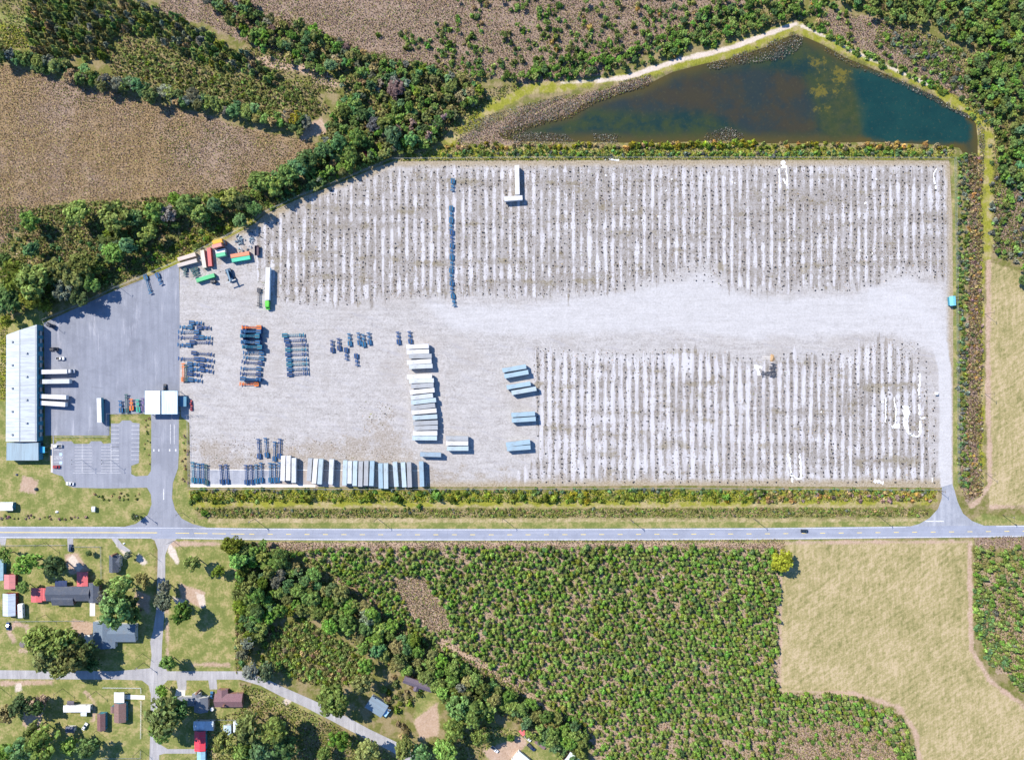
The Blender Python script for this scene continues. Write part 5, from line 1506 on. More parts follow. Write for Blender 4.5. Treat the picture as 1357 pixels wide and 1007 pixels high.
# ------------------------------------------------------------------ dark timber blocks in the rows (landing pads)
def in_poly(poly, p): return bool(inside(poly, np.array([p[0]]), np.array([p[1]]))[0])
rr = np.random.RandomState(11)
RB = [np.array([(338, 300), (400, 268), (500, 228), (560, 219), (1254, 219), (1258, 366), (1240, 372), (1205, 366), (1180, 372), (1150, 380), (1120, 386), (1060, 388), (1000, 388), (960, 382), (920, 372), (880, 372), (830, 388), (760, 394), (700, 397), (640, 392), (600, 395), (520, 397), (450, 405), (400, 404), (342, 392)], float),
      np.array([(706, 458), (760, 464), (890, 462), (960, 464), (1000, 476), (1045, 466), (1120, 464), (1180, 448), (1220, 455), (1236, 500), (1240, 560), (1242, 640), (690, 640), (715, 600), (708, 540)], float)]
obst = [(676, 215, 702, 275), (588, 232, 608, 405), (344, 350, 368, 418), (1000, 466, 1036, 506)]
cand = []
for poly in RB:
    x = math.ceil((poly[:, 0].min() - CX) * S / 5.25) * 5.25 / S + 5.25 / 4 / S + CX
    while x < poly[:, 0].max():
        y = poly[:, 1].min() + 2
        dens = rr.uniform(.55, 1.0)
        while y < poly[:, 1].max():
            if rr.rand() < dens:
                cand.append((x + rr.normal(0, .9), y + rr.normal(0, 1.0)))
                if rr.rand() < .22:
                    cand.append((x + rr.normal(0, 1.4) + 1.2, y + rr.normal(0, 1.4)))
            y += 6.3
        x += 10.5
cand = np.array(cand)
ok = inside(RB[0], cand[:, 0], cand[:, 1]) | inside(RB[1], cand[:, 0], cand[:, 1])
for (x0, y0, x1, y1) in obst:
    ok &= ~((cand[:, 0] > x0) & (cand[:, 0] < x1) & (cand[:, 1] > y0) & (cand[:, 1] < y1))
cand = cand[ok]
bw = np.stack([(cand[:, 0] - CX) * S, (CY - cand[:, 1]) * S], 1)
order = np.argsort(np.hypot(bw[:, 0], bw[:, 1]))
bw = bw[order]
bmesh_block = MB().box(-.48, .48, -.34, .34, 0, .22).box(-.34, .34, -.30, .30, .223, .42)
proto_b = bmesh_block.build("timber_block", DARKWOOD)
ang = rr.uniform(0, 3.14, len(bw)); scl = rr.uniform(.55, 1.05, len(bw))
for i in range(min(300, len(bw))):
    o = proto_b if i == 0 else proto_b.copy()
    if i: COL.objects.link(o)
    o.location = (bw[i, 0], bw[i, 1], .035); o.rotation_euler = (0, 0, ang[i]); o.scale = (scl[i],) * 3
    tag(o, "dark timber block lying in one of the evenly spaced rows on the weedy gravel", 'block', 'dark timber blocks in the parking rows')
base = np.array(proto_b.data.vertices and [v.co[:] for v in proto_b.data.vertices])
faces = [tuple(p.vertices) for p in proto_b.data.polygons]
fq = base[np.array(faces)].reshape(-1, 3)
rest = np.arange(300, len(bw))
ca, sa = np.cos(ang[rest])[:, None], np.sin(ang[rest])[:, None]
sc_ = scl[rest][:, None]
X = (fq[None, :, 0] * ca - fq[None, :, 1] * sa) * sc_ + bw[rest, 0][:, None]
Y = (fq[None, :, 0] * sa + fq[None, :, 1] * ca) * sc_ + bw[rest, 1][:, None]
Z = np.broadcast_to(fq[None, :, 2], X.shape) * sc_ + .035
me = quick_mesh("timber_blocks", np.stack([X, Y, Z], -1).reshape(-1, 3), 4, DARKWOOD)
o = bpy.data.objects.new("timber_blocks", me); COL.objects.link(o)
tag(o, "many more dark timber blocks scattered in rows over the gravel", 'block', None, 'stuff')

# timber pile, planks and scrap
k = crop(13.43, 960, 440)
tm = MB().box(-1.1, 1.1, -.13, .13, 0, .26).build("timber_bar", plain("weathered_timber", (0.13, 0.135, 0.16), 0.9, var=0.4))
first = True
for i in range(100):
    px, py = ((rr.uniform(655, 900), rr.uniform(700, 800)) if i % 2 else (rr.uniform(810, 905), rr.uniform(550, 790)))
    o = tm if first else tm.copy()
    if not first: COL.objects.link(o)
    first = False
    x, y = P(*k(px, py))
    o.location = (x, y, .04 + .26 * rr.randint(0, 4)); o.rotation_euler = (0, 0, rr.choice([0, 1.57, .2, 1.4, .1])); o.scale = (rr.uniform(.5, 1.1), 1, 1)
    tag(o, "dark timber beam in the jumbled pile on the open gravel", 'timber', 'timbers in the jumbled pile')
for i, (x0, y0, x1, y1) in enumerate([(660, 475, 820, 470), (670, 440, 820, 440)]):
    a, b = P(*k(x0, y0)), P(*k(x1, y1))
    o = MB().box(-.5, .5, -.2, .2, 0, .15).build("pale_plank", CONC_WHITE)
    o.location = ((a[0] + b[0]) / 2, (a[1] + b[1]) / 2, .04); o.scale = (math.dist(a, b), 1, 1)
    tag(o, f"{('lower', 'upper')[i]} pale plank above the jumbled timber pile", 'plank')
hp = MB()
for i in range(14):
    t = 2 * math.pi * i / 14
    rq = rr.uniform(1.6, 2.6)
    hp.v.append((math.cos(t) * rq * .8, math.sin(t) * rq * 1.2, 0))
hp.v += [(.1, .3, 1.0), (-.2, -.8, .7)]
hp.f = [(i, (i + 1) % 14, 14 if i < 7 else 15) for i in range(14)] + [(0, 14, 15), (7, 15, 14)]
o = hp.build("sand_heap", plain("orange_sand", (.46, .30, .16), .95, 0, .3, 1.0)); o.location = (*P(*k(855, 470)), .035)
tag(o, "small orange sand heap at the upper end of the timber pile", 'sand heap')
k = crop(9, 225, 305)
SCR = [(.30, .36, .42), (.10, .16, .24), (.45, .47, .50), (.05, .10, .16), (.20, .30, .34)]
sp = MB().box(-.9, .9, -.35, .35, 0, .5).prism([(-.6, .501), (.5, .501), (.2, .85), (-.4, .8)], -.3, .25)
so = sp.build("scrap_part", PAINT)
for i in range(60):
    q = i % 5
    px, py = ((rr.normal(830, 32), rr.normal(125, 25)) if q < 2 else (rr.uniform(780, 950), rr.uniform(195, 275)) if q < 3 else (rr.uniform(945, 1005), rr.uniform(10, 205)))
    o = so if i == 0 else so.copy()
    if i: COL.objects.link(o)
    o.location = (*P(*k(px, py)), .04 + rr.uniform(0, .4) * (q < 2)); o.rotation_euler = (0, 0, rr.uniform(0, 3)); sc_ = rr.uniform(.45, 1.15)
    o.scale = (sc_, sc_, sc_); o.color = (*SCR[rr.randint(5)], 1)
    tag(o, "loose grey blue scrap metal part in the fenced scrap corner", 'scrap', 'scrap metal in the yard corner')
k = crop(3.99, 0, 504)
for (px, py, s_, c, nm, lab, cat) in [(193, 575, 1.6, (.03, .05, .06), "tarp_pile", "dark tarpaulin heap on the bare patch below the office", 'tarp'), (90, 498, 1.0, (.10, .10, .13), "rock_pile", "small dark grey rock on the grass below the office", 'rock'),
                                      (302, 695, 1.1, (.82, .82, .80), "tarp_pile", "small white tarpaulin on the roadside grass near the pump house", 'tarp'), (656, 862, .8, (.82, .82, .82), "mailbox", "small white marker box on the grass by the lane junction", 'box')]:
    b = MB()
    n = 9
    for j in range(3):
        for i in range(n):
            t = 2 * math.pi * i / n
            rq = (1, .75, .3)[j] * rr.uniform(.8, 1.15)
            b.v.append((math.cos(t) * rq, math.sin(t) * rq * .8, (0, .45, .8)[j]))
    for j in range(2):
        for i in range(n):
            b.f.append((j * n + i, j * n + (i + 1) % n, (j + 1) * n + (i + 1) % n, (j + 1) * n + i))
    b.f.append(tuple(range(2 * n, 3 * n)))
    o = b.build(nm, PAINT); o.location = (*P(*k(px, py)), .02); o.scale = (s_, s_, s_); o.color = (*c, 1)
    tag(o, lab, cat)
# round garden bed ring and gas tank
k = crop(3.99, 0, 755)
o = MB().cyl((0, 0, 0), (0, 0, .35), 2.3, 1.9, 16).build("fire_pit", plain("stone_ring", (.22, .19, .19), .9, 0, .4)); o.location = (*P(*k(120, 393)), .02)
tag(o, "round grey stone fire pit inside the circular mown path", 'fire pit')
k = crop(6.853, 150, 860)
r = empty("gas_tank", (*P(*k(905, 535)), .03)); tag(r, "white round gas tank between the grey and the maroon roofed houses", 'tank')
MB().cyl((0, 0, .2), (0, 0, 1.6), 1.2, n=16).build("tank_shell", PAINT, r).color = (.75, .75, .75, 1)
MB().cyl((0, 0, 1.603), (0, 0, 1.9), .3, n=10).build("valve_dome", GALV, r)
# ------------------------------------------------------------------ vegetation
def leaf_material(name, per_object):
    m = NT(name)
    if per_object:
        base = m.n('ShaderNodeObjectInfo').outputs['Color']
    else:
        base = m.attr('tone', 'Color')
    g = m.n('ShaderNodeNewGeometry')
    v = m.math('MULTIPLY_ADD', m.math('POWER', g.outputs['Random Per Island'], 1.6), 1.5, 0.55)
    hsv = m.n('ShaderNodeHueSaturation')
    m.put(hsv.inputs['Color'], base); m.put(hsv.inputs['Value'], v)
    m.put(hsv.inputs['Hue'], m.math('MULTIPLY_ADD', g.outputs['Random Per Island'], 0.03, 0.485))
    mat = m.done(hsv.outputs[0], 0.75, spec=0.12)
    tr = m.n('ShaderNodeBsdfTranslucent'); m.put(tr.inputs['Color'], hsv.outputs[0])
    mx = m.n('ShaderNodeMixShader'); mx.inputs[0].default_value = 0.48
    m.t.links.new(m.bsdf.outputs[0], mx.inputs[1]); m.t.links.new(tr.outputs[0], mx.inputs[2]); m.t.links.new(mx.outputs[0], m.out.inputs['Surface'])
    return mat
LEAF = leaf_material("foliage", True)
LEAF_MASS = leaf_material("foliage_mass", False)
BARK = plain("bark", (0.11, 0.08, 0.06), 0.95)

def rand_quads(c, nrm, size, rs):
    """leaf-clump quads: centres c (n,3), facing nrm, half size (n,)"""
    n = len(c)
    nrm = nrm / (np.linalg.norm(nrm, axis=1, keepdims=True) + 1e-9)
    a = rs.normal(size=(n, 3))
    u = np.cross(nrm, a); u /= np.linalg.norm(u, axis=1, keepdims=True) + 1e-9
    w = np.cross(nrm, u)
    s1 = (size * rs.uniform(.75, 1.25, n))[:, None]; s2 = (size * rs.uniform(.5, 1.0, n))[:, None]
    skew = rs.uniform(-.4, .4, n)[:, None]
    q = np.stack([c - u * s1 - w * s2, c + u * s1 - w * s2 * (1 + skew), c + u * s1 * (1 - skew) + w * s2, c - u * s1 * (1 + skew) + w * s2], 1)
    return q.reshape(-1, 3)

def crown_broad(seed, lobes=20, per=34, flat=.85, leaf=.085):
    rs = np.random.RandomState(seed)
    C, N, Z = [], [], []
    for i in range(lobes):
        d = rs.normal(size=3); d[2] = abs(d[2]) * .9 - .25 if rs.rand() < .8 else d[2]
        d /= np.linalg.norm(d)
        rad = rs.uniform(.45, .86) if i > 4 else rs.uniform(.0, .4)
        lr = rs.uniform(.15, .30)
        cc = d * rad * np.array([1, 1, flat])
        e = rs.normal(size=(per, 3)); e[:, 2] = np.where(rs.rand(per) < .65, np.abs(e[:, 2]), e[:, 2])
        e /= np.linalg.norm(e, axis=1, keepdims=True)
        C.append(cc + e * lr * rs.uniform(.7, 1.12, (per, 1)) * np.array([1, 1, .85]))
        N.append(e + rs.normal(size=(per, 3)) * .40 + np.array([-.35, .28, .65]) * .8)
    C, N = np.concatenate(C), np.concatenate(N)
    return rand_quads(C, N, np.full(len(C), leaf), rs)

def crown_pine(seed, n=150, leaf=.17, pointed=1.3):
    rs = np.random.RandomState(seed)
    t = rs.uniform(0, 1, n) ** .8
    az = rs.uniform(0, 2 * math.pi, n)
    lob = 1 + .22 * np.sin(az * rs.randint(4, 7) + rs.uniform(0, 6)) + .15 * rs.normal(size=n)
    r = (1 - t ** pointed) * lob * rs.uniform(.55, 1, n)
    C = np.stack([r * np.cos(az), r * np.sin(az), -1.0 + 2.0 * t], 1)
    N = np.stack([np.cos(az), np.sin(az), np.full(n, 1.0)], 1) + rs.normal(size=(n, 3)) * .4 + np.array([-.3, .24, 0])
    return rand_quads(C, N, np.full(n, leaf) * (1.15 - .45 * t), rs)

def crown_shrub(seed, n=60, leaf=.26):
    rs = np.random.RandomState(seed)
    e = rs.normal(size=(n, 3)); e[:, 2] = np.abs(e[:, 2]); e /= np.linalg.norm(e, axis=1, keepdims=True)
    r = rs.uniform(.55, 1.05, (n, 1)) * (1 + .2 * np.sin(np.arctan2(e[:, 1], e[:, 0]) * 3 + seed))[:, None]
    return rand_quads(e * r * np.array([1, 1, .9]), e + rs.normal(size=(n, 3)) * .45 + np.array([-.25, .2, .4]), np.full(n, leaf), rs)

BROAD = [crown_broad(100 + i, 34 + i * 3, 24) for i in range(8)]
CONE = [crown_pine(200 + i, 170) for i in range(6)]
SHRUB = [crown_shrub(300 + i, 52 + 4 * i) for i in range(5)]
BROADL = [crown_broad(400 + i, 18 + i, 18, .85, .125) for i in range(5)]      # lighter crowns for the far mass
def tree_mesh(nm, q): return quick_mesh(nm, q, 4, LEAF)
M_BROAD = [tree_mesh("broad_crown", q) for q in BROAD]
M_CONE = [tree_mesh("cone_crown", q) for q in CONE]
M_SHRUB = [tree_mesh("shrub_leaves", q) for q in SHRUB]
def trunk_mesh(name, limbs):
    b = MB()
    b.cyl((0, 0, 0), (.05, .02, .62), .055, .035, 7)
    for i in range(limbs):
        a = i * 2 * math.pi / max(1, limbs) + .4
        z = .45 + .04 * i
        b.cyl((.04, .01, z), (math.cos(a) * .28, math.sin(a) * .28, z + .28), .022, .008, 5)
    o = b.build(name, BARK); me = o.data
    bpy.data.objects.remove(o)
    return me
M_TRUNK = trunk_mesh("broad_trunk", 5)
M_STEM = trunk_mesh("pine_trunk", 0)

PAL = {  # base colours of leaves
    'dark': (0.046, 0.072, 0.025), 'green': (0.078, 0.109, 0.028), 'bright': (0.085, 0.142, 0.026), 'lime': (0.145, 0.180, 0.026),
    'olive': (0.120, 0.122, 0.045), 'grey': (0.105, 0.112, 0.080), 'brown': (0.135, 0.102, 0.052), 'yellow': (0.230, 0.210, 0.022), 'bluegreen': (0.058, 0.098, 0.040),
    'mauve': (0.140, 0.098, 0.085), 'rust': (0.170, 0.110, 0.035), 'red': (0.075, 0.012, 0.020), 'silver': (0.140, 0.155, 0.125), 'moss': (0.112, 0.136, 0.038)}
PAL['gold'] = (0.23, 0.235, 0.025)
PWORD = {'gold': 'golden green', 'dark': 'dark green', 'green': 'mid green', 'bright': 'fresh green', 'lime': 'yellow green', 'olive': 'olive', 'grey': 'grey green', 'brown': 'brownish', 'yellow': 'bright yellow',
         'bluegreen': 'bluish green', 'mauve': 'mauve brown', 'rust': 'rusty orange', 'red': 'dark red', 'silver': 'silvery', 'moss': 'moss green'}
vr = np.random.RandomState(77)
def pick(mixd):
    ks = list(mixd); p = np.array([mixd[q] for q in ks], float)
    return ks[vr.choice(len(ks), p=p / p.sum())]
def jit(c, a=.16):
    s = vr.normal(1, a) * (2.75 if c[1] < .112 else 2.1 if c[1] < .146 else 1.4)
    return tuple(max(.004, v * s * vr.normal(1, .07)) for v in c)

broad, cone, shrub = [], [], []      # (x, y, r, h, colour name, label, group)
def scatter(poly, spacing, rmin, rmax, density=1.0, avoid=(), clump=0.0, taken=None, minsep=.62):
    """photo-pixel points on a jittered lattice; returns (px, py, r in px)"""
    p = np.array(poly, float)
    x0, y0 = p.min(0); x1, y1 = p.max(0)
    out = []
    gx = np.arange(x0, x1, spacing); gy = np.arange(y0, y1, spacing * .87)
    X, Y = np.meshgrid(gx, gy)
    X = X + (np.arange(len(gy)) % 2)[:, None] * spacing * .5
    X = X + vr.uniform(-.38, .38, X.shape) * spacing; Y = Y + vr.uniform(-.38, .38, Y.shape) * spacing
    X, Y = X.ravel(), Y.ravel()
    m_ = inside(p, X, Y)
    for a in avoid:
        m_ &= ~inside(np.array(a, float), X, Y)
    if clump:
        f = np.zeros_like(X)
        for j in range(5):
            kx, ky = vr.normal(size=2) * (.05 + .03 * j)
            f += np.sin(kx * X + ky * Y + vr.uniform(0, 6.3))
        m_ &= vr.uniform(size=X.shape) < density * np.clip(1 + clump * f / 1.6, 0, 2)
    else:
        m_ &= vr.uniform(size=X.shape) < density
    R = rmin + (rmax - rmin) * vr.beta(1.6, 2.4, X.shape)
    return list(zip(X[m_], Y[m_], R[m_]))

def wood(dest, pts, mixd, hk, where, noun, group, hj=.15):
    for (px, py, r) in pts:
        c = pick(mixd)
        rm = r * S
        h = rm * hk * vr.normal(1, hj)
        dest.append((px, py, rm, max(h, rm * 1.2), c, f"{PWORD[c]} {noun} {where}", group))

GREENS = {'lime': .6, 'dark': 3, 'green': 4, 'bright': 2, 'olive': 1.2, 'bluegreen': 2, 'grey': .6, 'moss': 2}
# hedge line along the upper edge of the brown field
LINE_A = [(-8, 64), (10, 72), (40, 80), (75, 88), (110, 100), (150, 108), (190, 118), (230, 128), (270, 134), (310, 142), (350, 152), (385, 162), (405, 168)]
A_poly = band(LINE_A, 8)
wood(broad, scatter(A_poly, 9.5, 6, 10.5, .95), {'grey': 2, 'olive': 2.5, 'dark': 2, 'green': 2, 'bluegreen': 2, 'brown': .7, 'moss': 2}, 2.1, "in the hedgerow above the brown field", "tree", "trees in the hedgerow above the brown field")
broad.append((391, 157, 4.6, 9, 'yellow', "bright yellow tree at the right end of the hedgerow", None))
# planted block upper left
wood(cone, scatter([(36, -8), (166, -8), (160, 28), (148, 62), (134, 76), (118, 78), (66, 68), (40, 66), (30, 45)], 8.2, 4.5, 7.5, .96), {'dark': .8, 'moss': 3, 'olive': 3.5, 'brown': 1.4, 'green': 1.2, 'grey': 1, 'lime': 1}, 2.0,
     "in the planted block at the upper left", "conifer", "conifers in the planted block at the upper left")
wood(cone, scatter([(168, 0), (185, 0), (235, 22), (280, 44), (330, 72), (372, 100), (360, 116), (330, 100), (300, 94), (250, 72), (205, 50), (164, 38)], 7.5, 4, 6.8, .92), {'dark': 1, 'green': 1.6, 'olive': 2.6, 'grey': 1.4, 'brown': .8, 'lime': 1.2, 'moss': 2.6}, 2.0,
     "in the narrow planted strip at the upper left", "conifer", "conifers in the narrow planted strip")
# wood between field and heath
W_CENT = [(268, -10), (318, -10), (345, 18), (395, 28), (440, 48), (485, 70), (520, 78), (575, 85), (625, 100), (640, 118), (625, 145), (600, 165), (585, 186), (560, 200), (520, 205), (470, 218), (440, 240),
          (415, 250), (402, 232), (400, 210), (420, 190), (440, 155), (455, 120), (448, 100), (400, 84), (365, 78), (340, 60), (310, 35), (285, 15)]
wood(broad, scatter(W_CENT, 9.0, 4.5, 8.5, .90, clump=.3), {'dark': 1.8, 'green': 3.4, 'bluegreen': 2, 'grey': 1.2, 'olive': 2.0, 'bright': 2, 'brown': .8, 'mauve': .5, 'moss': 2.6, 'lime': .6}, 2.2,
     "in the wood between brown field and heath", "tree", "trees in the wood left of the pond")
broad.append((487, 206, 3.2, 5, 'red', "dark red tree at the lower edge of the wood", None))
broad.append((525, 118, 6.0, 9, 'mauve', "mauve bare-looking tree in the middle of the wood", None))
broad.append((497, 166, 5.0, 10, 'silver', "silvery grey tree leaning in the lower wood", None))
for (x, y, r) in [(450, 190, 13), (475, 182, 12), (510, 165, 11), (520, 178, 12), (480, 150, 10), (545, 185, 11), (430, 200, 12), (465, 205, 11)]:
    broad.append((x, y, r * S, r * 1.15, pick({'bluegreen': 2, 'green': 2, 'dark': 1}), "tall broad tree in the thick lower part of the wood", "trees in the wood left of the pond"))
# tree belt below the brown field
for (x, y, r, c) in [(40, 293, 12, 'green'), (102, 282, 15, 'green'), (153, 285, 19, 'moss'), (178, 290, 11, 'dark'), (42, 330, 11, 'bluegreen'), (205, 280, 13, 'green'), (222, 283, 10, 'grey'), (248, 272, 14, 'green'), (265, 283, 13, 'moss'),
                     (285, 272, 12, 'bluegreen'), (232, 264, 9, 'lime'), (305, 262, 14, 'moss'), (322, 268, 12, 'dark'), (345, 240, 14, 'green'), (362, 246, 13, 'green'), (380, 232, 15, 'green'), (395, 222, 12, 'bluegreen'), (408, 212, 14, 'dark'),
                     (195, 310, 13, 'green'), (170, 325, 13, 'bluegreen'), (150, 335, 14, 'green'), (160, 312, 8, 'moss'), (20, 365, 19, 'lime'), (45, 372, 22, 'moss'), (12, 395, 16, 'dark'), (40, 395, 17, 'lime'), (75, 358, 17, 'moss'),
                     (95, 365, 16, 'olive'), (110, 350, 16, 'moss'), (85, 385, 15, 'grey'), (105, 392, 14, 'dark'), (122, 375, 12, 'green'), (60, 405, 9, 'lime'), (5, 345, 10, 'dark'), (10, 425, 9, 'lime'), (2, 410, 9, 'bluegreen'), (130, 355, 9, 'green'), (335, 275, 11, 'dark'), (318, 292, 9, 'bluegreen')]:
    broad.append((x, y, r * S, r * (1.05 if r > 13 else 1.15), c, f"{'large' if r > 13 else 'smaller'} {PWORD[c]} tree in the belt below the brown field", "trees in the belt below the brown field"))
wood(broad, scatter([(130, 300), (200, 272), (330, 250), (400, 210), (420, 230), (335, 266), (240, 298), (180, 328), (120, 360), (60, 405), (0, 410), (0, 365), (60, 345), (130, 335)], 11, 5, 8.5, .9), {'green': 4, 'bluegreen': 2, 'moss': 3, 'lime': 1, 'dark': 1}, 2.0, "filling the belt below the brown field", "tree", "smaller trees filling the belt")
wood(shrub, scatter([(125, 372), (190, 335), (250, 305), (325, 278), (336, 288), (300, 308), (235, 346), (150, 381), (120, 390)], 8.5, 2.6, 4.8, .75), {'lime': 5, 'green': 1.5, 'moss': 2, 'olive': 1}, 1.3, "on the slope above the asphalt yard", "bush", "bushes on the slope above the asphalt yard")
wood(shrub, scatter([(352, 278), (400, 256), (462, 232), (515, 210), (505, 200), (440, 235), (390, 248), (350, 265)], 6.5, 2.5, 5, .95), {'green': 2, 'bluegreen': 2, 'moss': 3, 'olive': 2, 'lime': 1}, 1.5, "along the slanting fence of the gravel yard", "bush", "bushes along the slanting fence")
wood(shrub, scatter([(175, 65), (250, 88), (340, 112), (420, 122), (425, 150), (360, 140), (270, 122), (200, 108), (165, 90)], 6.5, 1.8, 4, .8, clump=.5), {'moss': 3, 'olive': 3, 'green': 1.5, 'lime': 1.5}, 1.3, "in the rough strip above the hedgerow", "bush", "bushes in the rough strip above the hedgerow")
wood(shrub, scatter([(10, 280), (60, 290), (120, 300), (150, 330), (100, 345), (30, 345), (5, 330)], 10, 2, 4.5, .45), {'dark': 2, 'bluegreen': 2, 'olive': 1}, 1.4, "on the rough ground left of the belt", "bush", "bushes on the rough ground")
# bushes and young trees on the heath above the pond
HEATH = [(640, -8), (1080, -8), (1180, 20), (1230, 60), (1300, 120), (1312, 150), (1288, 138), (1235, 105), (1165, 74), (1085, 33), (1055, 25), (1000, 42), (955, 60), (850, 90), (790, 102), (700, 112), (650, 105), (600, 95), (560, 70), (480, 45), (560, 40)]
wood(shrub, scatter(HEATH, 8.0, 1.8, 4.6, .52, clump=.9), {'dark': 2, 'green': 3, 'bright': 2, 'moss': 1.6, 'olive': 1.2, 'brown': .6, 'rust': .25}, 1.7, "scattered on the mauve heath above the pond", "bush", "bushes on the heath above the pond")
wood(broad, scatter([(600, 92), (655, 100), (720, 78), (780, 72), (850, 52), (900, 28), (960, -5), (1080, -8), (1110, 10), (1060, 20), (1000, 38), (950, 54), (850, 84), (780, 98), (700, 108), (640, 104)], 9.5, 4, 7, .66, clump=.35),
     {'bright': 4, 'green': 4, 'dark': 1.3, 'moss': 1}, 2.0, "in the green band above the pond track", "tree", "trees in the green band above the pond track")
wood(broad, scatter([(470, -5), (640, -5), (900, -5), (900, 20), (800, 60), (700, 60), (600, 50)], 20, 3, 5.5, .30), {'bright': 3, 'green': 3, 'dark': 1, 'moss': 1, 'rust': .2}, 2.2, "standing singly on the heath above the pond", "tree", "single trees on the heath")
wood(shrub, scatter(band([(1075, 30), (1120, 58), (1165, 80), (1230, 108), (1255, 122)], 5), 6, 2.2, 4.2, .9), {'bright': 3, 'green': 3, 'moss': 1}, 1.5, "along the upper side of the pond track", "bush", "bushes along the pond track")
# woods at the right
W_RIGHT = [(1085, -8), (1365, -8), (1365, 260), (1330, 240), (1318, 200), (1316, 165), (1300, 128), (1275, 100), (1290, 70), (1265, 45), (1230, 30), (1200, 38), (1160, 20)]
wood(broad, scatter(W_RIGHT, 8.8, 4, 8.0, .84, clump=.35), {'green': 4, 'bright': 2.6, 'dark': 1.4, 'bluegreen': 1.6, 'moss': 2, 'olive': .8, 'lime': .4}, 2.0, "in the dense wood at the upper right corner", "tree", "trees in the wood at the upper right")
wood(shrub, scatter([(1160, 40), (1265, 50), (1285, 80), (1312, 150), (1316, 230), (1364, 250), (1364, 352), (1316, 338), (1312, 180), (1260, 118)], 7, 2, 4.6, .72, clump=.4), {'silver': 2, 'grey': 1.8, 'green': 3, 'moss': 2, 'dark': 1, 'bright': 1.5}, 1.3, "by the track right of the pond", "bush", "bushes right of the pond")
wood(broad, scatter([(1318, 255), (1365, 250), (1365, 362), (1335, 346), (1318, 335)], 11, 3.5, 6, .5), {'bright': 3, 'green': 3, 'moss': 2}, 1.7, "above the right-hand hay field", "tree", "trees above the right-hand field")
broad.append((1357, 371, 3.6, 6, 'dark', "dark tree cut by the right edge beside the hay field", None))
# strips round the yard
wood(shrub, scatter([(585, 200), (1262, 200), (1262, 208), (585, 208)], 5.2, 1.8, 3.7, .95), {'green': 3, 'bright': 2, 'bluegreen': 2, 'silver': .9, 'moss': 2}, 1.3, "in the hedge just above the upper yard fence", "bush", "hedge bushes along the upper yard fence")
wood(shrub, scatter([(590, 190), (830, 191), (1000, 189), (1262, 190), (1264, 198), (590, 199)], 6, 2, 4.2, .85), {'lime': 2.5, 'yellow': 1.3, 'rust': 1.4, 'brown': 2, 'moss': 1}, 1.5, "between the pond and the upper yard hedge", "bush", "autumn bushes between pond and yard")
wood(shrub, scatter([(830, 190), (1000, 186), (1000, 197), (830, 198)], 7, 3, 4.8, .8), {'yellow': 3, 'rust': 1, 'lime': 1}, 1.6, "in the yellow stretch of the pond-side bushes", "bush", "yellow bushes beside the pond")
wood(shrub, scatter([(1270, 205), (1283, 205), (1283, 645), (1270, 645)], 5.2, 1.8, 3.6, .9), {'green': 2.5, 'bluegreen': 2, 'silver': 2.2, 'moss': 2, 'grey': 1.2, 'lime': .8}, 1.3, "in the hedge right of the yard", "bush", "hedge bushes right of the yard")
wood(shrub, scatter([(1283, 205), (1302, 205), (1302, 655), (1280, 660)], 5.0, 1.5, 3.0, .7, clump=.4), {'rust': 1.6, 'brown': 3, 'mauve': 2, 'olive': 3, 'dark': .8}, 1.0, "in the rusty ditch right of the yard", "bush", "ditch bushes right of the yard")
wood(shrub, scatter([(252, 648), (1240, 648), (1240, 653), (252, 653)], 5.2, 1.6, 3.2, .92), {'dark': 2, 'green': 2, 'bluegreen': 2, 'silver': 1, 'moss': 1}, 1.3, "in the hedge below the lower yard fence", "bush", "hedge bushes below the yard")
wood(shrub, scatter([(252, 653), (1000, 653), (1000, 665), (252, 667)], 5.6, 1.8, 4.6, .7, clump=.45), {'lime': 6, 'moss': 2, 'yellow': 1.2, 'olive': .6}, 1.1, "in the yellow-green strip above the main road", "bush", "bushes above the main road")
wood(shrub, scatter([(1000, 653), (1240, 653), (1240, 664), (1000, 666)], 6, 1.8, 4.0, .8), {'rust': 2, 'mauve': 2.4, 'brown': 2, 'green': 1, 'olive': 1}, 1.2, "in the brown end of the strip above the main road", "bush", "brown bushes above the main road")
wood(shrub, scatter([(255, 673), (1235, 673), (1225, 684), (275, 686)], 5.6, 1.2, 2.6, .78, clump=.4), {'moss': 4, 'green': 2, 'olive': 2.5, 'silver': .5, 'brown': .8}, 1.0, "in the low brush beside the roadside fence line", "bush", "low bushes beside the main road")
for (x, y, r, c) in [(260, 659, 5, 'lime'), (270, 680, 5, 'bright'), (408, 660, 7, 'lime'), (490, 660, 6, 'lime'), (525, 661, 6.5, 'lime'), (578, 657, 6.5, 'bright'), (597, 661, 5.5, 'lime'), (692, 658, 5, 'green'), (962, 659, 5, 'bright'), (555, 671, 4, 'bright'), (1008, 652, 6, 'green'), (722, 660, 6, 'lime'), (735, 661, 6, 'lime')]:
    shrub.append((x, y, r * S, r * .85, c, f"rounded {PWORD[c]} bush standing out in the strip above the main road", "larger bushes above the main road"))
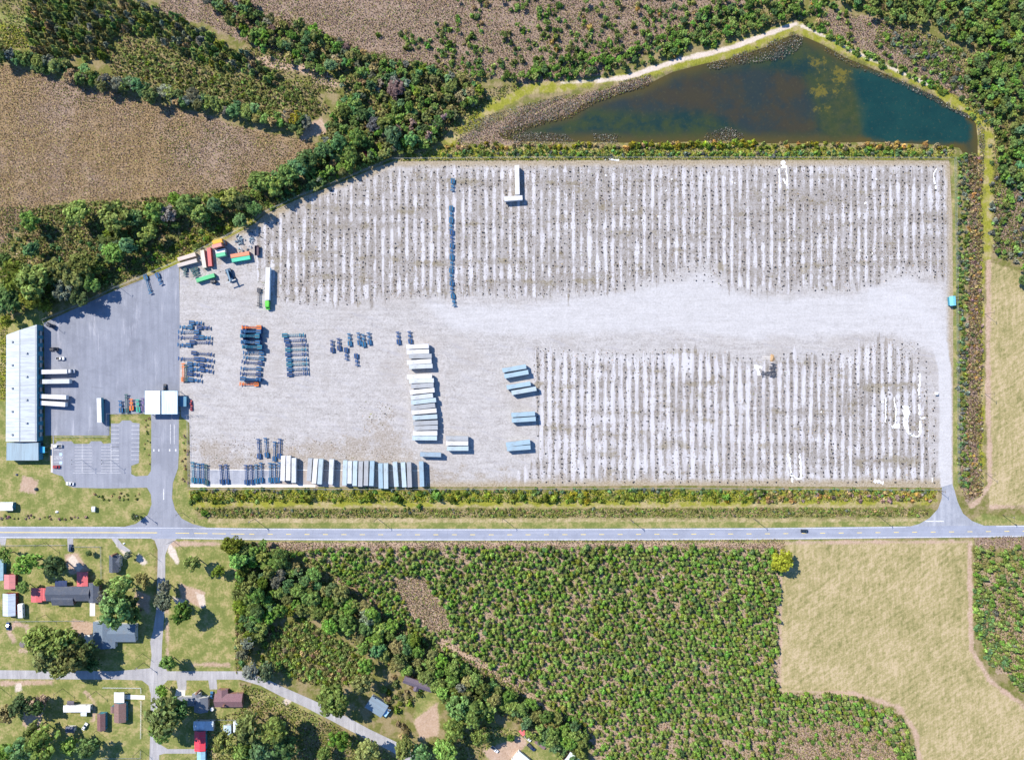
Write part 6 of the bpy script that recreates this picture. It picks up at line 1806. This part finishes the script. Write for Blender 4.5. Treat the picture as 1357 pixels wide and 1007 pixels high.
# young pine plantation below the road
PLANT = [(370, 733), (430, 727), (700, 724), (1030, 726), (1036, 760), (1030, 905), (1040, 920), (1120, 921), (1180, 940), (1205, 960), (1215, 1015), (800, 1015), (765, 972), (693, 926), (612, 882), (545, 842), (475, 782), (410, 745)]
CLEAR = [(520, 766), (558, 762), (580, 795), (602, 838), (575, 838), (540, 808)]
RIDE = [(582, 843), (620, 867), (662, 893), (702, 918), (742, 946), (800, 985), (796, 992), (738, 955), (698, 927), (658, 902), (616, 877), (578, 851)]
CLEAR2 = [(1060, 962), (1110, 955), (1160, 975), (1190, 1000), (1190, 1020), (1020, 1020), (1030, 985)]
wood(cone, scatter(PLANT, 6.3, 2.4, 5.5, .96, (CLEAR, CLEAR2, RIDE), clump=.22), {'bright': 4, 'green': 3.4, 'dark': .8, 'moss': 3, 'lime': .9}, 1.75, "in the young pine plantation below the main road", "young pine", "young pines in the plantation")
wood(cone, scatter([(1294, 724), (1365, 724), (1365, 925), (1330, 890), (1300, 860), (1292, 800)], 7.5, 3, 5.2, .72, clump=.4), {'green': 3, 'bright': 2, 'moss': 3, 'dark': 1, 'silver': .3}, 1.8, "in the thicket right of the mown field", "young pine", "young pines right of the mown field")
wood(shrub, scatter([(1290, 770), (1315, 780), (1318, 840), (1340, 890), (1310, 880), (1294, 845)], 5, 2, 3.5, .9), {'green': 3, 'bluegreen': 2}, 1.1, "in the dense green edge right of the mown field", "bush", "bushes right of the mown field")
wood(shrub, scatter(PLANT, 7, 1.2, 2.4, .6, (CLEAR, CLEAR2)), {'moss': 2, 'olive': 2, 'mauve': .8, 'silver': .3, 'lime': 1.5}, 1.0, "between the rows of the pine plantation", "bush", "low bushes in the plantation")
broad.append((1036, 743, 6.8, 13, 'gold', "yellow green tree at the corner of the mown field", None))
# old wood along the diagonal
BAND = [(305, 714), (352, 722), (405, 752), (468, 792), (540, 842), (612, 884), (690, 926), (768, 962), (780, 984), (752, 990), (706, 966), (655, 945), (625, 958), (600, 945), (565, 905), (500, 874), (450, 838), (400, 812), (350, 826), (325, 880), (312, 860), (312, 770)]
wood(broad, scatter(BAND, 13.5, 7, 11.5, .97), {'green': 4, 'dark': 1.2, 'bluegreen': 2, 'moss': 3.6, 'olive': 1.2, 'grey': .5, 'lime': .8, 'bright': 2}, 2.4, "in the old wood crossing diagonally below the plantation", "tree", "trees in the diagonal wood")
wood(shrub, scatter([(345, 838), (400, 818), (452, 846), (482, 872), (500, 885), (470, 905), (440, 912), (400, 902), (352, 886), (340, 860)], 5.8, 2.4, 4.8, .95), {'moss': 3, 'green': 3, 'lime': 1.6, 'olive': 2, 'brown': .6}, 1.2, "in the scrubby clearing beside the curving lane", "bush", "bushes in the clearing by the lane")
wood(shrub, scatter([(440, 740), (500, 778), (560, 838), (600, 865), (560, 848), (500, 800), (440, 760)], 7, 2, 4.2, .7), {'lime': 2, 'moss': 2, 'green': 2, 'brown': 1}, 1.2, "beside the dirt ride through the plantation", "bush", "bushes beside the dirt ride")
wood(shrub, scatter([(505, 905), (535, 890), (560, 915), (553, 940), (520, 945), (545, 975), (560, 990), (530, 975), (510, 930)], 8, 3, 6, .8), {'olive': 3, 'brown': 2, 'lime': 1.5, 'moss': 1}, 1.5, "around the purple roofed woodland house", "bush", "bushes around the woodland house")
wood(broad, scatter([(690, 955), (750, 990), (780, 985), (800, 1015), (770, 1015), (735, 1000), (690, 965)], 11, 6, 9, .8), {'green': 3, 'bluegreen': 2, 'moss': 2}, 2.0, "around the bottom-edge lawn", "tree", "trees around the bottom-edge lawn")
# garden trees of the houses: each has its own place
G_TREES = [
    (7, 735, 10, 'green', "green tree at the left edge just below the main road"), (38, 747, 17, 'green', "big round green tree on the lawn behind the red shed"), (74, 750, 14, 'dark', "dark green tree behind the long slate house"),
    (30, 778, 9, 'green', "small round tree between the red shed and red carport"), (158, 777, 17, 'green', "large green tree below the small slate cottage"), (138, 790, 10, 'grey', "grey green tree at the right end of the long slate house"),
    (190, 770, 11, 'olive', "olive tree shading the lane near the cottage"), (152, 808, 21, 'bluegreen', "huge bluish green tree leaning over the slate blue house"), (176, 815, 13, 'dark', "dark tree behind the slate blue house"),
    (172, 797, 10, 'dark', "small dark tree behind the huge bluish one"), (54, 846, 19, 'moss', "large moss green tree right of the circular mown path"), (82, 850, 20, 'green', "green tree in the middle of the great lane-side group"),
    (62, 868, 19, 'olive', "large olive tree at the left of the great lane-side group"), (98, 868, 20, 'green', "large green tree overhanging the lane"), (112, 862, 14, 'dark', "dark green tree at the right of the great lane-side group"),
    (80, 885, 16, 'moss', "moss green tree at the foot of the great lane-side group"), (122, 880, 10, 'dark', "dark tree leaning over the lane shade"), (218, 778, 9, 'grey', "small grey tree over the lane below the junction"), (217, 797, 12, 'grey', "grey olive tree over the lane in front of the lawn"),
    (241, 811, 14, 'bright', "round bright green tree alone on the square lawn"), (255, 747, 13, 'green', "round green tree near the lane junction"), (289, 757, 8, 'lime', "yellow tree by the wood edge at the square lawn"), (222, 878, 11, 'green', "green tree by the crossing of the lanes"),
    (214, 916, 8, 'bright', "small bright tree in front of the grey shingled house"), (216, 950, 24, 'moss', "very large shade tree left of the grey shingled house"), (235, 940, 15, 'dark', "dark tree touching the grey shingled roof"), (213, 968, 14, 'green', "green tree over the lane bend near the bottom"),
    (28, 935, 15, 'dark', "dark tree at the lower left above the orange clearing"), (48, 938, 12, 'dark', "dark green tree right of the lower left one"), (55, 928, 8, 'mauve', "purplish grey tree left of the mobile home"), (10, 945, 12, 'olive', "olive tree cut by the left edge in the lower garden"),
    (58, 985, 22, 'green', "great green tree at the bottom left"), (30, 992, 18, 'bluegreen', "bluish tree at the bottom left edge"), (5, 995, 14, 'bright', "bright green tree in the bottom left corner"), (92, 988, 12, 'green', "green tree right of the great bottom left tree"), (116, 990, 13, 'dark', "dark tree at the bottom beside the open lawn"), (45, 968, 14, 'moss', "moss green tree above the great bottom left tree"),
    (297, 984, 17, 'moss', "moss green tree right of the red workshop"), (330, 965, 21, 'green', "large green tree below the maroon roofed house"), (332, 889, 13, 'grey', "grey tree at the lane end right of the square lawn"), (322, 1000, 15, 'green', "green tree at the bottom right of the slim white shed"),
    (362, 968, 23, 'green', "very large green tree left of the curving lane"), (352, 890, 12, 'bluegreen', "bluish tree at the start of the curving lane"), (378, 990, 16, 'dark', "dark tree below the very large one by the curving lane"), (345, 995, 15, 'bluegreen', "bluish tree at the bottom edge by the curving lane"),
    (442, 928, 20, 'green', "large green tree left of the askew grey house"), (450, 980, 14, 'bright', "bright green tree between lane and bottom edge"), (487, 995, 18, 'moss', "moss green tree at the bottom below the askew house"), (480, 905, 15, 'olive', "yellowish tree above the askew grey house"),
    (485, 882, 11, 'bright', "fresh green tree in the wood above the askew house"), (430, 998, 10, 'green', "small green tree at the bottom beside the lane bend"), (535, 990, 15, 'moss', "moss green tree below the dirt clearing"), (590, 995, 16, 'green', "green tree at the bottom right of the dirt clearing"),
    (606, 935, 18, 'bluegreen', "large bluish tree right of the dirt clearing"), (628, 945, 17, 'green', "green tree right of the large bluish one"), (636, 976, 14, 'moss', "moss green tree above the bottom-edge pickup"), (602, 965, 14, 'green', "green tree lower right of the dirt clearing"), (557, 1000, 12, 'bluegreen', "bluish tree at the bottom beside the dirt clearing"),
    (170, 735, 6, 'grey', "thin grey sapling by the lane junction"), (118, 733, 4, 'dark', "tiny dark tree on the fenced lawn"), (179, 685, 5, 'dark', "small dark tree on the grass corner by the entrance drive"), (308, 722, 13, 'lime', "yellow green tree overhanging the main road"), (316, 742, 13, 'green', "green tree behind the one overhanging the road"), (372, 740, 11, 'green', "green tree at the upper end of the diagonal wood"),
    (130, 771, 6, 'moss', "small moss tree beside the red carport"), (677, 977, 5, 'bright', "small round bush tree beside the red canopy")]
for (x, y, r, c, lab) in G_TREES:
    broad.append((x, y, r * S, r * .5 * (2.3 if r > 15 else 2.5), c, lab, None))
wood(shrub, scatter(band([(314, 770), (316, 830), (318, 880)], 5), 6, 3, 5, .9), {'green': 2, 'lime': 2, 'bluegreen': 1}, 1.3, "on the wood edge right of the square lawn", "bush", "bushes on the wood edge by the lawn")
wood(shrub, scatter([(190, 552), (199, 552), (199, 620), (190, 620)], 7, 1.0, 2.0, .8), {'dark': 2, 'brown': 2, 'moss': 1}, .9, "on the grass strip left of the entrance drive", "bush", "bushes by the entrance drive")
wood(shrub, scatter([(241, 580), (249, 560), (250, 645), (240, 650)], 6, 1.2, 2.2, .7), {'mauve': 2, 'brown': 2, 'moss': 1}, .9, "on the rough strip right of the entrance drive", "bush", "bushes by the entrance drive")
wood(shrub, scatter([(120, 654), (187, 653), (187, 664), (125, 662)], 6, 1.2, 2.4, .8), {'brown': 2, 'moss': 2, 'green': 1}, .9, "on the grass below the employee lot", "bush", "bushes below the employee lot")
wood(shrub, scatter([(0, 682), (115, 684), (112, 690), (0, 690)], 5, 1.2, 2.2, .85), {'mauve': 3, 'brown': 2, 'moss': 1}, .9, "in the brown ditch above the road at the left", "bush", "ditch bushes at the left")

def keep_off(lst):
    """no crown centre on a road, roof or yard"""
    bad = [np.array(p, float) for p in ([(-60, 698), (1420, 697), (1420, 714), (-60, 714)],)]
    return [t for t in lst if not any(inside(b, np.array([t[0]]), np.array([t[1]]))[0] for b in bad)]
wood(shrub, scatter(CLEAR2, 9, 2, 4, .55, clump=.6), {'green': 2, 'bright': 2, 'moss': 2}, 1.4, "in the bare corner of the plantation", "bush", "bushes in the bare corner of the plantation")
broad[:] = keep_off(broad); cone[:] = keep_off(cone)

def plant(lst, meshes, kind, cat, zk, trunk=None, mass_name=None, mass_label=None, mass_src=None, limit=300):
    lst = sorted(lst, key=lambda t: (0 if t[6] is None else 1, -t[2]))
    one, rest = lst[:limit], lst[limit:]
    for (px, py, r, h, c, lab, grp) in one:
        # crown from zlow to h; centre height used to find the foot
        ch = (h * .36 if kind == 'broadleaf_tree' else h * .46 if kind == 'pine_tree' else 0.0)
        zc = h - ch if ch else 0
        x, y = P(px, py, zc if zc else h * .4)
        me = meshes[vr.randint(len(meshes))]
        rz = vr.uniform(0, 6.28)
        if kind == 'shrub':
            o = bpy.data.objects.new("shrub", me); COL.objects.link(o)
            o.location = (x, y, -.05); o.rotation_euler = (0, 0, rz); o.scale = (r * vr.uniform(.85, 1.15), r * vr.uniform(.85, 1.15), h)
            o.color = (*jit(PAL[c]), 1)
            tag(o, lab, cat, grp)
            continue
        root = empty(kind, (x, y, 0), rz); tag(root, lab, cat, grp)
        o = bpy.data.objects.new("crown", me); COL.objects.link(o); o.parent = root
        o.location = (0, 0, zc); o.scale = (r * vr.uniform(.82, 1.22), r * vr.uniform(.82, 1.22), ch if kind == 'pine_tree' else min(ch * 1.15, r * 1.15))
        o.color = (*jit(PAL[c]), 1)
        t = bpy.data.objects.new("trunk", trunk); COL.objects.link(t); t.parent = root
        t.scale = (h * .5, h * .5, h)
    if rest:
        V, Cc = [], []
        for (px, py, r, h, c, lab, grp) in rest:
            q = mass_src[vr.randint(len(mass_src))]
            ch = (h * .36 if kind == 'broadleaf_tree' else h * .46 if kind == 'pine_tree' else 0.0)
            zc = h - ch if ch else 0
            x, y = P(px, py, zc if zc else h * .4)
            a = vr.uniform(0, 6.28); ca, sa = math.cos(a), math.sin(a)
            zs = ch if kind == 'pine_tree' else (min(ch * 1.15, r * 1.15) if ch else h)
            X = (q[:, 0] * ca - q[:, 1] * sa) * r + x; Y = (q[:, 0] * sa + q[:, 1] * ca) * r + y
            V.append(np.stack([X, Y, q[:, 2] * zs + zc], 1))
            Cc.append(np.broadcast_to(np.array([*jit(PAL[c]), 1.0]), (len(q), 4)))
        me = quick_mesh(mass_name, np.concatenate(V), 4, LEAF_MASS, np.concatenate(Cc))
        o = bpy.data.objects.new(mass_name, me); COL.objects.link(o)
        tag(o, mass_label, cat, None, 'stuff')
plant(broad, M_BROAD, 'broadleaf_tree', 'tree', .6, M_TRUNK, "woodland_canopy", "unbroken mass of smaller green trees filling the woods around the yard", BROADL)
plant(cone, M_CONE, 'pine_tree', 'pine', .5, M_STEM, "pine_thicket", "dense mass of smaller young pines filling the plantation and planted blocks", [crown_pine(500 + i, 95, .21) for i in range(5)])
plant(shrub, M_SHRUB, 'shrub', 'bush', .4, None, "scrub_bushes", "countless small bushes lining the yard, pond and roadside strips", [crown_shrub(600 + i, 34, .32) for i in range(5)])
print("VEG", len(broad), len(cone), len(shrub))

# ------------------------------------------------------------------ low ground cover, too many to count
def cover(name, label, cat, polys, spacing, hmin, hmax, cols, nq=4, leaf=.5, density=1.0, avoid=(), clump=0.0, tilt=.6):
    V, Cc = [], []
    for poly in polys:
        pts = scatter(poly, spacing, 1, 2, density, avoid, clump)
        if not pts: continue
        a = np.array(pts)
        n = len(a)
        x = (a[:, 0] - CX) * S; y = (CY - a[:, 1]) * S
        h = vr.uniform(hmin, hmax, n)
        ks = list(cols); pr = np.array([cols[q] for q in ks], float); pr /= pr.sum()
        cc = np.array([PAL[q] for q in ks])[vr.choice(len(ks), n, p=pr)] * 1.4 * vr.normal(1, .2, (n, 1)).clip(.5, 1.6)
        for j in range(nq):
            d = vr.normal(size=(n, 3)); d[:, 2] = np.abs(d[:, 2]); d /= np.linalg.norm(d, axis=1, keepdims=True)
            c = np.stack([x + d[:, 0] * leaf * .8, y + d[:, 1] * leaf * .8, h * (.35 + .65 * d[:, 2])], 1)
            V.append(rand_quads(c, d * np.array([1, 1, 1 + tilt * 1.5]), np.full(n, leaf) * vr.uniform(.6, 1.2, n), vr))
            Cc.append(np.repeat(np.concatenate([cc, np.ones((n, 1))], 1), 4, 0))
    me = quick_mesh(name, np.concatenate(V), 4, LEAF_MASS, np.concatenate(Cc))
    o = bpy.data.objects.new(name, me); COL.objects.link(o)
    tag(o, label, cat, None, 'stuff')
    print("COVER", name, len(me.polygons))
def px_of(w): return [(x / S + CX, CY - y / S) for x, y in w]
BR = [px_of(p) for p in Z_BROWN]; HE = [px_of(p) for p in Z_HEATH]; FL = [px_of(p) for p in Z_FLOOR]
PAL.update({'straw': (0.27, 0.20, 0.10), 'tan': (0.22, 0.16, 0.085), 'pinkish': (0.26, 0.19, 0.155), 'umber': (0.17, 0.115, 0.065), 'reed': (0.20, 0.185, 0.165), 'drygreen': (0.21, 0.20, 0.065)})
cover("field_tussocks", "dense cover of brown dry tussocks on the fallow field", 'dry grass', BR, 1.9, .15, .75, {'straw': 2.0, 'tan': 3.4, 'pinkish': 2.6, 'umber': 2, 'drygreen': 1.8}, 2, .30, .9, clump=.15)
cover("field_greenery", "patches of green regrowth in the right half of the fallow brown field", 'weeds', [[(230, 150), (350, 180), (405, 190), (380, 222), (300, 250), (230, 255), (200, 200)], [(60, 105), (200, 138), (180, 160), (80, 140)]], 3.2, .2, .7, {'moss': 3, 'lime': 1.2, 'drygreen': 2}, 2, .32, .42, clump=1.0)
cover("heath_brush", "mauve brown dead brush covering the heath and clearings", 'brush', HE, 1.9, .15, .7, {'pinkish': 2.6, 'mauve': 2, 'tan': 3, 'umber': 1.8, 'moss': 1.6, 'drygreen': 2}, 2, .32, .9, clump=.2)
cover("plantation_brush", "pinkish undergrowth on the floor of the pine plantation", 'brush', FL, 2.6, .2, .7, {'pinkish': 2, 'tan': 2, 'moss': 2.2, 'umber': 1.2, 'drygreen': 2.2, 'mauve': .8}, 2, .34, .85)
WOODS = [W_CENT, W_RIGHT, BAND, A_poly, [(25, 280), (110, 268), (240, 260), (330, 245), (405, 205), (430, 240), (340, 285), (230, 345), (120, 390), (0, 420), (0, 345), (40, 340)], [(165, 40), (300, 94), (420, 120), (440, 150), (400, 160), (270, 125), (150, 100), (140, 70)]]
cover("woodland_undergrowth", "low green undergrowth between the woodland trees", 'undergrowth', WOODS, 3.0, .5, 1.8, {'moss': 3, 'green': 2, 'olive': 2.5, 'umber': 1.2, 'drygreen': 1.5, 'brown': 1}, 3, .55, .85)
LANE_PX = [(315, 885), (350, 895), (380, 908), (410, 922), (452, 942), (492, 964), (534, 984), (580, 1012), (560, 1024), (520, 1000), (480, 980), (440, 959), (405, 941), (372, 926), (345, 912), (315, 904)]
LAWN_PX = [(638, 1010), (650, 985), (680, 972), (720, 985), (770, 988), (780, 1012)]
ROUGH = [[(285, 70), (340, 62), (400, 78), (455, 105), (450, 125), (400, 118), (330, 100)], [(312, 715), (352, 730), (345, 840), (318, 900), (335, 905), (440, 940), (530, 1000), (640, 960), (700, 970), (690, 1012), (260, 1012), (262, 960), (330, 935), (312, 890)],
         [(590, 150), (640, 118), (700, 110), (640, 145), (605, 185)], [(850, 55), (1000, 0), (1060, 24), (960, 54)], [(1160, 15), (1290, 70), (1316, 150), (1310, 175), (1270, 118), (1160, 55)], [(1315, 170), (1364, 200), (1364, 350), (1316, 335)],
         [(340, 838), (400, 815), (490, 880), (470, 910), (400, 905)], [(1290, 728), (1364, 728), (1364, 930), (1330, 890), (1292, 830)], [(0, 275), (120, 270), (150, 335), (0, 345)], [(0, 0), (40, 0), (60, 66), (0, 62)], [(400, 735), (470, 770), (560, 840), (700, 915), (690, 925), (540, 850), (400, 760)]]
cover("rough_scrub", "tangled low scrub of mixed green and tan on the rough ground", 'scrub', ROUGH, 2.4, .25, 1.1, {'moss': 3, 'green': 1.5, 'olive': 2, 'drygreen': 2.5, 'tan': 1.6, 'lime': 1.2, 'pinkish': .5}, 3, .38, .85, (LANE_PX, LAWN_PX), clump=.25)
cover("strip_grass", "yellow green tall grass in the strip below the yard fence", 'grass', [[(250, 650), (1010, 650), (1010, 664), (255, 665)]], 2.0, .3, .9, {'lime': 6, 'moss': 1.5, 'yellow': 1, 'drygreen': 1}, 3, .34, .92)
STRIPS = [[(1010, 649), (1240, 649), (1240, 665), (1010, 665)], px_of(Z_SCRUB[1])] + [[(255, 674), (1235, 673), (1225, 684), (275, 686)], px_of(Z_SCRUB[4]), px_of(Z_SCRUB[6])]
cover("rough_grass", "yellow green rough grass on the strips round the yard", 'grass', STRIPS, 2.1, .2, .7, {'lime': 4.5, 'drygreen': 3, 'moss': 2, 'straw': 1.2, 'olive': 1.5, 'tan': .8}, 3, .33, .9)
REEDS = [[(660, 174), (690, 158), (722, 146), (760, 132), (790, 122), (830, 113), (862, 102), (860, 110), (830, 122), (790, 134), (768, 142), (757, 154), (722, 162), (690, 172), (668, 180)],
         [(820, 108), (862, 98), (865, 108), (850, 118), (820, 124)], [(935, 86), (975, 72), (1020, 55), (1050, 42), (1064, 50), (1062, 60), (1046, 78), (1015, 82), (975, 86), (955, 92), (940, 92)],
         [(680, 178), (700, 175), (750, 178), (765, 190), (680, 192)], [(785, 178), (820, 178), (830, 190), (785, 192)], [(935, 178), (965, 168), (985, 178), (985, 190), (930, 190)],
         [(1095, 62), (1125, 78), (1195, 106), (1250, 132), (1290, 156), (1284, 158), (1240, 136), (1190, 112), (1120, 84), (1092, 68)], [(1294, 160), (1304, 170), (1304, 240), (1296, 245), (1298, 200)], [(620, 160), (690, 140), (760, 122), (690, 160), (650, 178), (605, 190)]]
cover("ditch_growth", "rusty brown growth along the ditch right of the yard", 'brush', [[(1284, 205), (1302, 205), (1302, 655), (1282, 660)]], 2.0, .2, .9, {'umber': 3, 'tan': 2, 'rust': 1.2, 'olive': 1.5, 'mauve': 2}, 3, .33, .85, clump=.4)
cover("reeds", "grey reed beds growing along the pond margins", 'reeds', REEDS, 1.5, .3, 1.0, {'reed': 3, 'silver': 1.2, 'mauve': 1.5, 'umber': 1.2, 'grey': 1}, 2, .26, .75, clump=.45)
# thin weeds in the yard rows
cover("slope_grass", "yellow green grass on the slope above the asphalt yard", 'grass', [[(125, 372), (190, 336), (250, 306), (325, 278), (336, 290), (300, 308), (236, 344), (150, 379), (120, 388)]], 2.2, .2, .8, {'lime': 4, 'drygreen': 3, 'moss': 2}, 2, .34, .85)
cover("weed_patch", "olive weed patch on the gravel left of the long trailer column", 'weeds', [[(488, 552), (497, 540), (508, 533), (522, 538), (521, 552), (508, 564), (494, 562)]], 2.6, .03, .12, {'olive': 3, 'drygreen': 3, 'tan': 2}, 1, .5, .4, clump=.9)
WEEDS = [RB[0], RB[1], [(252, 575), (400, 582), (560, 600), (560, 614), (252, 616)], [(480, 530), (520, 535), (525, 560), (480, 575), (455, 570)], [(262, 380), (320, 330), (342, 345), (330, 352)]]
cover("yard_weeds", "thin dry weeds growing through the gravel rows", 'weeds', WEEDS, 3.4, .08, .3, {'umber': 2, 'tan': 2, 'olive': 1.5, 'pinkish': 1.5}, 1, .30, .38, clump=.8)
